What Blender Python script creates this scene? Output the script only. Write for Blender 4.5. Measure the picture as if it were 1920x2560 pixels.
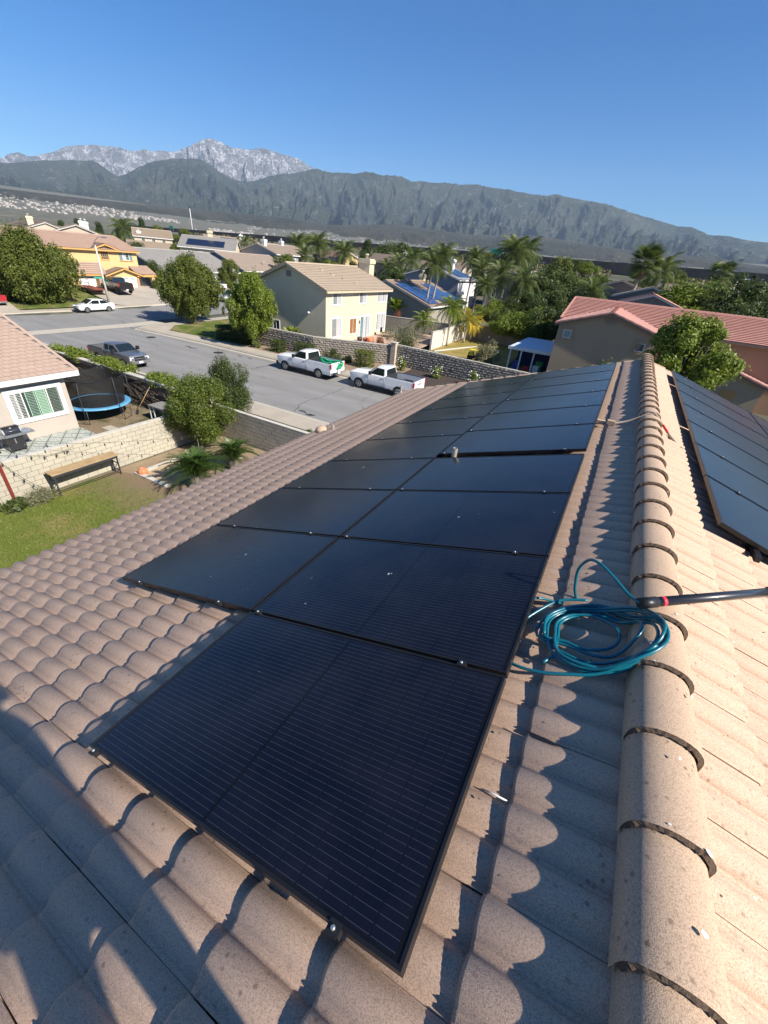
import bpy, bmesh, math, random
import numpy as np
from mathutils import Matrix, Vector

for o in list(bpy.data.objects):
    bpy.data.objects.remove(o)
scene = bpy.context.scene
COL = scene.collection
R = math.radians

# ---------------------------------------------------------------- camera, sky, sun, exposure
EYE = 9.0
cam_d = bpy.data.cameras.new('camera')
cam = bpy.data.objects.new('camera', cam_d)
COL.objects.link(cam)
cam_d.sensor_fit = 'HORIZONTAL'
cam_d.sensor_width = 36.0
cam_d.lens = 36.0 * 1011.734 / 1920.0
cam_d.clip_start = 0.02
cam_d.clip_end = 60000
cam.matrix_world = Matrix(((0.86800269, -0.32420978, 0.37611082, 0.0), (0.48913274, 0.42774337, -0.76012155, 0.0), (0.08555993, 0.84375566, 0.52986402, 9.0), (0, 0, 0, 1)))
scene.camera = cam

SUN = Vector((0.77, -0.08, 0.632)).normalized()
SUN_EL = math.asin(SUN.z)
SUN_AZ = math.atan2(SUN.x, SUN.y)
world = bpy.data.worlds.new('World')
scene.world = world
world.use_nodes = True
wn = world.node_tree
wn.nodes.clear()
sky = wn.nodes.new('ShaderNodeTexSky')
sky.sky_type = 'NISHITA'
sky.sun_disc = False
sky.sun_elevation = SUN_EL
sky.sun_rotation = SUN_AZ
sky.altitude = 400
sky.air_density = 1.0
sky.dust_density = 0.15
sky.ozone_density = 4.0
bg = wn.nodes.new('ShaderNodeBackground')
bg.inputs['Strength'].default_value = 0.060
wo = wn.nodes.new('ShaderNodeOutputWorld')
hs = wn.nodes.new('ShaderNodeHueSaturation')
hs.inputs['Saturation'].default_value = 1.45
wn.links.new(sky.outputs[0], hs.inputs['Color'])
tint = wn.nodes.new('ShaderNodeMix'); tint.data_type = 'RGBA'; tint.blend_type = 'MULTIPLY'
tint.inputs[0].default_value = 1.0
tint.inputs[7].default_value = (0.84, 1.0, 1.16, 1)
wn.links.new(hs.outputs[0], tint.inputs[6])
wn.links.new(tint.outputs[2], bg.inputs[0])
wn.links.new(bg.outputs[0], wo.inputs[0])

sun_d = bpy.data.lights.new('sun', 'SUN')
sun_d.energy = 5.0
sun_d.angle = R(0.53)
sun_d.color = (1.0, 0.93, 0.83)
sun_o = bpy.data.objects.new('sun', sun_d)
COL.objects.link(sun_o)
sun_o.rotation_euler = SUN.to_track_quat('Z', 'Y').to_euler()
sun_o.location = (60, -10, 60)

vs = scene.view_settings
vs.view_transform = 'Standard'
vs.look = 'None'
vs.gamma = 1.0
vs.use_curve_mapping = False
vs.exposure = 0.93
scene.cycles.max_bounces = 6
scene.cycles.transparent_max_bounces = 8

# ---------------------------------------------------------------- helpers
ORG = {}

def link(o):
    COL.objects.link(o)
    return o

def tag(o, label, cat=None, group=None, kind=None):
    if label:
        o['label'] = label
    if cat:
        o['category'] = cat
    if group:
        o['group'] = group
    if kind:
        o['kind'] = kind
    return o

def thing(name, label, cat, loc=(0, 0, 0), rz=0.0, group=None):
    o = bpy.data.objects.new(name, None)
    o.empty_display_size = 0.3
    link(o)
    o.location = loc
    o.rotation_euler = (0, 0, rz)
    ORG[o.name] = Vector(loc)
    return tag(o, label, cat, group)

def mesh_obj(name, me, parent=None, loc=(0, 0, 0)):
    o = bpy.data.objects.new(name, me)
    link(o)
    o.location = loc
    if parent is not None:
        o.parent = parent
    return o

def copy_tree(o, parent=None, over=None):
    c = o.copy()
    link(c)
    if parent is not None:
        c.parent = parent
    for ch in list(o.children):
        copy_tree(ch, c)
    return c

def place(proto, first, loc, rz, label=None, scale=None):
    """first time moves the prototype itself, afterwards a copy"""
    o = proto if first else copy_tree(proto)
    o.location = loc
    o.rotation_euler = (0, 0, rz)
    if scale:
        o.scale = (scale,) * 3 if not hasattr(scale, '__len__') else scale
    if label:
        o['label'] = label
    return o

class MB:
    """collects shapes and links them as one mesh object"""
    def __init__(s):
        s.v = []
        s.f = []
        s.sm = []

    def add(s, vs, fs, smooth=False):
        b = len(s.v)
        s.v += [tuple(p) for p in vs]
        for f in fs:
            s.f.append(tuple(i + b for i in f))
            s.sm.append(smooth)
        return s

    def box(s, x0, y0, z0, x1, y1, z1, m=None):
        vs = [(x0, y0, z0), (x1, y0, z0), (x1, y1, z0), (x0, y1, z0), (x0, y0, z1), (x1, y0, z1), (x1, y1, z1), (x0, y1, z1)]
        if m is not None:
            vs = [m @ Vector(p) for p in vs]
        return s.add(vs, [(0, 3, 2, 1), (4, 5, 6, 7), (0, 1, 5, 4), (1, 2, 6, 5), (2, 3, 7, 6), (3, 0, 4, 7)])

    def bar(s, a, b, w, h=None, up=(0, 0, 1)):
        a = Vector(a); b = Vector(b); d = (b - a)
        L = d.length
        d.normalize()
        u = Vector(up)
        if abs(d.dot(u)) > 0.98:
            u = Vector((0, 1, 0))
        x = d.cross(u).normalized(); z = x.cross(d)
        h = h or w
        vs = []
        for t in (0, L):
            for sx, sz in ((-1, -1), (1, -1), (1, 1), (-1, 1)):
                vs.append(a + d * t + x * sx * w / 2 + z * sz * h / 2)
        return s.add(vs, [(0, 3, 2, 1), (4, 5, 6, 7), (0, 1, 5, 4), (1, 2, 6, 5), (2, 3, 7, 6), (3, 0, 4, 7)][::1])

    def tube(s, pts, r, n=8, cap=True, smooth=True):
        pts = [Vector(p) for p in pts]
        rs = r if hasattr(r, '__len__') else [r] * len(pts)
        t0 = (pts[1] - pts[0]).normalized()
        u = Vector((0, 0, 1)) if abs(t0.z) < 0.9 else Vector((1, 0, 0))
        x = t0.cross(u).normalized()
        vs = []
        for i, p in enumerate(pts):
            t = (pts[min(i + 1, len(pts) - 1)] - pts[max(i - 1, 0)]).normalized()
            x = (x - t * x.dot(t)).normalized()
            y = t.cross(x)
            for k in range(n):
                a = 2 * math.pi * k / n
                vs.append(p + (x * math.cos(a) + y * math.sin(a)) * rs[i])
        fs = []
        for i in range(len(pts) - 1):
            for k in range(n):
                k2 = (k + 1) % n
                fs.append((i * n + k, i * n + k2, (i + 1) * n + k2, (i + 1) * n + k))
        b = len(s.v)
        s.add(vs, fs, smooth)
        if cap:
            s.f.append(tuple(b + k for k in range(n))[::-1]); s.sm.append(False)
            e = b + (len(pts) - 1) * n
            s.f.append(tuple(e + k for k in range(n))); s.sm.append(False)
        return s

    def lathe(s, prof, c=(0, 0, 0), n=16, smooth=True, cap=True):
        """profile of (radius, z) turned round the vertical axis at c"""
        pts = [Vector((c[0], c[1], c[2] + z)) for r, z in prof]
        b = len(s.v)
        vs = []
        for (r, z) in prof:
            for k in range(n):
                a = 2 * math.pi * k / n
                vs.append((c[0] + r * math.cos(a), c[1] + r * math.sin(a), c[2] + z))
        fs = []
        for i in range(len(prof) - 1):
            for k in range(n):
                k2 = (k + 1) % n
                fs.append((i * n + k, i * n + k2, (i + 1) * n + k2, (i + 1) * n + k))
        if cap:
            fs.append(tuple(range(n))[::-1])
            fs.append(tuple((len(prof) - 1) * n + k for k in range(n)))
        return s.add(vs, fs, smooth)

    def prism(s, poly, ax, a, b):
        """polygon of 2-d points extruded along axis ax (0,1,2) from a to b"""
        def p3(q, t):
            if ax == 0: return (t, q[0], q[1])
            if ax == 1: return (q[0], t, q[1])
            return (q[0], q[1], t)
        n = len(poly)
        vs = [p3(q, a) for q in poly] + [p3(q, b) for q in poly]
        fs = [tuple(range(n)), tuple(range(n, 2 * n))[::-1]] + [(i, i + n, (i + 1) % n + n, (i + 1) % n) for i in range(n)]
        return s.add(vs, fs)

    def quad(s, a, b, c, d):
        return s.add([a, b, c, d], [(0, 1, 2, 3)])

    def mesh(s, name, mat, org=None, fixn=True):
        me = bpy.data.meshes.new(name)
        vs = s.v if org is None else [(p[0] - org[0], p[1] - org[1], p[2] - org[2]) for p in s.v]
        me.from_pydata(vs, [], s.f)
        me.polygons.foreach_set('use_smooth', s.sm)
        if fixn:
            bm = bmesh.new(); bm.from_mesh(me)
            bmesh.ops.recalc_face_normals(bm, faces=bm.faces)
            bm.to_mesh(me); bm.free()
        if mat is not None:
            me.materials.append(mat)
        me.update()
        return me

    def build(s, name, mat, parent=None, local=False, fixn=True, origin=None):
        """world coordinates in; a child keeps its root's origin"""
        org = Vector((0, 0, 0))
        if parent is not None and not local:
            org = ORG.get(parent.name, Vector((0, 0, 0)))
        if parent is None and origin is not None:
            org = Vector(origin)
        me = s.mesh(name, mat, org, fixn)
        o = mesh_obj(name, me, parent, (0, 0, 0) if parent is not None else org)
        ORG[o.name] = org
        return o

def fast_mesh(name, V, F4, mat, smooth=False):
    """numpy vertices and faces of one size"""
    me = bpy.data.meshes.new(name)
    V = np.asarray(V, np.float32).reshape(-1, 3)
    F4 = np.asarray(F4, np.int32)
    k = F4.shape[1]
    n = F4.shape[0]
    me.vertices.add(len(V)); me.vertices.foreach_set('co', V.ravel())
    me.loops.add(n * k); me.loops.foreach_set('vertex_index', F4.ravel())
    me.polygons.add(n)
    me.polygons.foreach_set('loop_start', np.arange(n, dtype=np.int32) * k)
    me.polygons.foreach_set('loop_total', np.full(n, k, np.int32))
    if smooth:
        me.polygons.foreach_set('use_smooth', np.ones(n, bool))
    me.update(calc_edges=True)
    if mat is not None:
        me.materials.append(mat)
    return me

# ---------------------------------------------------------------- materials
MATS = {}

def nodes_of(name):
    m = bpy.data.materials.new(name)
    m.use_nodes = True
    nt = m.node_tree
    b = nt.nodes['Principled BSDF']
    return m, nt, b

def N(nt, t, **kw):
    n = nt.nodes.new(t)
    for k, v in kw.items():
        if k.startswith('i_'):
            n.inputs[k[2:]].default_value = v
        else:
            setattr(n, k, v)
    return n

def coords(nt, mode='pos', scale=1.0):
    if mode == 'pos':
        g = N(nt, 'ShaderNodeNewGeometry'); out = g.outputs['Position']
    else:
        g = N(nt, 'ShaderNodeTexCoord'); out = g.outputs['Object']
    mp = N(nt, 'ShaderNodeMapping')
    mp.inputs['Scale'].default_value = scale if hasattr(scale, '__len__') else (scale,) * 3
    nt.links.new(out, mp.inputs['Vector'])
    return mp.outputs[0]

def noise(nt, vec, scale, detail=4, rough=0.6):
    n = N(nt, 'ShaderNodeTexNoise')
    n.inputs['Scale'].default_value = scale
    n.inputs['Detail'].default_value = detail
    n.inputs['Roughness'].default_value = rough
    nt.links.new(vec, n.inputs['Vector'])
    return n.outputs['Fac']

def ramp(nt, fac, stops):
    r = N(nt, 'ShaderNodeValToRGB')
    e = r.color_ramp.elements
    while len(e) < len(stops):
        e.new(0.5)
    for el, (p, c) in zip(e, stops):
        el.position = p
        el.color = (c[0], c[1], c[2], 1) if hasattr(c, '__len__') else (c, c, c, 1)
    nt.links.new(fac, r.inputs[0])
    return r.outputs[0]

def mix(nt, fac, a, b, mode='MIX'):
    m = N(nt, 'ShaderNodeMix', data_type='RGBA', blend_type=mode)
    for sock, v in ((m.inputs[0], fac), (m.inputs[6], a), (m.inputs[7], b)):
        if hasattr(v, 'type') and not isinstance(v, (int, float)):
            nt.links.new(v, sock)
        elif hasattr(v, '__len__'):
            sock.default_value = (v[0], v[1], v[2], 1)
        else:
            sock.default_value = v
    return m.outputs[2]

def math_n(nt, op, a, b=None, c=None):
    m = N(nt, 'ShaderNodeMath', operation=op)
    for i, v in enumerate((a, b, c)):
        if v is None:
            continue
        if isinstance(v, (int, float)):
            m.inputs[i].default_value = v
        else:
            nt.links.new(v, m.inputs[i])
    return m.outputs[0]

def bump(nt, b, h, strength=0.3, dist=0.02):
    bp = N(nt, 'ShaderNodeBump')
    bp.inputs['Strength'].default_value = strength
    bp.inputs['Distance'].default_value = dist
    nt.links.new(h, bp.inputs['Height'])
    nt.links.new(bp.outputs[0], b.inputs['Normal'])

def M_plain(name, col, rough=0.6, metal=0.0, var=0.15, vscale=3.0, bumps=0.0, bscale=60, dirt=0.0, coat=0.0, spec=0.5, mode='pos'):
    """one colour with grain, patches of wear and a fine relief"""
    key = name
    if key in MATS:
        return MATS[key]
    m, nt, b = nodes_of(name)
    vec = coords(nt, mode)
    c = mix(nt, noise(nt, vec, vscale, 5), tuple(x * (1 - var) for x in col), tuple(min(1, x * (1 + var)) for x in col))
    if dirt:
        d = ramp(nt, noise(nt, vec, vscale * 0.6, 6, 0.7), [(0.45, 0.0), (0.75, 1.0)])
        dm = math_n(nt, 'MULTIPLY', d, dirt)
        c = mix(nt, dm, c, tuple(x * 0.45 for x in col))
    nt.links.new(c, b.inputs['Base Color'])
    b.inputs['Roughness'].default_value = rough
    b.inputs['Metallic'].default_value = metal
    b.inputs['Coat Weight'].default_value = coat
    b.inputs['Specular IOR Level'].default_value = spec
    if bumps:
        bump(nt, b, noise(nt, vec, bscale, 4, 0.7), bumps, 0.02)
    MATS[key] = m
    return m

def M_concrete_tile(name, c0, c1, speck=1.0, fine=220.0, lichen=0.5, rv=0.35):
    m, nt, b = nodes_of(name)
    vec = coords(nt)
    big = noise(nt, vec, 2.2, 4)
    oi = N(nt, 'ShaderNodeObjectInfo')
    base = mix(nt, big, c0, c1)
    base = mix(nt, math_n(nt, 'MULTIPLY', oi.outputs['Random'], rv), base, tuple(x * 0.78 for x in c1))
    g = noise(nt, vec, fine, 2, 0.8)
    base = mix(nt, math_n(nt, 'MULTIPLY', ramp(nt, g, [(0.35, 0.0), (0.7, 1.0)]), 0.5 * speck), base, tuple(min(1, x * 1.55) for x in c1))
    base = mix(nt, math_n(nt, 'MULTIPLY', ramp(nt, g, [(0.28, 1.0), (0.5, 0.0)]), 0.55 * speck), base, tuple(x * 0.42 for x in c0))
    # lichen spots and dirt along the pans
    sp = N(nt, 'ShaderNodeTexVoronoi', feature='F1')
    sp.inputs['Scale'].default_value = 30
    nt.links.new(vec, sp.inputs['Vector'])
    spot = ramp(nt, sp.outputs['Distance'], [(0.13, 1.0), (0.27, 0.0)])
    msk = ramp(nt, noise(nt, vec, 5.0, 5, 0.7), [(0.47, 0.0), (0.62, 1.0)])
    f = math_n(nt, 'MULTIPLY', math_n(nt, 'MULTIPLY', spot, msk), lichen)
    base = mix(nt, f, base, tuple(x * 0.3 for x in c0))
    dirt = ramp(nt, noise(nt, vec, 1.1, 7, 0.75), [(0.48, 0.0), (0.72, 1.0)])
    base = mix(nt, math_n(nt, 'MULTIPLY', dirt, 0.22), base, (c0[0] * 0.6, c0[1] * 0.62, c0[2] * 0.65))
    nt.links.new(base, b.inputs['Base Color'])
    b.inputs['Roughness'].default_value = 0.85
    b.inputs['Specular IOR Level'].default_value = 0.35
    bump(nt, b, noise(nt, vec, fine * 1.7, 1, .9), 0.42, 0.003)
    return m

# ================================================================ our own house: tiled gable roof we stand on
PA = R(18.245)
cA, sA = math.cos(PA), math.sin(PA)

def LF(u, v, n):
    """roof frame of the left slope: u up the slope, v along the ridge, n out of it"""
    X = (u - 3.915) * cA - (n - 1.494) * sA
    Z = EYE + (u - 3.915) * sA + (n - 1.494) * cA
    return Vector((X, v + 0.3085, Z))

def mat_axes(x, y, z, o):
    return Matrix(((x[0], y[0], z[0], o[0]), (x[1], y[1], z[1], o[1]), (x[2], y[2], z[2], o[2]), (0, 0, 0, 1)))

UL, YL, NL = Vector((cA, 0, sA)), Vector((0, 1, 0)), Vector((-sA, 0, cA))
UR, YR, NR = Vector((-cA, 0, sA)), Vector((0, -1, 0)), Vector((sA, 0, cA))
RIDGE_X = 0.618
TN = -0.155                                   # bottom plane of the tiles
RIDGE_Z = LF(3.915, 0, TN).z + (RIDGE_X - LF(3.915, 0, TN).x) * sA / cA

def RF(d, v, n):
    """right slope: d down the slope from the ridge, v along the ridge, n out of it"""
    return Vector((RIDGE_X, v + 0.3085, RIDGE_Z)) - UR * d + NR * n

cam_inv = cam.matrix_world.inverted()

def pix(p):
    q = cam_inv @ Vector(p)
    if q.z > -0.05:
        return None
    return (960 + 1011.734 * q.x / -q.z, 1280 - 1011.734 * q.y / -q.z, -q.z)

m_tile = M_concrete_tile('concrete_tile', (0.43, 0.292, 0.205), (0.545, 0.382, 0.275), lichen=.6)
m_ridge = M_concrete_tile('concrete_ridge_tile', (0.36, 0.255, 0.175), (0.47, 0.34, 0.235), lichen=0.8)
m_mortar = M_plain('rough_mortar', (0.20, 0.135, 0.09), 0.95, var=0.45, vscale=90, bumps=1.0, bscale=160)
m_black = M_plain('black_metal', (0.012, 0.012, 0.013), 0.45, 0.0, var=0.2, vscale=20)
m_frame = M_plain('black_anodised_frame', (0.016, 0.016, 0.018), 0.38, 0.3, var=0.25, vscale=14)
m_alu = M_plain('bare_aluminium', (0.55, 0.55, 0.53), 0.35, 0.8, var=0.1)
m_stucco_own = M_plain('stucco_own_house', (0.42, 0.34, 0.25), 0.9, var=0.08, bumps=0.4, bscale=90)

TW, TE, TL = 0.2912, 0.35, 0.415

def tile_profile(y):
    """height of the two-barrel tile at y in 0..TW"""
    p = (y % (TW / 2)) / (TW / 2)
    if p < 0.13:
        return 0.004
    if p < 0.20:
        return 0.010 - 0.004 * (p - 0.13) / 0.07
    q = (p - 0.20) / 0.80
    return 0.006 + 0.030 * math.sin(math.pi * q) ** 0.8

def tile_arrays(seg=7, seed=0):
    rnd = random.Random(seed)
    ys = []
    for h in range(2):
        for p in ([0.0, 0.12, 0.135, 0.2] + [0.2 + 0.8 * (k + 1) / seg for k in range(seg)])[: 4 + seg - (0 if h else 0)]:
            ys.append((h + min(p, 0.999)) * TW / 2)
    n = len(ys)
    V = []
    lift = 0.037
    th = 0.016
    for xs, dz in ((0.0, lift), (0.012, lift + 0.003), (TL, 0.0)):
        for i, y in enumerate(ys):
            z = tile_profile(y) + dz - (0.005 if xs == 0 else 0)
            yy = min(max(y, 0.0015), TW - 0.0015)
            V.append((xs, yy, z))
    for i, y in enumerate(ys):                                # butt edge drops to the tile below
        yy = min(max(y, 0.0015), TW - 0.0015)
        V.append((0.001, yy, tile_profile(y) + lift - th - 0.008))
    F = []
    for r in range(2):
        for i in range(n - 1):
            a = r * n + i
            F.append((a, a + n, a + n + 1, a + 1))
    for i in range(n - 1):
        F.append((3 * n + i, i, i + 1, 3 * n + i + 1))
    for e in (0, n - 1):
        F.append((3 * n + e, e, n + e, 2 * n + e) if e == 0 else (2 * n + e, n + e, e, 3 * n + e))
    return np.array(V), np.array(F)

TV, TF = tile_arrays()
tile_me = fast_mesh('roof_tile', TV, TF, m_tile, smooth=True)
sa = [p for p in tile_me.polygons]
nn_ = len(TV) // 4
for i, p in enumerate(tile_me.polygons):
    if i >= 2 * (nn_ - 1):
        p.use_smooth = False

house = thing('house', 'two storey house with brown concrete tile roof that carries the black solar panels', 'house', (-1.0, 4.0, 0))

def child_mesh(name, me, parent, mw):
    o = bpy.data.objects.new(name, me)
    link(o)
    o.parent = parent
    o.matrix_local = Matrix.Translation(-parent.location) @ mw
    return o

rnd = random.Random(5)
tiles = []
NCOL0, NCOL1 = -12, 39
for side in (0, 1):
    for k in range(18):
        for i in range(NCOL0, NCOL1):
            v = 0.003 + TW * i
            ju, jv, ja, jz = rnd.uniform(-.004, .004), rnd.uniform(-.0015, .0015), rnd.uniform(-.006, .006), rnd.uniform(-.002, .003)
            if side == 0:
                u = 3.578 - TE * k + ju
                o = LF(u, v + jv, TN + jz)
                mw = mat_axes(UL, YL, NL, o) @ Matrix.Rotation(ja, 4, 'Z')
                c = LF(u + .17, v + .15, TN + .04)
            else:
                d = 0.43 + TE * k + ju
                o = RF(d, v + TW + jv, jz)
                mw = mat_axes(UR, YR, NR, o) @ Matrix.Rotation(ja, 4, 'Z')
                c = RF(d - .17, v + .15, .04)
            q = pix(c)
            vis = q is not None and -40 < q[0] < 1960 and -40 < q[1] < 2600
            key = q[2] if vis else 1e6 + c.length
            if vis and side == 0:                     # hidden under the panels: not among the largest shown
                uu = 3.578 - TE * k + .17
                if (1.75 < uu < 3.3 and 0.05 < v < 10.4) or (0.1 < uu < 1.8 and 1.2 < v < 10.4):
                    key += 1e5
            tiles.append((key, mw))
tiles.sort(key=lambda t: t[0])
for key, mw in tiles[:300]:
    child_mesh('roof_tile', tile_me, house, mw)

def join_instances(name, V, F, mats, mat, parent, smooth=False, kind='stuff'):
    """many placements of one small shape joined into one mesh (4x4 matrices in world space)"""
    V = np.asarray(V); F = np.asarray(F)
    A = np.array([[list(r) for r in m] for m in mats])
    Vh = np.concatenate([V, np.ones((len(V), 1))], 1)
    W = np.einsum('nij,vj->nvi', A[:, :3, :], Vh)
    W = W - np.array(ORG.get(parent.name, Vector((0, 0, 0)))) if parent is not None else W
    FF = F[None] + (np.arange(len(mats)) * len(V))[:, None, None]
    me = fast_mesh(name, W.reshape(-1, 3), FF.reshape(-1, F.shape[1]), mat, smooth)
    o = mesh_obj(name, me, parent)
    if kind:
        o['kind'] = kind
    return o

rest = join_instances('roof_tiles_beyond', TV, TF, [m for _, m in tiles[300:]], m_tile, house, smooth=False)
rest.name = 'distant_roof_tiles'

# ridge caps: half barrels, the far one tucked under the near one
def ridge_mesh():
    n = 14
    V, F = [], []
    Lr = 0.40
    th = 0.017
    rows = []
    rr = random.Random(3)
    for t, wid, lift in ((0.0, 0.1235, 0.024), (0.02, 0.123, 0.026), (Lr, 0.110, 0.0)):
        row = []
        for k in range(n + 1):
            a = math.pi * (k / n) * 1.0
            hw = wid
            x = -hw * math.cos(a) * (1.0 if abs(math.cos(a)) < 0.98 else 1.0)
            z = 0.095 * math.sin(a) ** 0.85 + lift
            row.append(len(V)); V.append((x, t, z))
        rows.append(row)
    for r in range(2):
        for k in range(n):
            F.append((rows[r][k], rows[r][k + 1], rows[r + 1][k + 1], rows[r + 1][k]))
    mb = MB(); mb.add(V, F, True)
    # skirts down the two sides
    for e in (0, n):
        a, b, c = (V[rows[0][e]], V[rows[1][e]], V[rows[2][e]])
        vs = [a, b, c, (c[0], c[1], c[2] - .035), (b[0], b[1], b[2] - .05), (a[0], a[1], a[2] - .05)]
        mb.add(vs, [(0, 1, 4, 5), (1, 2, 3, 4)])
    me = mb.mesh('ridge_tile', m_ridge)
    # rough butt end
    mb2 = MB()
    inner = []
    for k in range(n * 2 + 1):
        a = math.pi * (k / (n * 2))
        x = -0.1235 * math.cos(a); z = 0.095 * math.sin(a) ** .85 + .024
        jj = rr.uniform(-.003, .003)
        x2 = -(0.1235 - th) * math.cos(a); z2 = (0.095 - th) * math.sin(a) ** .85 + .022 + jj
        inner.append(((x, 0.0 + rr.uniform(-.002, .001), z - .001), (x2, -0.006 + jj, z2), (x2, 0.03, z2 - .002)))
    for k in range(n * 2):
        a, b = inner[k], inner[k + 1]
        mb2.add([a[0], b[0], b[1], a[1]], [(0, 1, 2, 3)])
        mb2.add([a[1], b[1], b[2], a[2]], [(0, 1, 2, 3)])
    me2 = mb2.mesh('ridge_tile_butt', m_mortar)
    return me, me2

rme, rme2 = ridge_mesh()
for i in range(-9, 33):
    v = 0.266 + 0.3484 * i
    mw = Matrix.Translation(Vector((RIDGE_X + rnd.uniform(-.003, .003), v + .3085, EYE - 1.478))) @ Matrix.Rotation(rnd.uniform(-.01, .01), 4, 'Z') @ Matrix.Rotation(-0.02, 4, 'X')
    rt = child_mesh('ridge_tile', rme, house, mw)
    e = bpy.data.objects.new('butt_edge', rme2); link(e); e.parent = rt

# barge tiles along the far rake of both slopes
def rake_mesh():
    mb = MB()
    L_ = 0.385
    pts = [(-0.03, -0.11), (-0.03, 0.045), (0.0, 0.062), (0.09, 0.058), (0.115, 0.03)]
    vs = []
    for x, dz in ((0, 0.02), (L_, -0.008)):
        for y, z in pts:
            vs.append((x, y, z + dz))
    n = len(pts)
    fs = [(i, i + 1, n + i + 1, n + i) for i in range(n - 1)]
    mb.add(vs, fs)
    mb.add([vs[i] for i in range(n)] + [(0, 0.0, -0.05), (0, .0, -.1)], [(0, 1, 2, 3, 4, 5)])
    return mb.mesh('rake_tile', m_ridge)
kme = rake_mesh()
kmeR = kme.copy()
kmeR.transform(Matrix.Scale(-1, 4, (0, 1, 0)))
kmeR.flip_normals()
VEND = 0.003 + TW * NCOL1
for k in range(18):
    child_mesh('rake_tile', kmeR, house, mat_axes(UL, YL, NL, LF(3.578 - TE * k, VEND + 0.09, TN)))
    child_mesh('rake_tile', kme, house, mat_axes(UR, YR, NR, RF(0.43 + TE * k, VEND + 0.09, 0)))

# deck, eave boards and walls under the tiles
mb = MB()
y0, y1 = 0.3085 + 0.003 + TW * NCOL0 + .05, VEND + 0.3085 + .02
eL, eR = LF(-2.33, 0, TN - .01), RF(6.35, 0, -.01)
rz_ = RIDGE_Z - .012
mb.prism([(eL.x, eL.z), (RIDGE_X, rz_), (eR.x, eR.z), (eR.x, eR.z - .12), (RIDGE_X, rz_ - .13), (eL.x, eL.z - .12)], 1, y0, y1)
mb.build('roof_deck', M_plain('timber_deck', (0.12, 0.09, 0.07), 0.9), house)
mb = MB()
mb.box(eL.x - .03, y0, eL.z - .2, eL.x - .004, y1, eL.z - .01)
mb.box(eR.x + .004, y0, eR.z - .2, eR.x + .03, y1, eR.z - .01)
mb.build('fascia_board', M_plain('brown_fascia', (0.16, 0.11, 0.08), 0.7), house)
mb = MB()
wx0, wx1 = eL.x + .5, eR.x - .5
zt0 = RIDGE_Z - (RIDGE_X - wx0) * sA / cA - .14
zt1 = RIDGE_Z - (wx1 - RIDGE_X) * sA / cA - .14
mb.prism([(wx0, 0), (wx0, zt0), (RIDGE_X, RIDGE_Z - .14), (wx1, zt1), (wx1, 0)], 1, y0 + .4, y1 - .4)
mb.build('wall', m_stucco_own, house)

# ================================================================ solar panels
PL_, PW_, PG_ = 1.717, 1.045, 0.020

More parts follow.
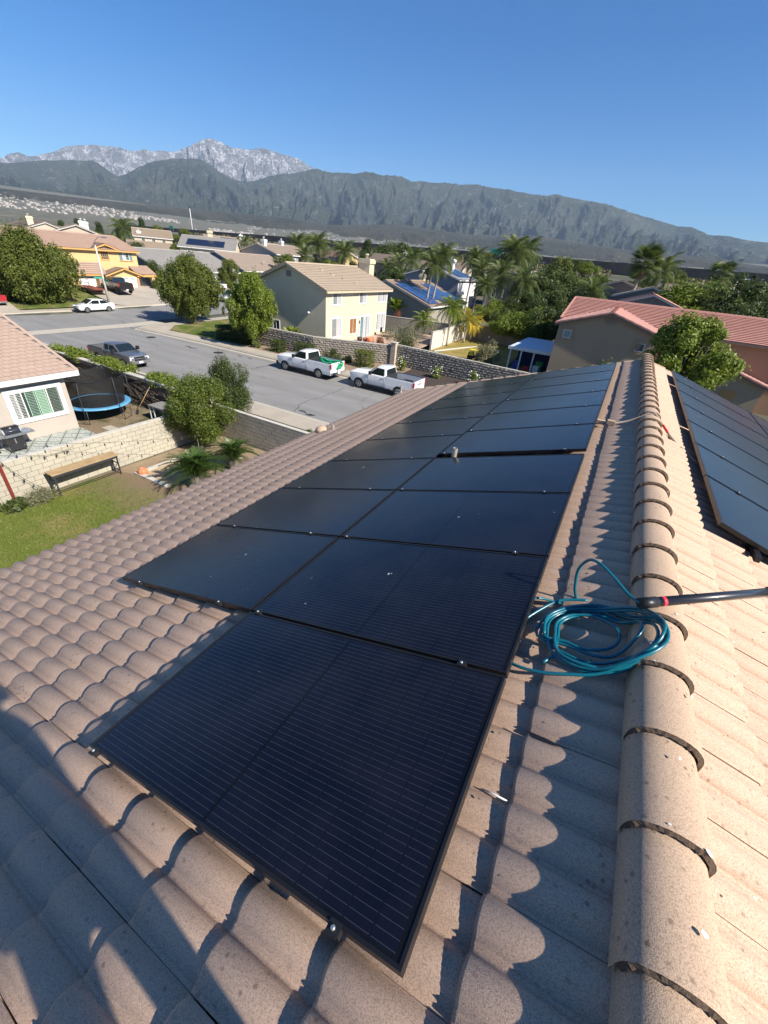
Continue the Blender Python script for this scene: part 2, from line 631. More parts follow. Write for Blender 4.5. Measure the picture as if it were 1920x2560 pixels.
def panel_material():
    m, nt, b = nodes_of('solar_glass')
    tc = N(nt, 'ShaderNodeTexCoord')
    sep = N(nt, 'ShaderNodeSeparateXYZ')
    nt.links.new(tc.outputs['Object'], sep.inputs[0])
    x, y = sep.outputs[0], sep.outputs[1]
    def lines(c, period, off, w):
        t = math_n(nt, 'FRACT', math_n(nt, 'DIVIDE', math_n(nt, 'ADD', c, off), period))
        d = math_n(nt, 'ABSOLUTE', math_n(nt, 'SUBTRACT', t, 0.5))
        return math_n(nt, 'GREATER_THAN', d, 0.5 - w / period / 2)
    bus = lines(y, 0.0263, 0.0, 0.0016)
    # the wires break at every cell edge
    dash = math_n(nt, 'SUBTRACT', 1.0, lines(x, 0.0935, -0.0145, 0.006))
    bus = math_n(nt, 'MULTIPLY', bus, dash)
    cellx = lines(x, 0.0935, -0.0145, 0.0020)
    celly = lines(y, 0.1725, -0.005, 0.0022)
    mid = math_n(nt, 'LESS_THAN', math_n(nt, 'ABSOLUTE', math_n(nt, 'SUBTRACT', x, 0.8585)), 0.008)
    ins = math_n(nt, 'MULTIPLY', math_n(nt, 'MULTIPLY', math_n(nt, 'GREATER_THAN', x, 0.030), math_n(nt, 'LESS_THAN', x, 1.687)),
                 math_n(nt, 'MULTIPLY', math_n(nt, 'GREATER_THAN', y, 0.020), math_n(nt, 'LESS_THAN', y, 1.025)))
    vec = coords(nt)
    oi = N(nt, 'ShaderNodeObjectInfo')
    cell = mix(nt, noise(nt, vec, 1.3, 2), (0.003, 0.0035, 0.008), (0.005, 0.007, 0.017))
    gaps = math_n(nt, 'MAXIMUM', cellx, celly)
    cell = mix(nt, math_n(nt, 'MULTIPLY', gaps, 0.6), cell, (0.002, 0.002, 0.0025))
    cell = mix(nt, math_n(nt, 'MULTIPLY', bus, 0.32), cell, (0.13, 0.13, 0.14))
    cell = mix(nt, mid, cell, (0.002, 0.002, 0.002))
    cell = mix(nt, math_n(nt, 'SUBTRACT', 1.0, ins), cell, (0.004, 0.004, 0.005))
    # dust film and bird droppings
    dust = ramp(nt, noise(nt, vec, 2.6, 7, 0.7), [(0.35, 0.0), (0.85, 1.0)])
    cell = mix(nt, math_n(nt, 'MULTIPLY', dust, 0.022), cell, (0.45, 0.42, 0.38))
    vo = N(nt, 'ShaderNodeTexVoronoi', feature='F1')
    vo.inputs['Scale'].default_value = 6.0
    wv = N(nt, 'ShaderNodeMix', data_type='RGBA')
    wv.inputs[0].default_value = 0.045
    nz = N(nt, 'ShaderNodeTexNoise'); nz.inputs['Scale'].default_value = 45
    nt.links.new(vec, nz.inputs['Vector'])
    nt.links.new(vec, wv.inputs[6]); nt.links.new(nz.outputs['Color'], wv.inputs[7])
    nt.links.new(wv.outputs[2], vo.inputs['Vector'])
    sepc = N(nt, 'ShaderNodeSeparateColor')
    nt.links.new(vo.outputs['Color'], sepc.inputs[0])
    rad = math_n(nt, 'MULTIPLY', math_n(nt, 'POWER', sepc.outputs[0], 4.0), 0.075)
    drop = math_n(nt, 'LESS_THAN', vo.outputs['Distance'], rad)
    cell = mix(nt, math_n(nt, 'MULTIPLY', drop, 0.75), cell, (0.62, 0.62, 0.60))
    nt.links.new(cell, b.inputs['Base Color'])
    ro = math_n(nt, 'ADD', 0.13, math_n(nt, 'MULTIPLY', dust, 0.10))
    nt.links.new(ro, b.inputs['Roughness'])
    b.inputs['Specular IOR Level'].default_value = 0.33
    b.inputs['Sheen Weight'].default_value = 0.0
    return m
m_glass = panel_material()

def panel_meshes():
    fr = MB()
    w = 0.011; d = 0.035
    fr.box(0, 0, -d, PL_, w, 0); fr.box(0, PW_ - w, -d, PL_, PW_, 0)
    fr.box(0, w + .0003, -d, w, PW_ - w - .0003, 0); fr.box(PL_ - w, w + .0003, -d, PL_, PW_ - w - .0003, 0)
    g = MB()
    g.box(w + .0005, w + .0005, -0.009, PL_ - w - .0005, PW_ - w - .0005, -0.003)
    c = MB()
    c.box(-0.022, -0.021, -0.02, 0.022, 0.001, 0.003)
    c.box(-0.02, -0.028, .0032, 0.02, 0.008, 0.006)
    b_ = MB(); b_.lathe([(0.0075, 0.006), (0.0075, 0.012), (0.004, 0.014)], (0, -0.010, 0), 8)
    return fr.mesh('panel_frame', m_frame), g.mesh('panel_glass', m_glass), c.mesh('clamp', m_black), b_.mesh('bolt', m_alu)
pf_me, pg_me, pc_me, pb_me = panel_meshes()

def solar_panel(mw, label, clamps, group):
    t = bpy.data.objects.new('solar_panel', None)
    link(t); t.matrix_world = mw
    tag(t, label, 'solar panel', group)
    for nm, me in (('frame', pf_me), ('glass', pg_me)):
        o = bpy.data.objects.new(nm, me); link(o); o.parent = t
    for cx in clamps:
        c = bpy.data.objects.new('clamp', pc_me); link(c); c.parent = t; c.location = (cx, 0, 0)
        b_ = bpy.data.objects.new('bolt', pb_me); link(b_); b_.parent = c
    return t

ORD = ['nearest', 'second', 'third', 'fourth', 'fifth', 'sixth', 'seventh', 'eighth', 'ninth', 'tenth']
PITCH = PW_ + PG_
for i in range(4):
    solar_panel(mat_axes(UL, YL, NL, LF(PL_ + PG_, PITCH * i, 0)),
                'black solar panel in the near block beside the ridge, %s one counted from the camera' % ORD[i], (0.068, 1.503), 'panels of the left roof slope')
for i in range(1, 10):
    solar_panel(mat_axes(UL, YL, NL, LF(0, PITCH * i, 0)),
                'black solar panel in the column nearest the eave, %s one counted from the camera' % ORD[i - 1], (0.32, 1.39), 'panels of the left roof slope')
for i in range(6):
    solar_panel(mat_axes(UL, YL, NL, LF(PL_ + PG_, PITCH * (4 + i) + 0.1365, 0.006)),
                'black solar panel beyond the vent pipe gap beside the ridge, %s one after the gap' % ORD[i].replace('nearest', 'first'), (0.068, 1.503), 'panels of the left roof slope')
# right slope: top edge line found 1.138 m beside and 1.532 m below the eye
vR0 = 3.39
topR = Vector((1.138, 0, EYE - 1.532))
nR = (topR - RF(0, -0.3085, 0)).dot(NR)
dR = (topR - RF(0, -0.3085, 0)).dot(-UR)
for c in range(2):
    for i in range(7):
        d_low = dR + PL_ + c * (PL_ + PG_)
        v_far = vR0 + PITCH * i + PW_
        solar_panel(mat_axes(UR, YR, NR, RF(d_low, v_far, nR)),
                    'solar panel right of the ridge in its %s column, %s one from the camera' % (('upper', 'lower')[c], ORD[i]), (0.33, 1.39), 'panels of the right roof slope')

# mounting rails with feet
m_rail = M_plain('rail_dark', (0.03, 0.03, 0.032), 0.4, 0.5)
def rail(u, v0, v1, n, fr, lab, dn=0.06):
    a, b_ = fr(u, v0, n - .035 - dn / 2), fr(u, v1, n - .035 - dn / 2)
    t = thing('mounting_rail', lab, 'rail', tuple(a), group='rails under the solar panels')
    mb = MB(); mb.bar(a, b_, .035, dn * .8, up=(0, 0, 1)); mb.build('rail', m_rail, t)
    k = v0 + .25
    mb = MB()
    while k < v1:
        p = fr(u + .03, k, n - .035 - dn); q = fr(u + .03, k, n - .14)
        mb.bar(p, q, .04, .008, up=(0, 1, 0)); k += 1.2
    mb.build('rail_feet', m_rail, t)['kind'] = 'stuff'
for u, v0, v1, lab in ((0.32, 1.10, 10.6, 'black rail under the eave side edge of the left panel column'),
                       (1.39, 1.10, 10.6, 'black rail under the ridge side of the left panel column'),
                       (1.805, 0.03, 10.75, 'black rail under the eave side of the panel column next to the ridge'),
                       (3.24, 0.03, 10.75, 'black rail under the ridge side edge of the panel column next to the ridge')):
    rail(u, v0, v1, 0, LF, lab)
for c in range(2):
    for off, w in ((0.33, 'upper'), (1.39, 'lower')):
        rail(dR + c * 1.737 + off, vR0 - .12, vR0 + 7 * PITCH + .05, nR, RF, 'black rail under the %s part of the %s row of panels right of the ridge' % (w, ('upper', 'lower')[c]))

def M_foil():
    return None

# ================================================================ terrain, far range, sky haze
def ss(a, b, x):
    t = min(1, max(0, (x - a) / (b - a)))
    return t * t * (3 - 2 * t)

def gz(x, y):
    """ground height: level by the houses, rising to the freeway berm and on to the range"""
    w = 0.2298 * x + 0.9732 * y - 189.2
    r = math.hypot(x, y)
    base = 0.025 * min(max(0, y - 30), 100) + 0.012 * min(max(0, y - 130), 200)
    pad = 0.085 * min(12, max(0, -61.5 - x)) * (1 - ss(46, 58, y)) * (1 if r < 200 else 0)
    return base + pad + 8.0 * ss(-45, -4, w) + 9.3e-6 * max(0, min(r, 5600) - 420) ** 2 * ss(0, 200, w)

RIDGE_HI = [(-65.69, 0.0779), (-64.95, 0.0849), (-64.32, 0.0894), (-63.86, 0.0880), (-63.49, 0.0864), (-62.58, 0.0917), (-61.67, 0.0962), (-61.17, 0.1013), (-60.67, 0.1061), (-59.74, 0.1098), (-58.41, 0.1159), (-57.68, 0.1162), (-56.91, 0.1181), (-56.17, 0.1175), (-55.62, 0.1157), (-54.91, 0.1179), (-54.19, 0.1210), (-53.40, 0.1207), (-52.56, 0.1237), (-51.74, 0.1237), (-51.21, 0.1256), (-50.41, 0.1322), (-49.73, 0.1385), (-48.81, 0.1462), (-48.03, 0.1509), (-47.49, 0.1501), (-46.85, 0.1479), (-46.32, 0.1448), (-46.00, 0.1428), (-44.87, 0.1444), (-43.96, 0.1452), (-42.79, 0.1500), (-42.10, 0.1482), (-41.40, 0.1449), (-40.46, 0.1442), (-39.50, 0.1438), (-38.91, 0.1400), (-38.30, 0.1346), (-37.32, 0.1303), (-35.57, 0.1208), (-31.47, 0.1118)]
RIDGE_LO = [(-65.80, 0.0717), (-64.81, 0.0750), (-64.11, 0.0783), (-62.36, 0.0851), (-60.57, 0.0899), (-58.71, 0.0943), (-58.21, 0.0912), (-57.88, 0.0876), (-57.39, 0.0822), (-56.86, 0.0786), (-56.00, 0.0847), (-54.87, 0.0966), (-54.00, 0.1034), (-53.13, 0.1086), (-52.27, 0.1126), (-51.40, 0.1159), (-50.55, 0.1174), (-49.45, 0.1206), (-48.82, 0.1189), (-48.40, 0.1161), (-47.57, 0.1090), (-46.71, 0.1026), (-45.81, 0.0989), (-44.89, 0.0974), (-43.93, 0.1014), (-43.20, 0.1055), (-42.22, 0.1119), (-41.49, 0.1157), (-40.52, 0.1175), (-39.54, 0.1221), (-38.31, 0.1272), (-37.32, 0.1313), (-36.58, 0.1296), (-35.58, 0.1294), (-34.33, 0.1308), (-33.07, 0.1309), (-32.07, 0.1360), (-31.31, 0.1358), (-31.36, 0.1359), (-30.00, 0.1344), (-28.92, 0.1353), (-28.10, 0.1354), (-27.54, 0.1325), (-26.98, 0.1296), (-25.90, 0.1307), (-24.53, 0.1303), (-23.18, 0.1317), (-21.30, 0.1321), (-19.70, 0.1332), (-18.07, 0.1313), (-16.47, 0.1301), (-15.38, 0.1267), (-14.59, 0.1264), (-13.79, 0.1246), (-12.50, 0.1247), (-11.29, 0.1279), (-10.48, 0.1246), (-8.70, 0.1218), (-7.20, 0.1193), (-5.45, 0.1153), (-3.90, 0.1082), (-2.92, 0.1054), (-1.68, 0.1003), (-0.24, 0.0954), (1.18, 0.0902), (2.24, 0.0904), (3.21, 0.0849), (3.94, 0.0803), (4.95, 0.0802), (5.95, 0.0796), (7.01, 0.0761), (8.72, 0.0743)]


def interp(tab, a):
    if a <= tab[0][0]:
        return tab[0][1] * max(0.25, 1 - (tab[0][0] - a) * 0.012)
    if a >= tab[-1][0]:
        return max(0.004, tab[-1][1] - (a - tab[-1][0]) * 0.0016)
    for (a0, v0), (a1, v1) in zip(tab, tab[1:]):
        if a0 <= a <= a1:
            return v0 + (v1 - v0) * (a - a0) / (a1 - a0)

m_ground, nt, b = nodes_of('valley_ground')
vec = coords(nt)
n1 = noise(nt, vec, 0.012, 8, 0.6)
n2 = noise(nt, vec, 0.35, 6, 0.65)
n3 = noise(nt, coords(nt, 'pos', (0.0016, 0.006, 1)), 1.0, 6, 0.6)
c = mix(nt, ramp(nt, n1, [(0.38, 0.0), (0.62, 1.0)]), (0.085, 0.09, 0.045), (0.21, 0.17, 0.11))
c = mix(nt, ramp(nt, n2, [(0.4, 0.0), (0.7, 1.0)]), c, (0.10, 0.085, 0.055))
c = mix(nt, ramp(nt, n3, [(0.50, 0.0), (0.62, 1.0)]), c, (0.20, 0.18, 0.14))
n4 = noise(nt, coords(nt, 'pos', (0.012, 0.03, 1)), 1.0, 8, 0.75)
c = mix(nt, ramp(nt, n4, [(0.45, 0.0), (0.55, 0.8)]), c, (0.05, 0.06, 0.04))
nt.links.new(c, b.inputs['Base Color'])
b.inputs['Roughness'].default_value = 0.95
bump(nt, b, n2, 0.5, 0.05)

# one sheet of rings out to 14 km
rr_ = [0.01] + [6.0 * 1.085 ** k for k in range(96)]
rr_ = [r for r in rr_ if r < 14500]
NA = 240
V, F = [], []
for r in rr_:
    for k in range(NA):
        a = 2 * math.pi * k / NA
        x, y = r * math.sin(a), r * math.cos(a)
        V.append((x, y, gz(x, y) - 0.03))
for i in range(len(rr_) - 1):
    for k in range(NA):
        k2 = (k + 1) % NA
        F.append((i * NA + k, (i + 1) * NA + k, (i + 1) * NA + k2, i * NA + k2))
ground = mesh_obj('ground', fast_mesh('ground', V, F, m_ground, True))
tag(ground, 'dry brown and green valley ground rising towards the mountains', kind='structure')

# mountains: height field over azimuth and distance with gullies running down
def vnoise(x, y, seed=0):
    xi, yi = math.floor(x), math.floor(y)
    fx, fy = x - xi, y - yi
    def h(i, j):
        n = (i * 374761393 + j * 668265263 + seed * 1442695041) & 0xffffffff
        n = ((n ^ (n >> 13)) * 1274126177) & 0xffffffff
        return ((n ^ (n >> 16)) & 0xffff) / 65535.0
    ux, uy = fx * fx * (3 - 2 * fx), fy * fy * (3 - 2 * fy)
    return (h(xi, yi) * (1 - ux) + h(xi + 1, yi) * ux) * (1 - uy) + (h(xi, yi + 1) * (1 - ux) + h(xi + 1, yi + 1) * ux) * uy

def vn_np(x, y, seed=0):
    xi = np.floor(x).astype(np.int64); yi = np.floor(y).astype(np.int64)
    fx, fy = x - xi, y - yi
    def h(i, j):
        n = (i * 374761393 + j * 668265263 + seed * 1442695041) & 0xffffffff
        n = ((n ^ (n >> 13)) * 1274126177) & 0xffffffff
        return ((n ^ (n >> 16)) & 0xffff) / 65535.0
    ux, uy = fx * fx * (3 - 2 * fx), fy * fy * (3 - 2 * fy)
    return (h(xi, yi) * (1 - ux) + h(xi + 1, yi) * ux) * (1 - uy) + (h(xi, yi + 1) * (1 - ux) + h(xi + 1, yi + 1) * ux) * uy

def ridged(x, y, oct_=5, seed=0):
    s, a, f, w = 0, 1.0, 1.0, 0
    for o in range(oct_):
        n = 1 - np.abs(2 * vn_np(x * f, y * f, seed + o) - 1)
        s = s + a * n * n; w += a
        a *= 0.5; f *= 2.03
    return s / w

def mountain(name, label, tab, r0, r1, a0, a1, base, mat, na, nr, amp, seed, back=1500, gf=1.0):
    A = np.linspace(a0, a1, na)
    T = np.concatenate([np.linspace(0, 1, nr), 1 + np.linspace(0.04, 1, 8)])
    crest = np.array([interp(tab, a) for a in A])
    AA, TT = np.meshgrid(A, T, indexing='ij')
    # the foot and the crest wander in distance
    wob = (vn_np(A * 0.13 + 7, A * 0 + seed, seed) - 0.5) * 0.16
    R1 = r1 * (1 + wob)[:, None]
    Rr = np.where(TT <= 1, r0 + (R1 - r0) * TT, R1 + back * (TT - 1))
    X = Rr * np.sin(np.radians(AA)); Y = Rr * np.cos(np.radians(AA))
    H = (EYE + crest[:, None] * R1)
    Z0 = base(X, Y)
    tt = np.clip(TT, 0, 1)
    shape = 0.62 * tt ** 1.15 + 0.38 * tt ** 2.4
    slant = (TT - .5) * 2.5 * np.where(vn_np(AA * .12, TT * 0, 55) > .5, 1, -1)
    warp = vn_np(AA * 0.45, TT * 2.6, 91) * 5.0 + vn_np(AA * 1.3, TT * 6.0, 92) * 1.8
    g = ridged((AA * 0.24 + warp * 0.30 + slant * .3) * gf, TT * 2.0 + 5, 5, seed)
    g2 = ridged((AA * 1.1 + warp * 0.9) * gf, TT * 8.0 + 3, 5, seed + 9)
    env = np.clip(np.sin(np.pi * np.clip(tt, 0, 1) ** 0.8), 0, 1) ** 0.7
    Z = Z0 + (H - Z0) * shape
    rel = (H - Z0)
    Z = Z + env * rel * amp * (g - 0.62) * 0.95 + env * rel * amp * 0.5 * (g2 - 0.6)
    # never above the line of sight to the crest
    lim = EYE + crest[:, None] * Rr * 0.985
    Z = np.where((TT < 0.985), np.minimum(Z, np.maximum(lim, Z0)), Z)
    Z = Z + np.where(TT > 0.9, (g2 - 0.6) * rel * 0.03, 0)
    Z = np.where(TT > 1, H - (TT - 1) * rel * 0.9, Z)
    V = np.stack([X, Y, Z], -1).reshape(-1, 3)
    m_ = len(T)
    I = np.arange((na - 1))[:, None] * m_ + np.arange(m_ - 1)[None]
    F = np.stack([I, I + 1, I + m_ + 1, I + m_], -1).reshape(-1, 4)
    o = mesh_obj(name, fast_mesh(name, V, F[:, ::-1], mat, True))
    return tag(o, label, kind='structure')

def mountain_material(name, low, high, rock, rock_amt, dots):
    m, nt, b = nodes_of(name)
    v1 = coords(nt)
    big = noise(nt, v1, 0.0011, 6, 0.6)
    mid = noise(nt, v1, 0.006, 7, 0.7)
    fine = noise(nt, v1, 0.035, 6, 0.75)
    c = mix(nt, ramp(nt, big, [(0.35, 0.0), (0.65, 1.0)]), low, high)
    c = mix(nt, math_n(nt, 'MULTIPLY', ramp(nt, mid, [(0.45, 0), (0.7, 1)]), 0.5), c, tuple(x * 0.5 for x in low))
    r1 = ramp(nt, math_n(nt, 'MULTIPLY', fine, mid), [(0.30 - rock_amt, 0.0), (0.36 - rock_amt, 1.0)])
    g = N(nt, 'ShaderNodeNewGeometry')
    c = mix(nt, math_n(nt, 'MULTIPLY', r1, dots), c, rock)
    nt.links.new(c, b.inputs['Base Color'])
    b.inputs['Roughness'].default_value = 0.95
    b.inputs['Specular IOR Level'].default_value = 0.1
    bump(nt, b, math_n(nt, 'ADD', mid, fine), 1.0, 85.0)
    return m

mountain('mountain_high_range', 'pale bare rocky high peaks behind the green range', RIDGE_HI, 9300, 12500, -95, -22,
         lambda X, Y: 300 + 0 * X, mountain_material('high_rock', (0.13, 0.135, 0.14), (0.25, 0.245, 0.245), (0.75, 0.74, 0.76), 0.05, 0.9), 1100, 90, 0.7, 31, gf=1.3)
mountain('mountain_front_range', 'dark green brush covered mountain range falling to the right', RIDGE_LO, 5600, 9000, -100, 62,
         lambda X, Y: 14 + (np.minimum(np.hypot(X, Y), 5600) - 420) ** 2 * 9.3e-6 - 6, mountain_material('chaparral', (0.045, 0.062, 0.040), (0.095, 0.108, 0.070), (0.36, 0.35, 0.32), 0.01, 0.55), 1500, 120, 0.62, 5)
# low foothills in front of the range
FOOT = [(-70, 0.040), (-60, 0.042), (-50, 0.046), (-42, 0.050), (-36, 0.046), (-28, 0.060), (-20, 0.054), (-12, 0.062), (-4, 0.052), (4, 0.048), (12, 0.040), (40, 0.03)]
mountain('foothills', 'low brown and green foothills at the foot of the range', FOOT, 3600, 5800, -80, 50,
         lambda X, Y: 14 + (np.minimum(np.hypot(X, Y), 5600) - 420) ** 2 * 9.3e-6 - 8, mountain_material('foothill_brush', (0.05, 0.055, 0.03), (0.12, 0.105, 0.065), (0.30, 0.26, 0.19), 0.0, 0.6), 700, 50, 0.35, 77, back=700)

# far suburbs: small pale houses nobody could count
rnd = random.Random(11)
def far_houses(name, label, zones, col):
    mb = MB()
    for (az0, az1, d0, d1, n) in zones:
        for _ in range(n):
            a = R(rnd.uniform(az0, az1)); d = rnd.uniform(d0, d1)
            x, y = d * math.sin(a), d * math.cos(a)
            z = gz(x, y)
            w, l, h = rnd.uniform(7, 12), rnd.uniform(8, 14), rnd.uniform(2.5, 5)
            m = Matrix.Translation((x, y, z)) @ Matrix.Rotation(rnd.choice((0, 1.57)) + .2, 4, 'Z')
            mb.box(-w / 2, -l / 2, -8, w / 2, l / 2, h, m)
            p = [(-w / 2 - .6, -l / 2, h + .02), (w / 2 + .6, -l / 2, h + .02), (0, -l / 2, h + w * .2), (-w / 2 - .6, l / 2, h + .02), (w / 2 + .6, l / 2, h + .02), (0, l / 2, h + w * .2)]
            mb.add([m @ Vector(q) for q in p], [(0, 1, 2), (3, 5, 4), (0, 2, 5, 3), (1, 4, 5, 2), (0, 3, 4, 1)])
    o = mb.build(name, M_plain(name + '_paint', col, 0.8, var=0.6, vscale=0.05), fixn=False)
    tag(o, label, kind='stuff')
far_houses('far_suburb', 'pale far suburb of hundreds of small houses below the range',
           [(-72, -62, 2300, 4600, 230), (-62, -56, 2700, 4300, 190), (-56, -52, 2900, 3500, 70), (-49, -45, 1500, 2600, 90), (-24, -18, 3300, 5200, 170), (-33, -22, 1500, 4500, 80), (-45, -33, 2500, 4200, 60)], (0.40, 0.36, 0.32))

# haze: one closed box of even pale air
hz = MB(); hz.box(-14700, -14700, -60, 14700, 14700, 2250)
m_h = bpy.data.materials.new('haze_air'); m_h.use_nodes = True
nt = m_h.node_tree; nt.nodes.clear()
pv = nt.nodes.new('ShaderNodeVolumePrincipled')
pv.inputs['Color'].default_value = (0.58, 0.76, 1.0, 1)
pv.inputs['Density'].default_value = 0.000039
pv.inputs['Anisotropy'].default_value = 0.0
mo_ = nt.nodes.new('ShaderNodeOutputMaterial')
nt.links.new(pv.outputs[0], mo_.inputs['Volume'])
ho = hz.build('haze', m_h)
tag(ho, 'thin pale blue haze between the houses and the mountains', kind='stuff')

# freeway sound wall on its berm
m_fw = M_plain('freeway_wall_block', (0.17, 0.125, 0.10), 0.9, var=0.35, vscale=0.35, bumps=0.4, bscale=3, dirt=0.5)
fwall = thing('freeway_wall', 'long brown block sound wall along the freeway behind the neighbourhood', 'wall', (-120, 220, 0))
dirx, diry = -0.9732, 0.2298
px0, py0 = 0.2298 * 189.2, 0.9732 * 189.2
k = -170.0
rnd = random.Random(4)
while k < 560:
    x0, y0 = px0 + dirx * k, py0 + diry * k
    x1, y1 = px0 + dirx * (k + 11.9), py0 + diry * (k + 11.9)
    z = gz((x0 + x1) / 2, (y0 + y1) / 2)
    mb = MB(); zt = 15.0 + rnd.uniform(-.04, .04)
    mb.bar((x0, y0, (z - 1 + zt) / 2), (x1, y1, (z - 1 + zt) / 2), .3, zt - z + 1)
    mb.build('wall_panel', m_fw, fwall)
    mb = MB(); mb.box(x1 - .3, y1 - .3, z - 1, x1 + .3, y1 + .3, zt + .12)
    mb.build('pilaster', m_fw, fwall)
    k += 12.0

# ================================================================ foliage builders
def leaf_mat(name, dark, light, trans=0.25, rough=0.5):
    m, nt, b = nodes_of(name)
    g = N(nt, 'ShaderNodeNewGeometry')
    vec = coords(nt)
    c = mix(nt, g.outputs['Random Per Island'], dark, light)
    c = mix(nt, math_n(nt, 'MULTIPLY', ramp(nt, noise(nt, vec, 1.1, 4), [(0.4, 0), (0.65, 1)]), 0.35), c, light)
    nt.links.new(c, b.inputs['Base Color'])
    b.inputs['Roughness'].default_value = rough
    b.inputs['Specular IOR Level'].default_value = 0.3
    tr = N(nt, 'ShaderNodeBsdfTranslucent')
    nt.links.new(mix(nt, 0.5, c, (light[0] * 1.3, light[1] * 1.5, light[2])), tr.inputs['Color'])
    ms = N(nt, 'ShaderNodeMixShader'); ms.inputs[0].default_value = trans
    out = nt.nodes['Material Output']
    nt.links.new(b.outputs[0], ms.inputs[1]); nt.links.new(tr.outputs[0], ms.inputs[2])
    nt.links.new(ms.outputs[0], out.inputs[0])
    return m

m_lf_olive = leaf_mat('leaf_olive', (0.042, 0.064, 0.012), (0.17, 0.195, 0.036))
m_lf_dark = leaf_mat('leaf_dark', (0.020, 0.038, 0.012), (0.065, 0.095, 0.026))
m_lf_bright = leaf_mat('leaf_bright', (0.055, 0.09, 0.012), (0.22, 0.27, 0.034))
m_lf_mid = leaf_mat('leaf_mid', (0.028, 0.046, 0.012), (0.09, 0.118, 0.028))
m_lf_grey = leaf_mat('leaf_grey', (0.10, 0.11, 0.06), (0.24, 0.23, 0.13))
m_lf_yellow = leaf_mat('leaf_yellow', (0.30, 0.22, 0.02), (0.60, 0.44, 0.04))
m_lf_red = leaf_mat('leaf_red', (0.10, 0.045, 0.02), (0.28, 0.10, 0.04))
m_lf_palm = leaf_mat('leaf_palm', (0.055, 0.085, 0.025), (0.15, 0.18, 0.055), 0.3)
m_lf_sago = leaf_mat('leaf_sago', (0.018, 0.045, 0.010), (0.07, 0.12, 0.022), 0.2, 0.35)
m_flower = M_plain('white_petals', (0.8, 0.8, 0.76), 0.7)
m_bark = M_plain('bark', (0.20, 0.165, 0.125), 0.95, var=0.45, vscale=7, bumps=1.0, bscale=18)
m_palmbark = M_plain('palm_bark', (0.34, 0.30, 0.25), 0.95, var=0.3, vscale=5, bumps=0.8, bscale=14)

def leaf_cloud(name, clumps, mat, n_leaf, size, seed=0, up=0.25, aspect=0.5, shell=0.55, droop=0.0):
    """many small folded leaves spread over and inside ellipsoid clumps [(x,y,z,rx,ry,rz)]"""
    rg = np.random.RandomState(seed)
    C = np.array(clumps, float)
    vol = (C[:, 3] * C[:, 4] * C[:, 5]) ** (2 / 3)
    idx = rg.choice(len(C), n_leaf, p=vol / vol.sum())
    d = rg.randn(n_leaf, 3); d /= np.linalg.norm(d, axis=1, keepdims=True)
    rad = shell + (1 - shell) * rg.rand(n_leaf) ** 0.6
    rad *= 1 + 0.26 * rg.randn(n_leaf) * (rg.rand(n_leaf) < 0.4)
    P = C[idx, :3] + d * C[idx, 3:6] * rad[:, None]
    nrm = d * 0.9 + rg.randn(n_leaf, 3) * 0.55 + np.array([0, 0, up])
    nrm /= np.linalg.norm(nrm, axis=1, keepdims=True)
    t = np.cross(nrm, rg.randn(n_leaf, 3)); t /= np.linalg.norm(t, axis=1, keepdims=True)
    t[:, 2] -= droop; t /= np.linalg.norm(t, axis=1, keepdims=True)
    b = np.cross(nrm, t)
    s = size * (0.6 + 0.8 * rg.rand(n_leaf))[:, None]
    w = s * aspect
    V = np.stack([P - t * s * .5, P + b * w * .5 - nrm * w * .12, P + t * s * .5, P - b * w * .5 - nrm * w * .12], 1).reshape(-1, 3)
    F = np.arange(n_leaf * 4).reshape(-1, 4)
    return fast_mesh(name, V, F, mat)

def trunk_mesh(name, h, r, limbs, seed=0, mat=None, lean=(0, 0), crown=None):
    """tapered trunk with limbs reaching into the crown"""
    rnd = random.Random(seed)
    mb = MB()
    pts, rs = [], []
    for i in range(7):
        t = i / 6
        pts.append((lean[0] * t + rnd.uniform(-.04, .04) * h * .3 * (i > 0), lean[1] * t + rnd.uniform(-.04, .04) * h * .3 * (i > 0), h * t))
        rs.append(r * (1.5 - .5 * min(1, t * 6)) * (1 - .35 * t))
    mb.tube(pts, rs, 9)
    top = Vector(pts[-1])
    for k in range(limbs):
        st = Vector(pts[rnd.choice((3, 4, 5, 6))])
        if crown:
            e = rnd.choice(crown)
            en = Vector((e[0], e[1], e[2]))
        else:
            a = rnd.uniform(0, 6.28); en = top + Vector((math.cos(a) * h * .5, math.sin(a) * h * .5, h * .6))
        md = st.lerp(en, .5) + Vector((rnd.uniform(-.1, .1), rnd.uniform(-.1, .1), rnd.uniform(-.05, .15))) * h * .3
        mb.tube([st, st.lerp(md, .5), md, md.lerp(en, .6), en], [r * .45, r * .36, r * .26, r * .16, r * .06], 6)
    return mb.mesh(name, mat or m_bark)

def crown_clumps(n, rx, ry, rz, cz, cr, seed, prof=None, vert=1.0, jit=1.0):
    """clump centres inside an envelope; prof(t) scales the width at height t 0..1"""
    rnd = random.Random(seed)
    out = []
    while len(out) < n:
        t = rnd.random()
        a = rnd.uniform(0, 2 * math.pi)
        w = prof(t) if prof else math.sqrt(max(0.05, 1 - (2 * t - 1) ** 2))
        q = rnd.random() ** 0.45
        x, y, z = rx * w * q * math.cos(a), ry * w * q * math.sin(a), cz + rz * (2 * t - 1)
        s = cr * rnd.uniform(.5, 1.45)
        out.append((x, y, z, s, s, s * vert * rnd.uniform(.8, 1.3)))
    return out

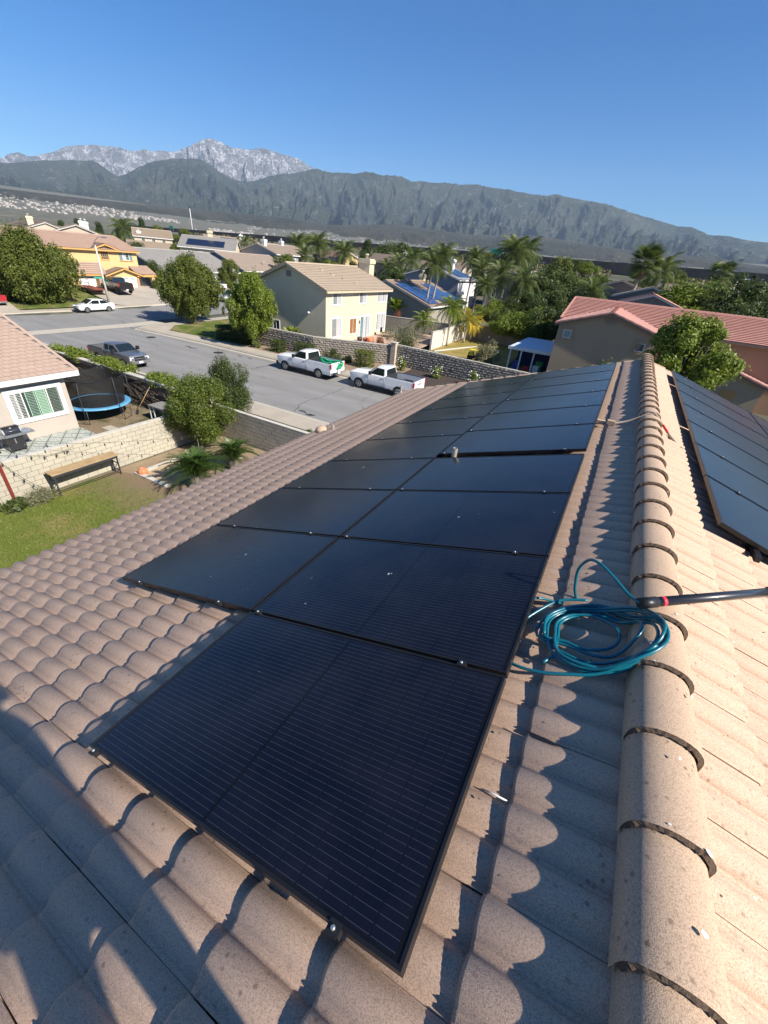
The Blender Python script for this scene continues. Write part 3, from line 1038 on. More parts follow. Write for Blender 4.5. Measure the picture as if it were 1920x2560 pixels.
def make_tree(name, label, cat, trunk_h, trunk_r, clumps, mat, n, size, seed, loc, rz=0, scale=1.0, lean=(0, 0), limbs=9, group=None, up=.25, aspect=.5, shell=.55, droop=0, trunk_mat=None):
    t = thing(name, label, cat, loc, rz, group)
    t.scale = (scale,) * 3 if not hasattr(scale, '__len__') else scale
    mesh_obj('trunk', trunk_mesh('trunk', trunk_h, trunk_r, limbs, seed, trunk_mat, lean, clumps), t)
    mesh_obj('crown', leaf_cloud('crown', clumps, mat, n, size, seed, up, aspect, shell, droop), t)
    return t

def make_shrub(name, label, loc, rx, ry, h, mat, n, size, seed, cat='shrub', boxy=False, group=None, cr=None, up=.3, rz=0, aspect=.5):
    t = thing(name, label, cat, loc, rz, group)
    if boxy:
        rg = random.Random(seed)
        cl = []
        nx, ny, nz = max(2, int(rx * 2 / .35)), max(2, int(ry * 2 / .35)), max(2, int(h / .35))
        for i in range(nx):
            for j in range(ny):
                for k in range(nz):
                    if 0 < i < nx - 1 and 0 < j < ny - 1 and 0 < k < nz - 1:
                        continue
                    cl.append((-rx + (i + .5) * 2 * rx / nx, -ry + (j + .5) * 2 * ry / ny, (k + .5) * h / nz, .2, .2, .2))
    else:
        cr = cr or min(rx, ry) * .42
        cl = crown_clumps(16, rx * .8, ry * .8, h * .36, h * .52, cr, seed)
    mb = MB(); rnd = random.Random(seed)
    for k in range(5):
        a = rnd.uniform(0, 6.28)
        mb.tube([(0, 0, -.05), (math.cos(a) * rx * .2, math.sin(a) * ry * .2, h * .3), (math.cos(a) * rx * .5, math.sin(a) * ry * .5, h * .7)], [.03, .02, .008], 5)
    mesh_obj('stem', mb.mesh('stem', m_bark), t)
    mesh_obj('foliage', leaf_cloud('foliage', cl, mat, n, size, seed, up, aspect, .5), t)
    return t

def frond_mesh(name, L, n, leafL, w, arch, mat, droop=0.6, seed=0, vshape=0.35, stem_w=0.02):
    """one pinnate palm frond: arching midrib along +x with leaflets"""
    rnd = random.Random(seed)
    V, F = [], []
    rib = []
    for i in range(9):
        t = i / 8
        rib.append(Vector((L * (t - .12 * t * t), 0, arch * L * (t - 1.55 * t ** 2.2))))
    def at_(t):
        k = min(7, int(t * 8)); return rib[k].lerp(rib[k + 1], t * 8 - k)
    mb = MB()
    mb.tube(rib, [stem_w * (1 - .85 * i / 8) for i in range(9)], 4, smooth=False)
    for s in (-1, 1):
        for i in range(n):
            t = 0.12 + .86 * (i + rnd.uniform(-.2, .2)) / n
            p = at_(max(0, min(.999, t)))
            l = leafL * math.sin(math.pi * min(.97, .12 + t * .86)) ** .6 * rnd.uniform(.85, 1.1)
            fwd = .45 + .5 * t
            d = Vector((fwd, s * 1.0, vshape * (1 - t) + rnd.uniform(-.15, .15))).normalized()
            tip = p + d * l + Vector((0, 0, -droop * l * rnd.uniform(.6, 1.2)))
            mid = p + d * l * .5 + Vector((0, 0, -.1 * droop * l))
            ww = Vector((w, 0, 0))
            mb.add([p - ww * .5, p + ww * .5, mid + ww * .5, tip, mid - ww * .5], [(0, 1, 2, 4), (4, 2, 3)])
    return mb.mesh(name, mat, fixn=False)

def make_palm(label, loc, h, r, fr, nf, seed, group, curve=(0, 0), scale=1.0, lowest=-55, fscale=1.0, name='palm_tree', skirt=None):
    t = thing(name, label, 'palm tree', loc, 0, group)
    rnd = random.Random(seed)
    mb = MB()
    pts = [(curve[0] * (i / 8) ** 2, curve[1] * (i / 8) ** 2, h * i / 8) for i in range(9)]
    mb.tube(pts, [r * (1.35 if i == 0 else 1.0 - .035 * i) for i in range(9)], 10)
    mesh_obj('trunk', mb.mesh('trunk', m_palmbark), t)
    mb = MB(); mb.tube([pts[-1], (pts[-1][0], pts[-1][1], h + .5)], [r * .75, r * .5], 8)
    mesh_obj('crownshaft', mb.mesh('crownshaft', m_lf_palm), t)
    top = Vector((pts[-1][0], pts[-1][1], h + .35))
    for k in range(nf):
        q = k / nf
        pitch = R(68) * (1 - q) + R(lowest) * q + rnd.uniform(-.12, .12)
        az = k * 2.399 + rnd.uniform(-.2, .2)
        o = mesh_obj('frond', fr[k % len(fr)], t, top)
        o.rotation_euler = (rnd.uniform(-.35, .35), -pitch, az)
        s = fscale * rnd.uniform(.85, 1.1)
        o.scale = (s, s, s)
    if skirt:
        for k in range(skirt):
            az = k * 2.399
            o = mesh_obj('dead_frond', dead_frond, t, top - Vector((0, 0, .3 + rnd.uniform(0, 1.1))))
            o.rotation_euler = (rnd.uniform(-.3, .3), R(72 + rnd.uniform(-12, 10)), az)
    return t
queen_fronds = [frond_mesh('frond', 2.9, 34, .75, .05, .42, m_lf_palm, 1.0, s) for s in (1, 2)]
yellow_fronds = [frond_mesh('frond', 2.6, 30, .65, .05, .45, m_lf_yellow, .8, s) for s in (3,)]
bright_fronds = [frond_mesh('frond', 2.6, 30, .65, .05, .45, m_lf_bright, .9, s) for s in (4,)]

def fan_leaf(name, mat, L=1.15, n=22, stem=0.9, droop=.25, seed=0):
    rnd = random.Random(seed)
    mb = MB()
    mb.tube([(0, 0, 0), (stem * .5, 0, .05), (stem, 0, 0)], [.02, .016, .012], 4)
    for i in range(n):
        a = R(-105 + 210 * i / (n - 1))
        d = Vector((math.cos(a), math.sin(a), 0)); s_ = Vector((-d.y, d.x, 0)) * .045
        l = L * (1 - .25 * abs(a) / R(105)) * rnd.uniform(.9, 1.05)
        p = Vector((stem, 0, 0)); m1 = p + d * l * .55
        mb.add([p, m1 + s_, m1 + d * l * .45 + Vector((0, 0, -droop * l)), m1 - s_], [(0, 1, 2, 3)])
    return mb.mesh(name, mat, fixn=False)
fan_green = [fan_leaf('frond', m_lf_palm, seed=1), fan_leaf('frond', m_lf_mid, seed=2)]
m_dead = M_plain('dead_frond', (0.26, 0.20, 0.12), 0.95, var=0.3)
dead_frond = fan_leaf('dead_frond', m_dead, L=.9, n=14, droop=.6)

# ================================================================ streets, kerbs, pavements, lawns
def sheet(name, poly, z, mat, label, cuts=None, kind='structure', zf=None):
    """a flat polygon lying on the terrain (grid-cut so that it follows the slope)"""
    bm = bmesh.new()
    vs = [bm.verts.new((x, y, 0)) for x, y in poly]
    bm.faces.new(vs)
    bmesh.ops.triangulate(bm, faces=bm.faces)
    xs = [p[0] for p in poly]; ys = [p[1] for p in poly]
    st = 4.0
    for ax, lo, hi in ((0, min(xs), max(xs)), (1, min(ys), max(ys))):
        if ax == 0 and max(ys) < 31:
            continue
        t = lo + st
        while t < hi:
            co = (t, 0, 0) if ax == 0 else (0, t, 0)
            no = (1, 0, 0) if ax == 0 else (0, 1, 0)
            bmesh.ops.bisect_plane(bm, geom=bm.verts[:] + bm.edges[:] + bm.faces[:], plane_co=co, plane_no=no)
            t += st
    for v in bm.verts:
        v.co.z = (zf or gz)(v.co.x, v.co.y) + z
    for f in bm.faces:
        if f.normal.z < 0:
            f.normal_flip()
    bmesh.ops.recalc_face_normals(bm, faces=bm.faces)
    me = bpy.data.meshes.new(name)
    bm.to_mesh(me); bm.free()
    if me.polygons and me.polygons[0].normal.z < 0:
        me.flip_normals()
    me.materials.append(mat)
    o = mesh_obj(name, me)
    return tag(o, label, kind=kind)

def asphalt():
    m, nt, b = nodes_of('asphalt')
    vec = coords(nt)
    g = noise(nt, vec, 26, 3, 0.8)
    big = noise(nt, coords(nt, 'pos', (0.12, 0.8, 1)), 1.0, 5, 0.6)
    c = mix(nt, ramp(nt, big, [(0.35, 0), (0.65, 1)]), (0.225, 0.218, 0.205), (0.29, 0.282, 0.265))
    c = mix(nt, ramp(nt, g, [(0.35, 0.5), (0.7, 0.0)]), c, (0.13, 0.128, 0.122))
    # sealed cracks and oil stains
    w = N(nt, 'ShaderNodeTexVoronoi', feature='DISTANCE_TO_EDGE'); w.inputs['Scale'].default_value = 0.11
    wv = mix(nt, 0.06, vec, N(nt, 'ShaderNodeTexNoise', ).outputs['Color'])
    nz = N(nt, 'ShaderNodeTexNoise'); nz.inputs['Scale'].default_value = 1.2; nz.inputs['Detail'].default_value = 5
    nt.links.new(vec, nz.inputs['Vector'])
    mm = N(nt, 'ShaderNodeVectorMath', operation='MULTIPLY_ADD')
    nt.links.new(nz.outputs['Color'], mm.inputs[0]); mm.inputs[1].default_value = (1.1, 1.1, 0); nt.links.new(vec, mm.inputs[2])
    nt.links.new(mm.outputs[0], w.inputs['Vector'])
    crack = ramp(nt, w.outputs['Distance'], [(0.0015, 1.0), (0.004, 0.0)])
    c = mix(nt, math_n(nt, 'MULTIPLY', crack, 0.55), c, (0.03, 0.03, 0.03))
    st = ramp(nt, noise(nt, vec, 0.55, 6, 0.75), [(0.60, 0.0), (0.72, 1.0)])
    c = mix(nt, math_n(nt, 'MULTIPLY', st, 0.35), c, (0.06, 0.06, 0.062))
    nt.links.new(c, b.inputs['Base Color'])
    b.inputs['Roughness'].default_value = 0.85
    b.inputs['Specular IOR Level'].default_value = 0.3
    bump(nt, b, g, 0.5, 0.01)
    return m
m_asph = asphalt()
m_conc = M_plain('pavement_concrete', (0.38, 0.335, 0.265), 0.9, var=0.14, vscale=0.8, bumps=0.25, bscale=40, dirt=0.3)
m_kerb = M_plain('kerb_concrete', (0.42, 0.38, 0.31), 0.9, var=0.12, vscale=1.5, bumps=0.2, bscale=40, dirt=0.25)
m_drive = M_plain('driveway_concrete', (0.38, 0.335, 0.27), 0.9, var=0.12, vscale=0.6, bumps=0.2, bscale=30, dirt=0.35)
m_dirt = M_plain('bare_dirt', (0.26, 0.19, 0.12), 0.95, var=0.3, vscale=2.2, bumps=0.7, bscale=14, dirt=0.3)
m_mulch = M_plain('dark_mulch', (0.05, 0.035, 0.028), 0.95, var=0.5, vscale=6, bumps=1.0, bscale=22)

def lawn_mat(name, g0, g1, dry, dry_amt, s=1.0):
    m, nt, b = nodes_of(name)
    vec = coords(nt)
    f = noise(nt, vec, 9 * s, 6, 0.75)
    c = mix(nt, f, g0, g1)
    d = ramp(nt, noise(nt, vec, 0.7, 5, 0.65), [(0.62 - dry_amt * 0.4, 0.0), (0.80 - dry_amt * 0.4, 1.0)])
    c = mix(nt, d, c, dry)
    c = mix(nt, ramp(nt, noise(nt, vec, 30 * s, 3, 0.8), [(0.3, 0.6), (0.55, 0.0)]), c, tuple(x * 0.35 for x in g0))
    nt.links.new(c, b.inputs['Base Color'])
    b.inputs['Roughness'].default_value = 0.95
    b.inputs['Specular IOR Level'].default_value = 0.1
    bump(nt, b, math_n(nt, 'ADD', f, noise(nt, vec, 45, 3, .8)), 1.0, 0.05)
    return m
def dry_edge(m, y0, y1):
    nt = m.node_tree; b = nt.nodes['Principled BSDF']
    old = b.inputs['Base Color'].links[0].from_socket
    vec = coords(nt)
    sp = N(nt, 'ShaderNodeSeparateXYZ'); nt.links.new(vec, sp.inputs[0])
    t = math_n(nt, 'ADD', sp.outputs[1], math_n(nt, 'MULTIPLY', noise(nt, vec, .9, 6, .7), 5.0))
    f = math_n(nt, 'DIVIDE', math_n(nt, 'SUBTRACT', t, y0), y1 - y0)
    cl = N(nt, 'ShaderNodeClamp'); nt.links.new(f, cl.inputs[0])
    nt.links.new(mix(nt, cl.outputs[0], old, (.25, .185, .115)), b.inputs['Base Color'])
    return m
m_lawn = lawn_mat('lawn_green', (0.12, 0.17, 0.028), (0.22, 0.26, 0.055), (0.32, 0.27, 0.10), 0.35)
m_lawn_far = lawn_mat('lawn_front_yards', (0.07, 0.115, 0.02), (0.15, 0.19, 0.045), (0.30, 0.24, 0.11), 0.38, 0.6)
m_lawn_dry = lawn_mat('lawn_yellow', (0.22, 0.19, 0.05), (0.34, 0.27, 0.08), (0.38, 0.28, 0.10), 0.5, 0.6)
m_weeds = lawn_mat('patchy_weeds', (0.07, 0.085, 0.03), (0.15, 0.14, 0.06), (0.30, 0.23, 0.15), 0.75)

SX = [(-48.6, 19.5), (70, 19.5), (70, 28.0), (-48.6, 28.0)]
sheet('street', [(-48.55, 18.55), (-30, 18.65), (-24, 19.15), (-20, 19.45), (70, 19.45), (70, 30.05), (-36, 30.05), (-40, 29.9), (-44.5, 29.6), (-47.1, 29.4), (-47.9, 31.0), (-48.0, 33.5), (-48.55, 33.5)], 0.0, m_asph, 'grey asphalt residential street running past our house')
sheet('cross_street', [(-60.85, -50), (-50.6, -50), (-50.6, 60), (-53.0, 78), (-58, 98), (-66.5, 96), (-62.6, 76), (-60.85, 60)], 0.0, m_asph, 'grey asphalt street crossing at the junction')
sheet('cross_gutter', [(-50.58, 14), (-48.57, 14), (-48.57, 34), (-50.58, 34)], 0.012, m_kerb, 'pale concrete valley gutter across the street mouth')

def kerb(pts, name='kerb', lab='pale concrete kerb and gutter along the street', w=0.16, gut=0.42, side=1, h=0.13):
    """kerb with gutter pan on the street side (side=+1: street to the left of travel)"""
    mb = MB()
    n = len(pts)
    P = [Vector((x, y, 0)) for x, y in pts]
    Lp = []
    for i in range(n):
        t = (P[min(i + 1, n - 1)] - P[max(i - 1, 0)]).normalized()
        nn = Vector((-t.y, t.x, 0)) * side
        Lp.append(nn)
    secs = [(gut, 0.006), (0.02, 0.002), (0.0, h), (-w, h + .004), (-w, -0.1), (gut, -0.1)]
    vs = []
    for p, nn in zip(P, Lp):
        for d, z in secs:
            q = p + nn * d
            vs.append((q.x, q.y, gz(p.x, p.y) + z))
    m_ = len(secs); fs = []
    for i in range(n - 1):
        for k in range(m_):
            k2 = (k + 1) % m_
            fs.append((i * m_ + k, i * m_ + k2, (i + 1) * m_ + k2, (i + 1) * m_ + k))
    mb.add(vs, fs)
    o = mb.build(name, m_kerb)
    return tag(o, lab, kind='structure')

arc = [(-48.0, 36.0), (-48.0, 33.5), (-47.9, 31.0), (-47.1, 29.4), (-44.5, 29.6), (-40, 29.88), (-36.5, 30.0)]
kerb([(70 - 4.0 * i, 30.0) for i in range(26)] + arc[::-1], side=1, lab='pale kerb on the far side of the street curving round the corner')
kerb([(-48.0, 36.0 + 2 * i) for i in range(13)] + [(-50.2, 78), (-54, 92)], side=1, lab='pale kerb on the near side of the cross street beyond the corner')
kerb([(-46, 18.6), (-30, 18.7), (-24, 19.2)] + [(-20 + 4.0 * i, 19.5) for i in range(23)], side=1, lab='pale kerb on our side of the street')
kerb([(-60.9, 14 + 4 * i - 60) for i in range(27)] + [(-61.1, 68), (-62.7, 76), (-66.5, 96)], side=-1, lab='pale kerb along the far side of the cross street')

def slabs(name, x0, x1, y0, y1, along, step, z, lab, mat=None, n_max=300):
    """a pavement of slabs with open joints; each slab is a part"""
    root = thing(name, None, None, ((x0 + x1) / 2, (y0 + y1) / 2, 0)); root['kind'] = 'structure'; root['label'] = lab
    me_cache = {}
    t = (x0 if along == 'x' else y0)
    end = (x1 if along == 'x' else y1)
    while t < end - .01:
        e = min(t + step, end)
        a = (t + .008, y0, e - .008, y1) if along == 'x' else (x0, t + .008, x1, e - .008)
        cx, cy = (a[0] + a[2]) / 2, (a[1] + a[3]) / 2
        key = (round(a[2] - a[0], 3), round(a[3] - a[1], 3))
        if key not in me_cache:
            mb = MB(); mb.box(-key[0] / 2, -key[1] / 2, -.3, key[0] / 2, key[1] / 2, z)
            me_cache[key] = mb.mesh('slab', mat or m_conc)
        o = mesh_obj('slab', me_cache[key], root, (cx - root.location.x, cy - root.location.y, gz(cx, cy) if along == 'x' else gz(cx, cy)))
        if along == 'y':
            dz = (gz(cx, a[3]) - gz(cx, a[1])) / (a[3] - a[1])
            o.rotation_euler = (math.atan(dz), 0, 0)
        t = e
    return root
slabs('pavement', -36.4, 40, 30.17, 31.7, 'x', 1.5, 0.135, 'pale concrete pavement on the far side of the street')
slabs('pavement', -20, 40, 17.75, 19.33, 'x', 1.5, 0.135, 'pale concrete pavement on our side of the street')
slabs('pavement', -62.6, -61.08, -20, 66, 'y', 1.5, 0.135, 'pale concrete pavement along the far side of the cross street')
sheet('corner_pavement', [(-47.83, 36.2), (-47.83, 33.6), (-47.72, 31.1), (-47.0, 29.62), (-44.5, 29.78), (-40, 30.05), (-36.4, 30.17), (-36.4, 31.55), (-40, 31.5), (-44.2, 31.1), (-46.2, 33.2), (-46.3, 36.2)], 0.135, m_conc, 'pale concrete pavement wrapping the corner')
sheet('corner_pavement', [(-47.83, 36.25), (-46.35, 36.25), (-46.3, 60), (-47.83, 60)], 0.135, m_conc, 'pale concrete pavement going up the cross street')

sheet('corner_lawn', [(-36.4, 31.6), (-36.4, 41.2), (-46.3, 43.5), (-46.3, 36.2), (-46.15, 33.3), (-44.15, 31.2), (-40, 31.55)], 0.15, m_lawn_far, 'bright green corner lawn under the street tree')
sheet('planting_bed', [(-36.35, 31.72), (-16.6, 31.72), (-16.6, 36.6), (-19, 36.6), (-26, 33.6), (-36.35, 33.5)], 0.12, m_dirt, 'bare brown planting strip below the split block wall')
sheet('planting_bed', [(-16.55, 31.72), (20, 31.72), (20, 36.4), (-16.55, 36.6)], 0.12, m_mulch, 'dark mulch bed below the split block wall')
sheet('front_lawn', [(-62.65, 25.2), (-62.65, 36.5), (-73.8, 38.2), (-73.8, 27.6)], 0.14, m_lawn_far, 'green front lawn under the big tree by the yellow house')
sheet('front_lawn', [(-62.65, 45.3), (-62.65, 58), (-74.5, 66), (-74.5, 51.0)], 0.14, m_lawn_far, 'green front lawn between the two driveways')
sheet('driveway', [(-61.07, 37.6), (-61.07, 45.3), (-62.65, 45.3), (-74.6, 50.9), (-74.6, 38.2), (-62.65, 36.6)], 0.155, m_drive, 'wide pale driveway of the yellow house')
sheet('driveway', [(-61.07, 16.5), (-61.07, 25.2), (-62.65, 25.2), (-73.8, 27.6), (-85, 27.6), (-85, 16.5)], 0.155, m_drive, 'pale driveway with the red pickup at the left edge')
sheet('driveway', [(-61.1, 58.0), (-61.2, 69.0), (-75.2, 73.6), (-75.2, 62.0)], 0.155, m_drive, 'pale driveway in front of the dark garage door')

def disc(name, x, y, r, lab, mat):
    mb = MB(); mb.lathe([(r, 0.004), (r, 0.012), (r * .92, 0.014)], (x, y, gz(x, y)), 20)
    o = mb.build(name, mat); tag(o, lab, kind='structure'); return o
m_iron = M_plain('cast_iron', (0.035, 0.035, 0.035), 0.7, 0.3)
for q, lab in (((-42.52,27.78,-0.01), 'round iron manhole cover nearest the street corner'), ((-33.21,28.16,-0.03), 'round iron manhole cover in the middle of the street')):
    disc('manhole_cover', q[0], q[1], 0.45, lab, m_iron)

# sealed crack across the asphalt and a row of oil drips
cpts = [(-17.15,20.07,-0.04), (-17.87,21.47,-0.07), (-18.08,22.84,-0.09), (-17.88,23.75,-0.04), (-17.93,24.91,-0.03), (-17.93,26.10,-0.06), (-18.09,27.28,-0.04)]
mb = MB(); rnd = random.Random(4)
fine = []
for a, b_ in zip(cpts, cpts[1:]):
    for k in range(6):
        fine.append((a[0] + (b_[0] - a[0]) * k / 6 + rnd.uniform(-.06, .06), a[1] + (b_[1] - a[1]) * k / 6 + rnd.uniform(-.06, .06)))
for i in range(len(fine) - 1):
    (x0, y0), (x1, y1) = fine[i], fine[i + 1]
    w0, w1 = rnd.uniform(.012, .03), rnd.uniform(.012, .03)
    mb.quad((x0 - w0, y0, .005), (x0 + w0, y0, .005), (x1 + w1, y1, .005), (x1 - w1, y1, .005))
tag(mb.build('asphalt_crack', M_plain('crack_black', (.035, .035, .035), .9), fixn=False), 'long ragged crack crossing the street near our eave', kind='structure')
mb = MB()
for q in ((-16.88,20.52,-0.08), (-16.51,20.39,-0.04), (-16.14,20.25,-0.00), (-15.91,20.33,-0.05), (-37.00,27.79,-0.07), (-36.32,27.62,-0.06), (-35.96,27.77,-0.09), (-32.72,28.39,-0.03), (-30.99,28.72,-0.06), (-29.80,28.80,-0.08)):
    s_ = rnd.uniform(.06, .2); n = 9
    pp = [(q[0] + s_ * 1.8 * math.cos(a * 6.283 / n) * rnd.uniform(.6, 1.2), q[1] + s_ * math.sin(a * 6.283 / n) * rnd.uniform(.6, 1.2), .006) for a in range(n)]
    mb.add(pp, [tuple(range(n))])
tag(mb.build('oil_stain', M_plain('oil_dark', (.07, .068, .065), .6), fixn=False), 'dark oil drips on the asphalt', kind='structure')

# ================================================================ yards below the roof
m_block_l = M_plain('cream_block', (0.43, 0.395, 0.31), 0.9, var=0.16, vscale=1.2, bumps=0.5, bscale=60, dirt=0.35)
m_mort = M_plain('wall_mortar', (0.15, 0.13, 0.10), 0.95, var=0.2, vscale=6)
m_cap = M_plain('wall_cap', (0.50, 0.47, 0.40), 0.9, var=0.15, vscale=2, bumps=0.3, bscale=40, dirt=0.4)
m_split = M_plain('split_face_block', (0.27, 0.235, 0.19), 0.95, var=0.4, vscale=3.0, bumps=1.0, bscale=16)

sheet('back_yard', [(-17.75, -14), (-4.6, -14), (-4.6, 14.25), (-17.75, 14.25)], 0.01, m_dirt, 'bare brown soil of our back yard')
dry_edge(m_lawn, 8.9, 11.3)
sheet('lawn', [(-17.7, -14), (-6, -14), (-6, 9.2), (-14.4, 9.3), (-16.9, 8.85), (-17.7, 8.6)], 0.03, m_lawn, 'green back yard lawn below the roof')
sheet('side_yard', [(-45, 10.4), (-23.6, 10.4), (-18.1, 10.4), (-18.1, 14.2), (-45, 14.2)], 0.01, m_weeds, 'patchy weeds and dirt round the trampoline')

# short blades over the near lawn
rg = np.random.RandomState(2)
nb = 26000
bx = rg.uniform(-17.3, -9.5, nb); by = rg.uniform(-1, 8.4, nb)
keep = (by < 7.6 + rg.randn(nb) * .55 - .3 * (bx < -16.6)) & (bx < -9.5)
bx, by = bx[keep], by[keep]
nb = len(bx)
ang = rg.uniform(0, 6.28, nb); hh = rg.uniform(.03, .085, nb); ln = rg.uniform(-.03, .03, (nb, 2))
w_ = .012
V = np.stack([np.stack([bx - np.cos(ang) * w_, by - np.sin(ang) * w_, np.full(nb, .03)], 1), np.stack([bx + np.cos(ang) * w_, by + np.sin(ang) * w_, np.full(nb, .03)], 1), np.stack([bx + ln[:, 0], by + ln[:, 1], .03 + hh], 1)], 1).reshape(-1, 3)
o = mesh_obj('grass', fast_mesh('grass', V, np.arange(nb * 3).reshape(-1, 3), leaf_mat('grass_blade', (0.09, 0.115, 0.02), (0.22, 0.23, 0.06))))
tag(o, 'short green grass blades of the back yard lawn', 'grass', kind='stuff')

def block_wall(name, label, p0, p1, zb, zt, n_cap=True, mat=None, bl=.4, bh=.2, th=.2):
    root = thing(name, label, 'wall', ((p0[0] + p1[0]) / 2, (p0[1] + p1[1]) / 2, zb))
    a, b_ = Vector((p0[0], p0[1], 0)), Vector((p1[0], p1[1], 0))
    L_ = (b_ - a).length; ang = math.atan2(b_.y - a.y, b_.x - a.x)
    mb = MB(); mb.box(0, -th / 2 + .012, zb - .3, L_, th / 2 - .012, zt - .01, Matrix.Translation(a) @ Matrix.Rotation(ang, 4, 'Z'))
    mb.build('mortar', m_mort, root)
    rnd = random.Random(len(label))
    mb = MB(); c = .004
    hx, hy, hz = bl / 2 - .008, th / 2, bh / 2 - .008
    mb.box(-hx, -hy, -hz, hx, hy, hz); me_b = mb.mesh('block', mat or m_block_l)
    mb = MB(); mb.box(-hx / 2 + .002, -hy, -hz, hx / 2 - .002, hy, hz); me_h = mb.mesh('half_block', mat or m_block_l)
    rows = int(round((zt - zb) / bh))
    for r in range(rows):
        z = zt - bh * (r + .5)
        off = (bl / 2 if r % 2 else 0)
        t = off + bl / 2
        if off:
            o = mesh_obj('block', me_h, root)
            o.matrix_local = Matrix.Translation(-root.location) @ Matrix.Translation(a) @ Matrix.Rotation(ang, 4, 'Z') @ Matrix.Translation((bl / 4, rnd.uniform(-.002, .002), z))
        while t < L_ + .01:
            o = mesh_obj('block', me_b, root)
            o.matrix_local = Matrix.Translation(-root.location) @ Matrix.Translation(a) @ Matrix.Rotation(ang, 4, 'Z') @ Matrix.Translation((t, rnd.uniform(-.003, .003), z))
            t += bl
    if n_cap:
        mb = MB(); mb.box(0, -th / 2 - .004, -.003, .795, th / 2 + .004, .05); me_c = mb.mesh('cap', m_cap)
        t = 0
        while t < L_ - .3:
            o = mesh_obj('cap', me_c, root)
            o.matrix_local = Matrix.Translation(-root.location) @ Matrix.Translation(a) @ Matrix.Rotation(ang, 4, 'Z') @ Matrix.Translation((t, 0, zt))
            t += .8
    return root
block_wall('block_wall', 'sunlit cream block wall behind the long bench', (-18.0, 2.2), (-18.0, 14.4), 0, 1.6)
block_wall('block_wall', 'shaded grey block wall along the pavement behind the sago palms', (-17.85, 14.5), (-7.0, 14.5), 0, 1.6, mat=M_plain('grey_block', (0.36, 0.33, 0.27), 0.9, var=0.18, vscale=1.2, bumps=0.5, bscale=60, dirt=0.35))  # darker copy of the cream block, the wall's shade mixed into its colour

# vine covered wall with dark privacy screen along the street
vw = thing('screened_wall', 'low street wall with dark privacy mesh and bare climbing vines behind the trampoline', 'wall', (-27, 14.7, 0))
mb = MB(); mb.box(-45, 14.55, -.2, -18.2, 14.8, 1.72); mb.build('wall', m_block_l, vw)
mb = MB(); mb.box(-45, 14.5, 1.724, -18.2, 14.85, 1.80); mb.build('cap', m_cap, vw)
mb = MB(); mb.box(-45, 14.44, .05, -18.25, 14.53, 1.62); mb.build('screen', M_plain('dark_screen', (0.035, 0.028, 0.022), 0.95, var=0.5, vscale=5, bumps=1.0, bscale=12), vw)
mb = MB(); rnd = random.Random(8)
for i in range(190):
    x = rnd.uniform(-33, -18.6); z = rnd.uniform(0, 1.4); a = rnd.uniform(-.9, .5)
    pts = []
    for k in range(6):
        pts.append((x, 14.42 - rnd.uniform(0, .03), max(.03, min(1.7, z))))
        x += math.cos(a) * .28; z += math.sin(a) * .2 + .03; a += rnd.uniform(-.5, .5)
    mb.tube(pts, rnd.uniform(.006, .013), 4)
mb.build('vine_stems', M_plain('bare_vine', (0.20, 0.16, 0.12), 0.9, var=.4, vscale=9), vw)['kind'] = 'stuff'
def hedge_on_wall(x0, x1, lab, seed):
    cl = []
    rnd = random.Random(seed)
    x = x0
    while x < x1:
        for k in range(3):
            s = rnd.uniform(.22, .4)
            cl.append((x - (x0 + x1) / 2, rnd.uniform(-.25, .45), 1.70 + rnd.uniform(-.12, .36), s * 1.1, s, s * .75))
        x += .25
    t = thing('hedge', lab, 'hedge', ((x0 + x1) / 2, 14.85, 0))
    mb = MB()
    for k in range(12):
        x = rnd.uniform(x0, x1) - (x0 + x1) / 2
        mb.tube([(x, .15, 0), (x + .05, .12, 1.0), (x, .05, 1.8)], [.025, .02, .01], 5)
    mesh_obj('stem', mb.mesh('stem', m_bark), t)
    mesh_obj('foliage', leaf_cloud('foliage', cl, m_lf_bright, int(1500 * (x1 - x0)), .11, seed, .5), t)
hedge_on_wall(-33.6, -30.1, 'green vine hedge on the street wall left of the silver pickup front', 1)
hedge_on_wall(-29.2, -25.6, 'rounded green hedge hiding the side of the silver pickup', 2)
hedge_on_wall(-23.8, -21.4, 'low bright green vine hedge on the wall right of the trampoline', 3)

m_lf_bush = leaf_mat('leaf_bush', (0.032, 0.055, 0.010), (0.15, 0.19, 0.028))
# the bushy trees at the wall corner
c = (-17.00,12.93,2.19)
cl = [(x, y, z, a, b_, d) for (x, y, z, a, b_, d) in crown_clumps(75, 1.45, 1.35, 1.15, 2.0, .40, 4)]
make_tree('bushy_tree', 'round bright green tree growing from the corner of the block walls', 'tree', 1.4, .07, cl, m_lf_bush, 48000, .085, 4, (-17.0, 12.75, 0), limbs=14)
cl = crown_clumps(60, 1.5, 1.1, 1.15, 2.0, .40, 14)
make_tree('bushy_tree', 'darker green shrub outside the wall beside the pavement behind the round tree', 'tree', 1.2, .06, cl, m_lf_mid, 34000, .085, 15, (-18.55, 16.0, 0.1), limbs=12)
# dry twigs sticking out of the crown
mb = MB(); rnd = random.Random(3)
for k in range(12):
    p = Vector((rnd.uniform(-1.4, .9), rnd.uniform(-.3, .3), 2.3))
    d = Vector((rnd.uniform(-.8, .3), rnd.uniform(-.2, .3), 1)).normalized()
    mb.tube([p, p + d * .5, p + d * rnd.uniform(.8, 1.1) + Vector((rnd.uniform(-.1, .1), 0, 0))], [.012, .009, .004], 5)
t = bpy.data.objects['bushy_tree.001']
mesh_obj('dry_twigs', mb.mesh('dry_twigs', m_bark), t)

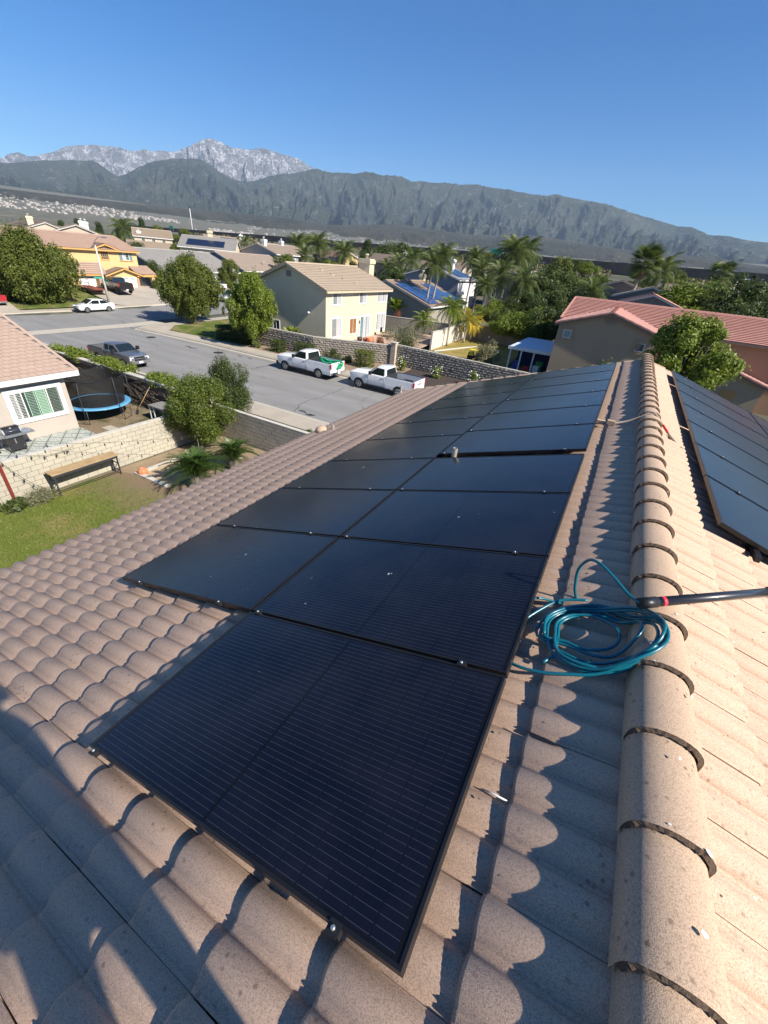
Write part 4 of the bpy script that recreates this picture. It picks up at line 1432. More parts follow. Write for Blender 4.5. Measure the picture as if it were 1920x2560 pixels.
# half barrel pot, terracotta pot, pad of concrete
m_pot = M_plain('dark_pot', (0.06, 0.05, 0.05), 0.7, var=.3, vscale=8)
m_terra = M_plain('terracotta', (0.55, 0.20, 0.09), 0.75, var=.15, vscale=9, bumps=.3, bscale=30)
t = thing('planter', 'dark round half barrel planter under the round tree', 'planter', (-16.35, 11.95, 0))
mb = MB(); mb.lathe([(.21, 0), (.27, .18), (.29, .36), (.26, .36), (.25, .30)], (0, 0, 0), 18); o = mesh_obj('pot', mb.mesh('pot', m_pot), t)
mb = MB(); mb.lathe([(.252, .27), (.01, .31)], (0, 0, 0), 18); mesh_obj('soil', mb.mesh('soil', m_mulch), t)
mb = MB(); mb.lathe([(.275, .15), (.283, .16), (.283, .19), (.277, .2)], (0, 0, 0), 18, cap=False); mesh_obj('hoop', mb.mesh('hoop', m_alu), t)
mb = MB(); mb.tube([(0, 0, .3), (.03, .02, .6), (-.02, .05, .95)], [.03, .02, .012], 6); mesh_obj('stem', mb.mesh('stem', m_bark), t)
t = thing('carved_pot', 'orange terracotta pot shaped like a carved pumpkin on the soil', 'pot', (-16.5, 9.12, 0))
mb = MB(); mb.lathe([(.10, 0), (.175, .06), (.20, .15), (.175, .25), (.12, .29), (.13, .31), (.10, .31), (.09, .27)], (0, 0, 0), 20); mesh_obj('pot', mb.mesh('pot', m_terra), t)
mb = MB()
for k in range(9):
    a = k * 2 * math.pi / 9
    mb.tube([(math.cos(a) * r_, math.sin(a) * r_, z) for r_, z in ((.11, .01), (.182, .07), (.206, .15), (.182, .24), (.125, .285))], .014, 5)
mesh_obj('rib', mb.mesh('rib', m_terra), t)
t = thing('garden_edging', 'pale concrete border frame around a sandy square beside the sago palms', 'edging', (-15.8, 10.4, 0))
mb = MB()
mb.box(-16.8, 8.9, -.05, -14.7, 9.12, .09); mb.build('border', m_cap, t)
mb = MB(); mb.box(-16.8, 9.123, -.05, -16.58, 12.2, .088); mb.build('border', m_cap, t)
mb = MB(); mb.box(-16.577, 9.123, -.05, -14.7, 12.2, .045); mb.build('sand', M_plain('pale_sand', (.40, .30, .19), .95, var=.25, vscale=3), t)

# sago palms
sago_fr = [frond_mesh('frond', 1.05, 34, .17, .02, .62, m_lf_sago, .15, s, vshape=.6, stem_w=.012) for s in (11, 12)]
def sago(lab, loc, n, sc, seed):
    t = thing('sago_palm', lab, 'palm', loc, 0, 'sago palms'); t.scale = (sc,) * 3
    rnd = random.Random(seed)
    mb = MB(); mb.lathe([(.16, 0), (.2, .15), (.17, .34), (.06, .42)], (0, 0, 0), 10); mesh_obj('trunk', mb.mesh('trunk', m_bark), t)
    for k in range(n):
        q = k / n
        o = mesh_obj('frond', sago_fr[k % 2], t, (0, 0, .38))
        o.rotation_euler = (rnd.uniform(-.2, .2), -(R(72) * (1 - q) + R(4) * q), k * 2.399)
        s = rnd.uniform(.85, 1.1); o.scale = (s, s, s)
sago('large dark green sago palm beside the roof edge', (-13.75, 9.75, 0), 60, 1.5, 1)
sago('smaller sago palm behind the large one near the grey wall', (-13.9, 11.9, 0), 50, 1.3, 2)

# rocks, straw
rnd = random.Random(6)
m_rock = M_plain('pale_rock', (.48, .44, .38), .9, var=.2, vscale=5, bumps=.8, bscale=12)
for i, (x, y, s, lab) in enumerate(((-16.0, 13.75, .22, 'largest pale rock on the soil beside the grey wall'), (-15.6, 13.6, .15, 'middle pale rock to the right of the largest by the wall'), (-16.3, 13.5, .12, 'small pale rock to the left of the largest by the wall'), (-14.6, 12.9, .11, 'lone pale rock nearest the smaller sago palm'))):
    bm = bmesh.new(); bmesh.ops.create_icosphere(bm, subdivisions=2, radius=s)
    for v in bm.verts:
        v.co *= 1 + rnd.uniform(-.18, .18); v.co.z *= .6
    me = bpy.data.meshes.new('rock'); bm.to_mesh(me); bm.free(); me.materials.append(m_rock)
    tag(mesh_obj('rock', me, None, (x, y, s * .35)), lab, 'rock')

# long bench table against the wall
m_wood = M_plain('weathered_wood', (.36, .25, .13), .8, var=.35, vscale=4, bumps=.5, bscale=30, dirt=.4)
m_steel = M_plain('dark_steel', (.05, .055, .065), .5, .4)
t = thing('bench_table', 'long narrow workbench with weathered wooden top and dark steel legs', 'table', (-17.42, 7.35, 0))
for k in range(3):
    mb = MB(); x = -17.68 + k * .175
    mb.box(x, 6.08, .90, x + .168, 8.64, .945 + rnd.uniform(-.003, .003)); mb.build('plank', m_wood, t)
mb = MB(); mb.box(-17.66, 6.12, .80, -17.63, 8.6, .897); mb.box(-17.21, 6.12, .80, -17.18, 8.6, .897); mb.build('apron', m_steel, t)
for y in (6.16, 8.56):
    for x in (-17.62, -17.20):
        mb = MB(); mb.bar((x, y, 0), (x, y, .9), .045); mb.build('leg', m_steel, t)
    mb = MB(); mb.bar((-17.6, y, .2), (-17.22, y, .2), .035); mb.bar((-17.6, y, .55), (-17.22, y, .55), .035); mb.bar((-17.6, y, .2), (-17.22, y, .55), .02); mb.build('end_brace', m_steel, t)
mb = MB(); mb.bar((-17.2, 6.18, .22), (-17.2, 8.54, .22), .03); mb.build('stretcher', m_steel, t)

# red post, string lights, lavender
t = thing('post', 'dark red patio post at the left edge holding the string lights', 'post', (-17.85, 4.95, 0))
mb = MB(); mb.bar((-17.85, 4.95, 0), (-17.85, 4.95, 2.5), .09); mb.build('post', M_plain('red_paint', (.16, .02, .015), .6), t)
mb = MB(); mb.box(-17.93, 4.87, 0, -17.77, 5.03, .02); mb.build('base_plate', m_steel, t)
m_wire = M_plain('black_cable', (.012, .012, .012), .6)
m_bulb = M_plain('dark_bulb', (.05, .05, .05), .25)
def string_light(lab, a, b_, sag, n):
    t = thing('string_light', lab, 'lights', a)
    mb = MB(); pts = []
    for i in range(17):
        q = i / 16; p = Vector(a).lerp(Vector(b_), q); p.z -= sag * 4 * q * (1 - q); pts.append(p)
    mb.tube(pts, .006, 4); mb.build('cable', m_wire, t)
    for k in range(n):
        q = (k + .5) / n; p = Vector(a).lerp(Vector(b_), q); p.z -= sag * 4 * q * (1 - q)
        mb = MB(); mb.lathe([(.012, 0), (.014, -.05), (.026, -.075), (.028, -.11), (.012, -.145)], p, 8); mb.build('bulb', m_bulb, t)
string_light('string of dark bulbs running from the red post towards the round tree', (-17.85, 4.95, 2.45), (-15.9, 11.9, 1.2), .18, 12)
string_light('string of dark bulbs drooping from the red post along the cream wall', (-17.85, 4.95, 2.3), (-17.75, 7.3, 1.55), .35, 6)
string_light('loose string of dark bulbs hanging down to the wall foot', (-17.85, 4.95, 1.9), (-17.6, 5.9, .35), .2, 5)
make_shrub('lavender_bush', 'grey green lavender clump at the foot of the wall by the red post', (-17.25, 5.55, 0), .45, .5, .5, m_lf_grey, 2600, .11, 5, aspect=.16, up=.9)
make_shrub('leafy_weed', 'broad leaved green weed at the left edge by the wall foot', (-17.35, 4.75, 0), .35, .35, .35, m_lf_mid, 700, .16, 6, cat='plant')
make_shrub('agave', 'spiky grey green plant on the planting strip outside the grey wall', (-16.1, 16.3, 0), .3, .3, .45, m_lf_grey, 160, .4, 7, cat='plant', aspect=.14, up=1.5)
make_shrub('agave', 'spiky plant outside the grey wall right at the roof edge', (-13.6, 17.0, 0), .4, .4, .5, m_lf_mid, 200, .45, 8, cat='plant', aspect=.14, up=1.5)

# neighbour's single storey house
m_stucco_n = M_plain('neighbour_stucco', (.42, .37, .315), .92, var=.06, vscale=1.5, bumps=.35, bscale=70, dirt=.12)
m_white = M_plain('white_trim', (.68, .67, .64), .6, var=.04, bumps=.1)
m_tile_n = M_concrete_tile('flat_tile_pinkish', (.35, .25, .19), (.46, .34, .265), speck=.5, fine=60, lichen=.2, rv=.6)
nh = thing('house', 'single storey beige house with flat brown tiles and a wide shuttered window', 'house', (-30, 4, 0))
NP = math.atan(.2945)
eave_x, eave_z = -23.22, 2.95
ridge_x = -31.5; ridge_z = eave_z + (eave_x - ridge_x) * .2945
mb = MB(); mb.prism([(-23.6, 0), (-23.6, 2.72), (-31.5, 2.72 + 7.9 * .2945), (-39.4, 2.72), (-39.4, 0)], 1, -8, 10.35); mb.build('wall', m_stucco_n, nh)
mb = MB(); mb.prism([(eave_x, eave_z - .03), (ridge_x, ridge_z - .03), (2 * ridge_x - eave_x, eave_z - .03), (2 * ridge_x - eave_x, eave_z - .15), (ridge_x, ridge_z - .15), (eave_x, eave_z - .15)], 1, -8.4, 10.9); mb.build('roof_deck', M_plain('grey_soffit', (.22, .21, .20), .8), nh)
mb = MB(); mb.box(eave_x + .002, -8.4, eave_z - .24, eave_x + .035, 10.93, eave_z + .0); mb.build('fascia_board', m_white, nh)
mb = MB()
sl = Vector((ridge_x - eave_x, 0, ridge_z - eave_z)).normalized(); nl = Vector((-sl.z, 0, sl.x)); nl = nl if nl.z > 0 else -nl
def nf_tile_mesh():
    mb = MB()
    vs = [(0, 0.006, .042), (0, .324, .042), (.40, .324, 0), (.40, .006, 0), (0.004, .006, .012), (0.004, .324, .012)]
    mb.add(vs, [(0, 1, 2, 3), (4, 5, 1, 0), (4, 0, 3), (5, 2, 1)])
    return mb
nt_mb = nf_tile_mesh(); nt_me = nt_mb.mesh('roof_tile', m_tile_n)
rnd = random.Random(21); mats_rest = []
slopeL = (Vector((ridge_x, 0, ridge_z)) - Vector((eave_x, 0, eave_z))).length
for k in range(int(slopeL / .33)):
    for j in range(58):
        y = 10.85 - .33 * (j + 1) + (.165 if k % 2 else 0)
        if y > 10.6:
            continue
        o_ = Vector((eave_x, y, eave_z)) + sl * (.33 * k - .02) + nl * (.0 + rnd.uniform(-.001, .004))
        mw = mat_axes(sl, sl.cross(nl) * -1 if False else Vector((0, 1, 0)), nl, o_)
        mw = mw @ Matrix.Rotation(rnd.uniform(-.01, .01), 4, 'Z')
        if j < 13 and k < 23:
            child_mesh('roof_tile', nt_me, nh, mw)
        else:
            mats_rest.append(mw)
for k in range(int(slopeL / .33)):
    for j in range(58):
        o_ = Vector((2 * ridge_x - eave_x, 10.85 - .33 * (j + 1), eave_z)) + Vector((-sl.x, 0, sl.z)) * (.33 * k)
        mats_rest.append(mat_axes(Vector((-sl.x, 0, sl.z)), Vector((0, 1, 0)), Vector((-nl.x, 0, nl.z)), o_))
join_instances('distant_roof_tiles', np.array(nt_mb.v), np.array([(0, 1, 2, 3), (4, 5, 1, 0)]), mats_rest, m_tile_n, nh)
mb = MB(); mb.box(0, -.06, -.06, .36, .10, .035); me_rk = mb.mesh('rake_tile', m_tile_n)
for k in range(int(slopeL / .33)):
    child_mesh('rake_tile', me_rk, nh, mat_axes(sl, Vector((0, 1, 0)), nl, Vector((eave_x, 10.87, eave_z + .01)) + sl * (.33 * k) + nl * (.012 * (k % 2))))
# wide window with plantation shutters
WX = -23.6
def rect_frame(mb, x0, x1, y0, y1, z0, z1, w):
    mb.box(x0, y0, z0, x1, y1, z0 + w); mb.box(x0, y0, z1 - w, x1, y1, z1)
    mb.box(x0 - .0005, y0, z0 + w + .0005, x1 - .001, y0 + w, z1 - w - .0005); mb.box(x0 - .0005, y1 - w, z0 + w + .0005, x1 - .001, y1, z1 - w - .0005)
wy0, wy1, wz0, wz1 = 7.72, 10.12, .86, 2.45
mb = MB(); rect_frame(mb, WX + .003, WX + .06, wy0, wy1, wz0, wz1, .14); wt = mb.build('window_trim', m_white, nh)
mb = MB(); rect_frame(mb, WX + .0, WX + .045, wy0 + .145, wy1 - .145, wz0 + .145, wz1 - .145, .045)
for q in (.25, .74):
    y = wy0 + .15 + q * (wy1 - wy0 - .3); mb.box(WX + .002, y - .02, wz0 + .195, WX + .04, y + .02, wz1 - .195)
wf = mb.build('window', m_white, nh)
m_shut_g = M_plain('green_tinted_shutter', (.42, .62, .46), .6, var=.05)
m_shut_w = M_plain('white_shutter', (.70, .70, .66), .6, var=.05)
m_win_dark = M_plain('dark_window_glass', (.04, .055, .05), .12, spec=.6)
mb = MB(); mb.box(WX + .001, wy0 + .19, wz0 + .19, WX + .006, wy1 - .19, wz1 - .19); mb.build('pane', m_win_dark, nh).parent = nh
iy0, iy1 = wy0 + .2, wy1 - .2
for (q0, q1, mt, ang) in ((0.0, .11, m_shut_w, .6), (.12, .235, m_shut_w, .9), (.31, .50, m_shut_g, .9), (.52, .725, m_shut_g, .5), (.76, .99, M_plain('screen_shutter', (.30, .36, .29), .7), .9)):
    y0_, y1_ = iy0 + q0 * (iy1 - iy0), iy0 + q1 * (iy1 - iy0)
    mb = MB(); n_ = 17
    for k in range(n_):
        z = wz0 + .22 + k * (wz1 - wz0 - .44) / (n_ - 1)
        mb.box(-.004, y0_ + .02, -.03, .004, y1_ - .02, .03, Matrix.Translation((WX + .022, 0, z)) @ Matrix.Rotation(ang, 4, 'Y'))
    mb.box(WX + .012, y0_, wz0 + .19, WX + .034, y0_ + .02, wz1 - .19); mb.box(WX + .012, y1_ - .02, wz0 + .19, WX + .034, y1_, wz1 - .19)
    mb.build('shutter', mt, nh)

# patterned patio
m, nt, b = nodes_of('patterned_patio_tile')
vec = coords(nt, 'pos', (1, 1, 0))
sp = N(nt, 'ShaderNodeSeparateXYZ'); nt.links.new(vec, sp.inputs[0])
def diag(sgn):
    t = math_n(nt, 'ADD', math_n(nt, 'MULTIPLY', sp.outputs[0], 1.0), math_n(nt, 'MULTIPLY', sp.outputs[1], sgn * 1.35))
    f = math_n(nt, 'FRACT', math_n(nt, 'DIVIDE', t, .95))
    return math_n(nt, 'ABSOLUTE', math_n(nt, 'SUBTRACT', f, .5))
d1, d2 = diag(1), diag(-1)
ln_ = math_n(nt, 'GREATER_THAN', math_n(nt, 'MAXIMUM', d1, d2), .45)
inner = math_n(nt, 'MULTIPLY', math_n(nt, 'GREATER_THAN', math_n(nt, 'MAXIMUM', d1, d2), .36), math_n(nt, 'LESS_THAN', math_n(nt, 'MAXIMUM', d1, d2), .40))
orn = math_n(nt, 'MULTIPLY', math_n(nt, 'LESS_THAN', math_n(nt, 'MAXIMUM', d1, d2), .33), math_n(nt, 'GREATER_THAN', noise(nt, coords(nt, 'pos', (9, 9, 0)), 1.0, 1), .54))
c = mix(nt, math_n(nt, 'MULTIPLY', ln_, .85), (.44, .44, .39), (.04, .06, .07))
c = mix(nt, math_n(nt, 'MULTIPLY', inner, .8), c, (.12, .2, .2))
c = mix(nt, math_n(nt, 'MULTIPLY', orn, .75), c, (.13, .22, .2))
nt.links.new(c, b.inputs['Base Color']); b.inputs['Roughness'].default_value = .6
m_patio = m
sheet('patio', [(-23.58, -6), (-18.12, -6), (-18.12, 9.2), (-21.2, 10.38), (-23.58, 10.38)], .03, m_patio, 'patio of patterned teal and cream tiles beside the beige house')
t = thing('paver', 'grey square stepping stone on the weeds below the trampoline', 'paver', (-22.3, 11.3, 0))
mb = MB(); mb.box(-22.75, 11.0, 0.0, -21.95, 11.5, .045); mb.build('slab', m_conc, t)

# barbecue
m_ss = M_plain('stainless', (.50, .52, .55), .28, .9, var=.08)
m_gloss = M_plain('black_enamel', (.015, .015, .017), .25, coat=.4)
g = thing('barbecue', 'black and stainless gas barbecue with open side shelf on the patterned patio', 'barbecue', (-22.72, 7.22, 0))
mb = MB(); mb.box(-22.97, 6.88, .12, -22.5, 7.52, .78); mb.build('cabinet', m_gloss, g)
mb = MB(); mb.box(-22.497, 7.15, .42, -22.475, 7.19, .68); mb.build('handle', m_ss, g)
mb = MB(); mb.box(-23.02, 6.42, .80, -22.40, 7.98, .86); mb.build('shelf', m_ss, g)
mb = MB(); mb.box(-22.47, 6.85, .785, -22.36, 7.55, .90, ); o = mb.build('control_panel', m_ss, g)
for k in range(4):
    mb = MB(); mb.tube([(-22.355, 6.97 + k * .155, .845), (-22.33, 6.97 + k * .155, .845)], .026, 10); mb.build('knob', m_ss, o)
mb = MB(); pr = [(-.27, .87), (-.27, 1.02), (-.18, 1.14), (.02, 1.17), (.17, 1.10), (.25, .93), (.25, .87)]
mb.prism([(-22.75 + a, z) for a, z in pr], 1, 6.9, 7.5); o = mb.build('lid', m_gloss, g)
mb = MB(); mb.prism([(-22.75 + a * 1.02, z + .004) for a, z in pr], 1, 6.86, 6.896); mb.prism([(-22.75 + a * 1.02, z + .004) for a, z in pr], 1, 7.504, 7.54); mb.build('lid_end', m_ss, o)
mb = MB(); mb.tube([(-22.5, 6.98, 1.02), (-22.44, 6.98, 1.03), (-22.44, 7.42, 1.03), (-22.5, 7.42, 1.02)], .012, 6); mb.build('lid_handle', m_ss, o)
mb = MB(); mb.lathe([(.04, 0), (.04, .012)], (-22.62, 7.2, 1.115), 12); mb.build('gauge', m_white, o)
for (x, y) in ((-22.93, 6.95), (-22.93, 7.46), (-22.55, 6.95), (-22.55, 7.46)):
    mb = MB(); mb.tube([(x, y - .02, .06), (x, y + .02, .06)], .06, 10); mb.build('wheel', m_black, g)
mb = MB(); mb.box(-22.85, 7.6, .862, -22.6, 7.82, .95); mb.build('side_burner', m_ss, g)

# trampoline
tr = thing('trampoline', 'round trampoline with blue edge pad and sagging black safety net', 'trampoline', (-24.62, 12.1, 0))
cx, cy = -24.62, 12.1
m_net, nt, b = nodes_of('black_net')
vec = coords(nt)
nb_ = N(nt, 'ShaderNodeBsdfTransparent'); ms = N(nt, 'ShaderNodeMixShader'); ms.inputs[0].default_value = .75
b.inputs['Base Color'].default_value = (.01, .01, .01, 1); b.inputs['Roughness'].default_value = .8
nt.links.new(nb_.outputs[0], ms.inputs[1]); nt.links.new(b.outputs[0], ms.inputs[2]); nt.links.new(ms.outputs[0], nt.nodes['Material Output'].inputs[0])
mb = MB(); mb.lathe([(1.32, .80), (1.32, .806)], (cx, cy, 0), 40); mb.build('jumping_mat', M_plain('black_mat', (.012, .012, .013), .8), tr)
mb = MB(); mb.lathe([(1.30, .81), (1.33, .845), (1.62, .83), (1.66, .78), (1.62, .77), (1.3, .79), (1.30, .81)], (cx, cy, 0), 44, cap=False); mb.build('edge_pad', M_plain('blue_pad', (.10, .30, .50), .55, var=.2, vscale=3, coat=.2), tr)
for k in range(4):
    a = k * math.pi / 2 + .5
    mb = MB(); p = lambda r, aa, z: (cx + r * math.cos(aa), cy + r * math.sin(aa), z)
    mb.tube([p(1.6, a - .22, .76), p(1.6, a - .22, .03), p(1.6, a + .22, .03), p(1.6, a + .22, .76)], .022, 6); mb.build('leg', m_steel, tr)
tops = []
for k in range(6):
    a = k * math.pi / 3 + .15
    top = p(1.62 + .06 * math.sin(k * 2.3), a, 2.42 - .1 * (k % 2)); tops.append(top)
    mb = MB(); mb.tube([p(1.68, a, .3), p(1.69, a, .9), p(1.68, a, 1.6), top], [.02, .022, .02, .016], 6); mb.build('net_pole', m_steel, tr)
V, F = [], []
NS = 36
for i in range(NS):
    q = i / NS * 6; k = int(q) % 6; f = q - int(q)
    a0 = k * math.pi / 3 + .15; aa = a0 + f * math.pi / 3
    sag = 4 * f * (1 - f)
    za = (tops[k][2] * (1 - f) + tops[(k + 1) % 6][2] * f) - .16 * sag
    for j, (rr, z) in enumerate(((1.34, .82), (1.42, 1.3), (1.5 - .12 * sag, 1.8), (1.62 - .18 * sag, za))):
        V.append((cx + rr * math.cos(aa), cy + rr * math.sin(aa), z))
for i in range(NS):
    for j in range(3):
        F.append((i * 4 + j, ((i + 1) % NS) * 4 + j, ((i + 1) % NS) * 4 + j + 1, i * 4 + j + 1))
mb = MB(); mb.add(V, F, True); mb.build('safety_net', m_net, tr)
mb = MB()
for i in range(NS):
    mb.bar(V[i * 4 + 3], V[((i + 1) % NS) * 4 + 3], .03, .03)
mb.build('net_hem', m_black, tr)

# shovel and folding table
t = thing('shovel', 'long handled shovel leaning on the vine wall right of the trampoline', 'shovel', (-23.2, 13.6, 0))
mb = MB(); mb.tube([(-23.25, 13.45, .3), (-23.0, 14.3, 1.5)], .018, 8); mb.build('handle', m_wood, t)
mb = MB(); mb.prism([(-.11, 0), (-.11, .2), (-.03, .3), (.03, .3), (.11, .2), (.09, .05), (0, -.02)], 1, 0, .012)
mb.v = [tuple(Matrix.Translation((-23.27, 13.38, .03)) @ Matrix.Rotation(-.35, 4, 'X') @ Vector(q)) for q in mb.v]; mb.build('blade', m_ss, t)
t = thing('outdoor_table', 'grey covered table with white legs behind the cream wall', 'table', (-21.2, 14.0, 0))
mb = MB(); mb.box(-22.1, 13.4, .82, -19.6, 14.3, .88); mb.build('top', M_plain('grey_cover', (.20, .19, .18), .9, var=.3, vscale=2), t)
for x in (-22.05, -21.7, -19.7):
    for y in (13.45, 14.2):
        mb = MB(); mb.bar((x, y, 0), (x, y, .82), .06); mb.build('leg', m_white, t)

# ================================================================ houses
def roof_mat(name, c0, c1, s=1.0):
    m, nt, b = nodes_of(name)
    vec = coords(nt)
    c = mix(nt, noise(nt, vec, 3.2, 4, .7), c0, c1)
    c = mix(nt, math_n(nt, 'MULTIPLY', ramp(nt, noise(nt, vec, 11, 2, .6), [(.4, 1), (.6, 0)]), .35), c, tuple(x * .72 for x in c0))
    c = mix(nt, math_n(nt, 'MULTIPLY', ramp(nt, noise(nt, vec, .5, 6, .7), [(.5, 0), (.75, 1)]), .35), c, tuple(x * .7 for x in c0))
    nt.links.new(c, b.inputs['Base Color'])
    b.inputs['Roughness'].default_value = .85
    bump(nt, b, noise(nt, vec, 30, 3), .4, .02)
    return m
m_r_tan = roof_mat('tan_flat_tile', (.36, .285, .21), (.47, .385, .29))
m_r_brown = roof_mat('brown_tile', (.27, .20, .155), (.38, .29, .225))
m_r_pink = roof_mat('pinkish_tile', (.33, .26, .205), (.43, .35, .285))
m_r_red = roof_mat('red_tile', (.46, .22, .17), (.58, .315, .25))
m_r_clay = roof_mat('clay_barrel_tile', (.31, .215, .165), (.43, .305, .24))
m_r_grey = roof_mat('grey_shingle', (.27, .255, .235), (.37, .35, .32))
m_pv_blue = M_plain('blue_solar_cells', (.02, .045, .14), .22, var=.25, vscale=2, coat=.5)
m_pv_dark = M_plain('dark_solar_cells', (.012, .016, .035), .25, var=.2, vscale=2, coat=.3)
m_trim_w = M_plain('white_house_trim', (.66, .65, .62), .7, var=.05)
m_soffit = M_plain('shaded_soffit', (.20, .18, .155), .85)  # one even grey brown for soffits, roof undersides and vents
m_blind = M_plain('window_blind', (.43, .44, .44), .35, var=.08, vscale=8, coat=.6)
m_pane = M_plain('window_glass', (.05, .07, .08), .08, spec=.8, coat=.5)
m_pane_b = M_plain('bluish_glass', (.14, .22, .26), .08, coat=.6)
def stucco(name, c):
    return M_plain(name, c, .93, var=.06, vscale=1.0, bumps=.35, bscale=40, dirt=.12)

def slope_courses(E0, E1, up, Ls, inset0=0.0, inset1=0.0, exp_=.35, lift=.085, wave=None, nrm=None, tl=None):
    """tile courses of one roof slope, each lapping the one below; E0,E1 eave ends, up = unit vector up the slope"""
    E0, E1, up = Vector(E0), Vector(E1), Vector(up).normalized()
    along = (E1 - E0); W = along.length; along.normalize()
    nrm = nrm or along.cross(up).normalized()
    if nrm.z < 0: nrm = -nrm
    mb = MB(); n = int(math.ceil(Ls / exp_))
    for k in range(n):
        u0, u1 = k * exp_, min((k + 1) * exp_ + .03, Ls)
        a0, b0 = inset0 * u0, W - inset1 * u0
        a1, b1 = inset0 * u1, W - inset1 * u1
        if b0 - a0 < .2:
            break
        if wave:
            m_ = max(2, int((b0 - a0) / wave * 4))
            prof = [(i / m_) for i in range(m_ + 1)]
            h = lambda t: .035 * max(0, math.sin(2 * math.pi * t * (b0 - a0) / wave)) 
        else:
            prof = [0, 1]; h = lambda t: 0
        base = len(mb.v)
        for t in prof:
            w0 = a0 + t * (b0 - a0); w1 = a1 + t * (b1 - a1)
            p = E0 + along * w0 + up * u0
            mb.v.append(tuple(p + nrm * (lift * .45)))
            mb.v.append(tuple(p + nrm * (lift + h(t))))
            mb.v.append(tuple(E0 + along * w1 + up * u1 + nrm * (.004 + h(t))))
        q0 = len(mb.v)
        for w_ in (a0, b0):
            mb.v.append(tuple(E0 + along * w_ + up * (u0 + .05) + nrm * (-.01)))
            mb.v.append(tuple(E0 + along * w_ + up * (u0 + .05) + nrm * (lift * .45)))
        mb.f.append((q0, q0 + 2, q0 + 3, q0 + 1)); mb.sm.append(False)
        for i in range(len(prof) - 1):
            j = base + i * 3
            mb.f.append((j, j + 3, j + 4, j + 1)); mb.sm.append(False)
            mb.f.append((j + 1, j + 4, j + 5, j + 2)); mb.sm.append(bool(wave))
    return mb

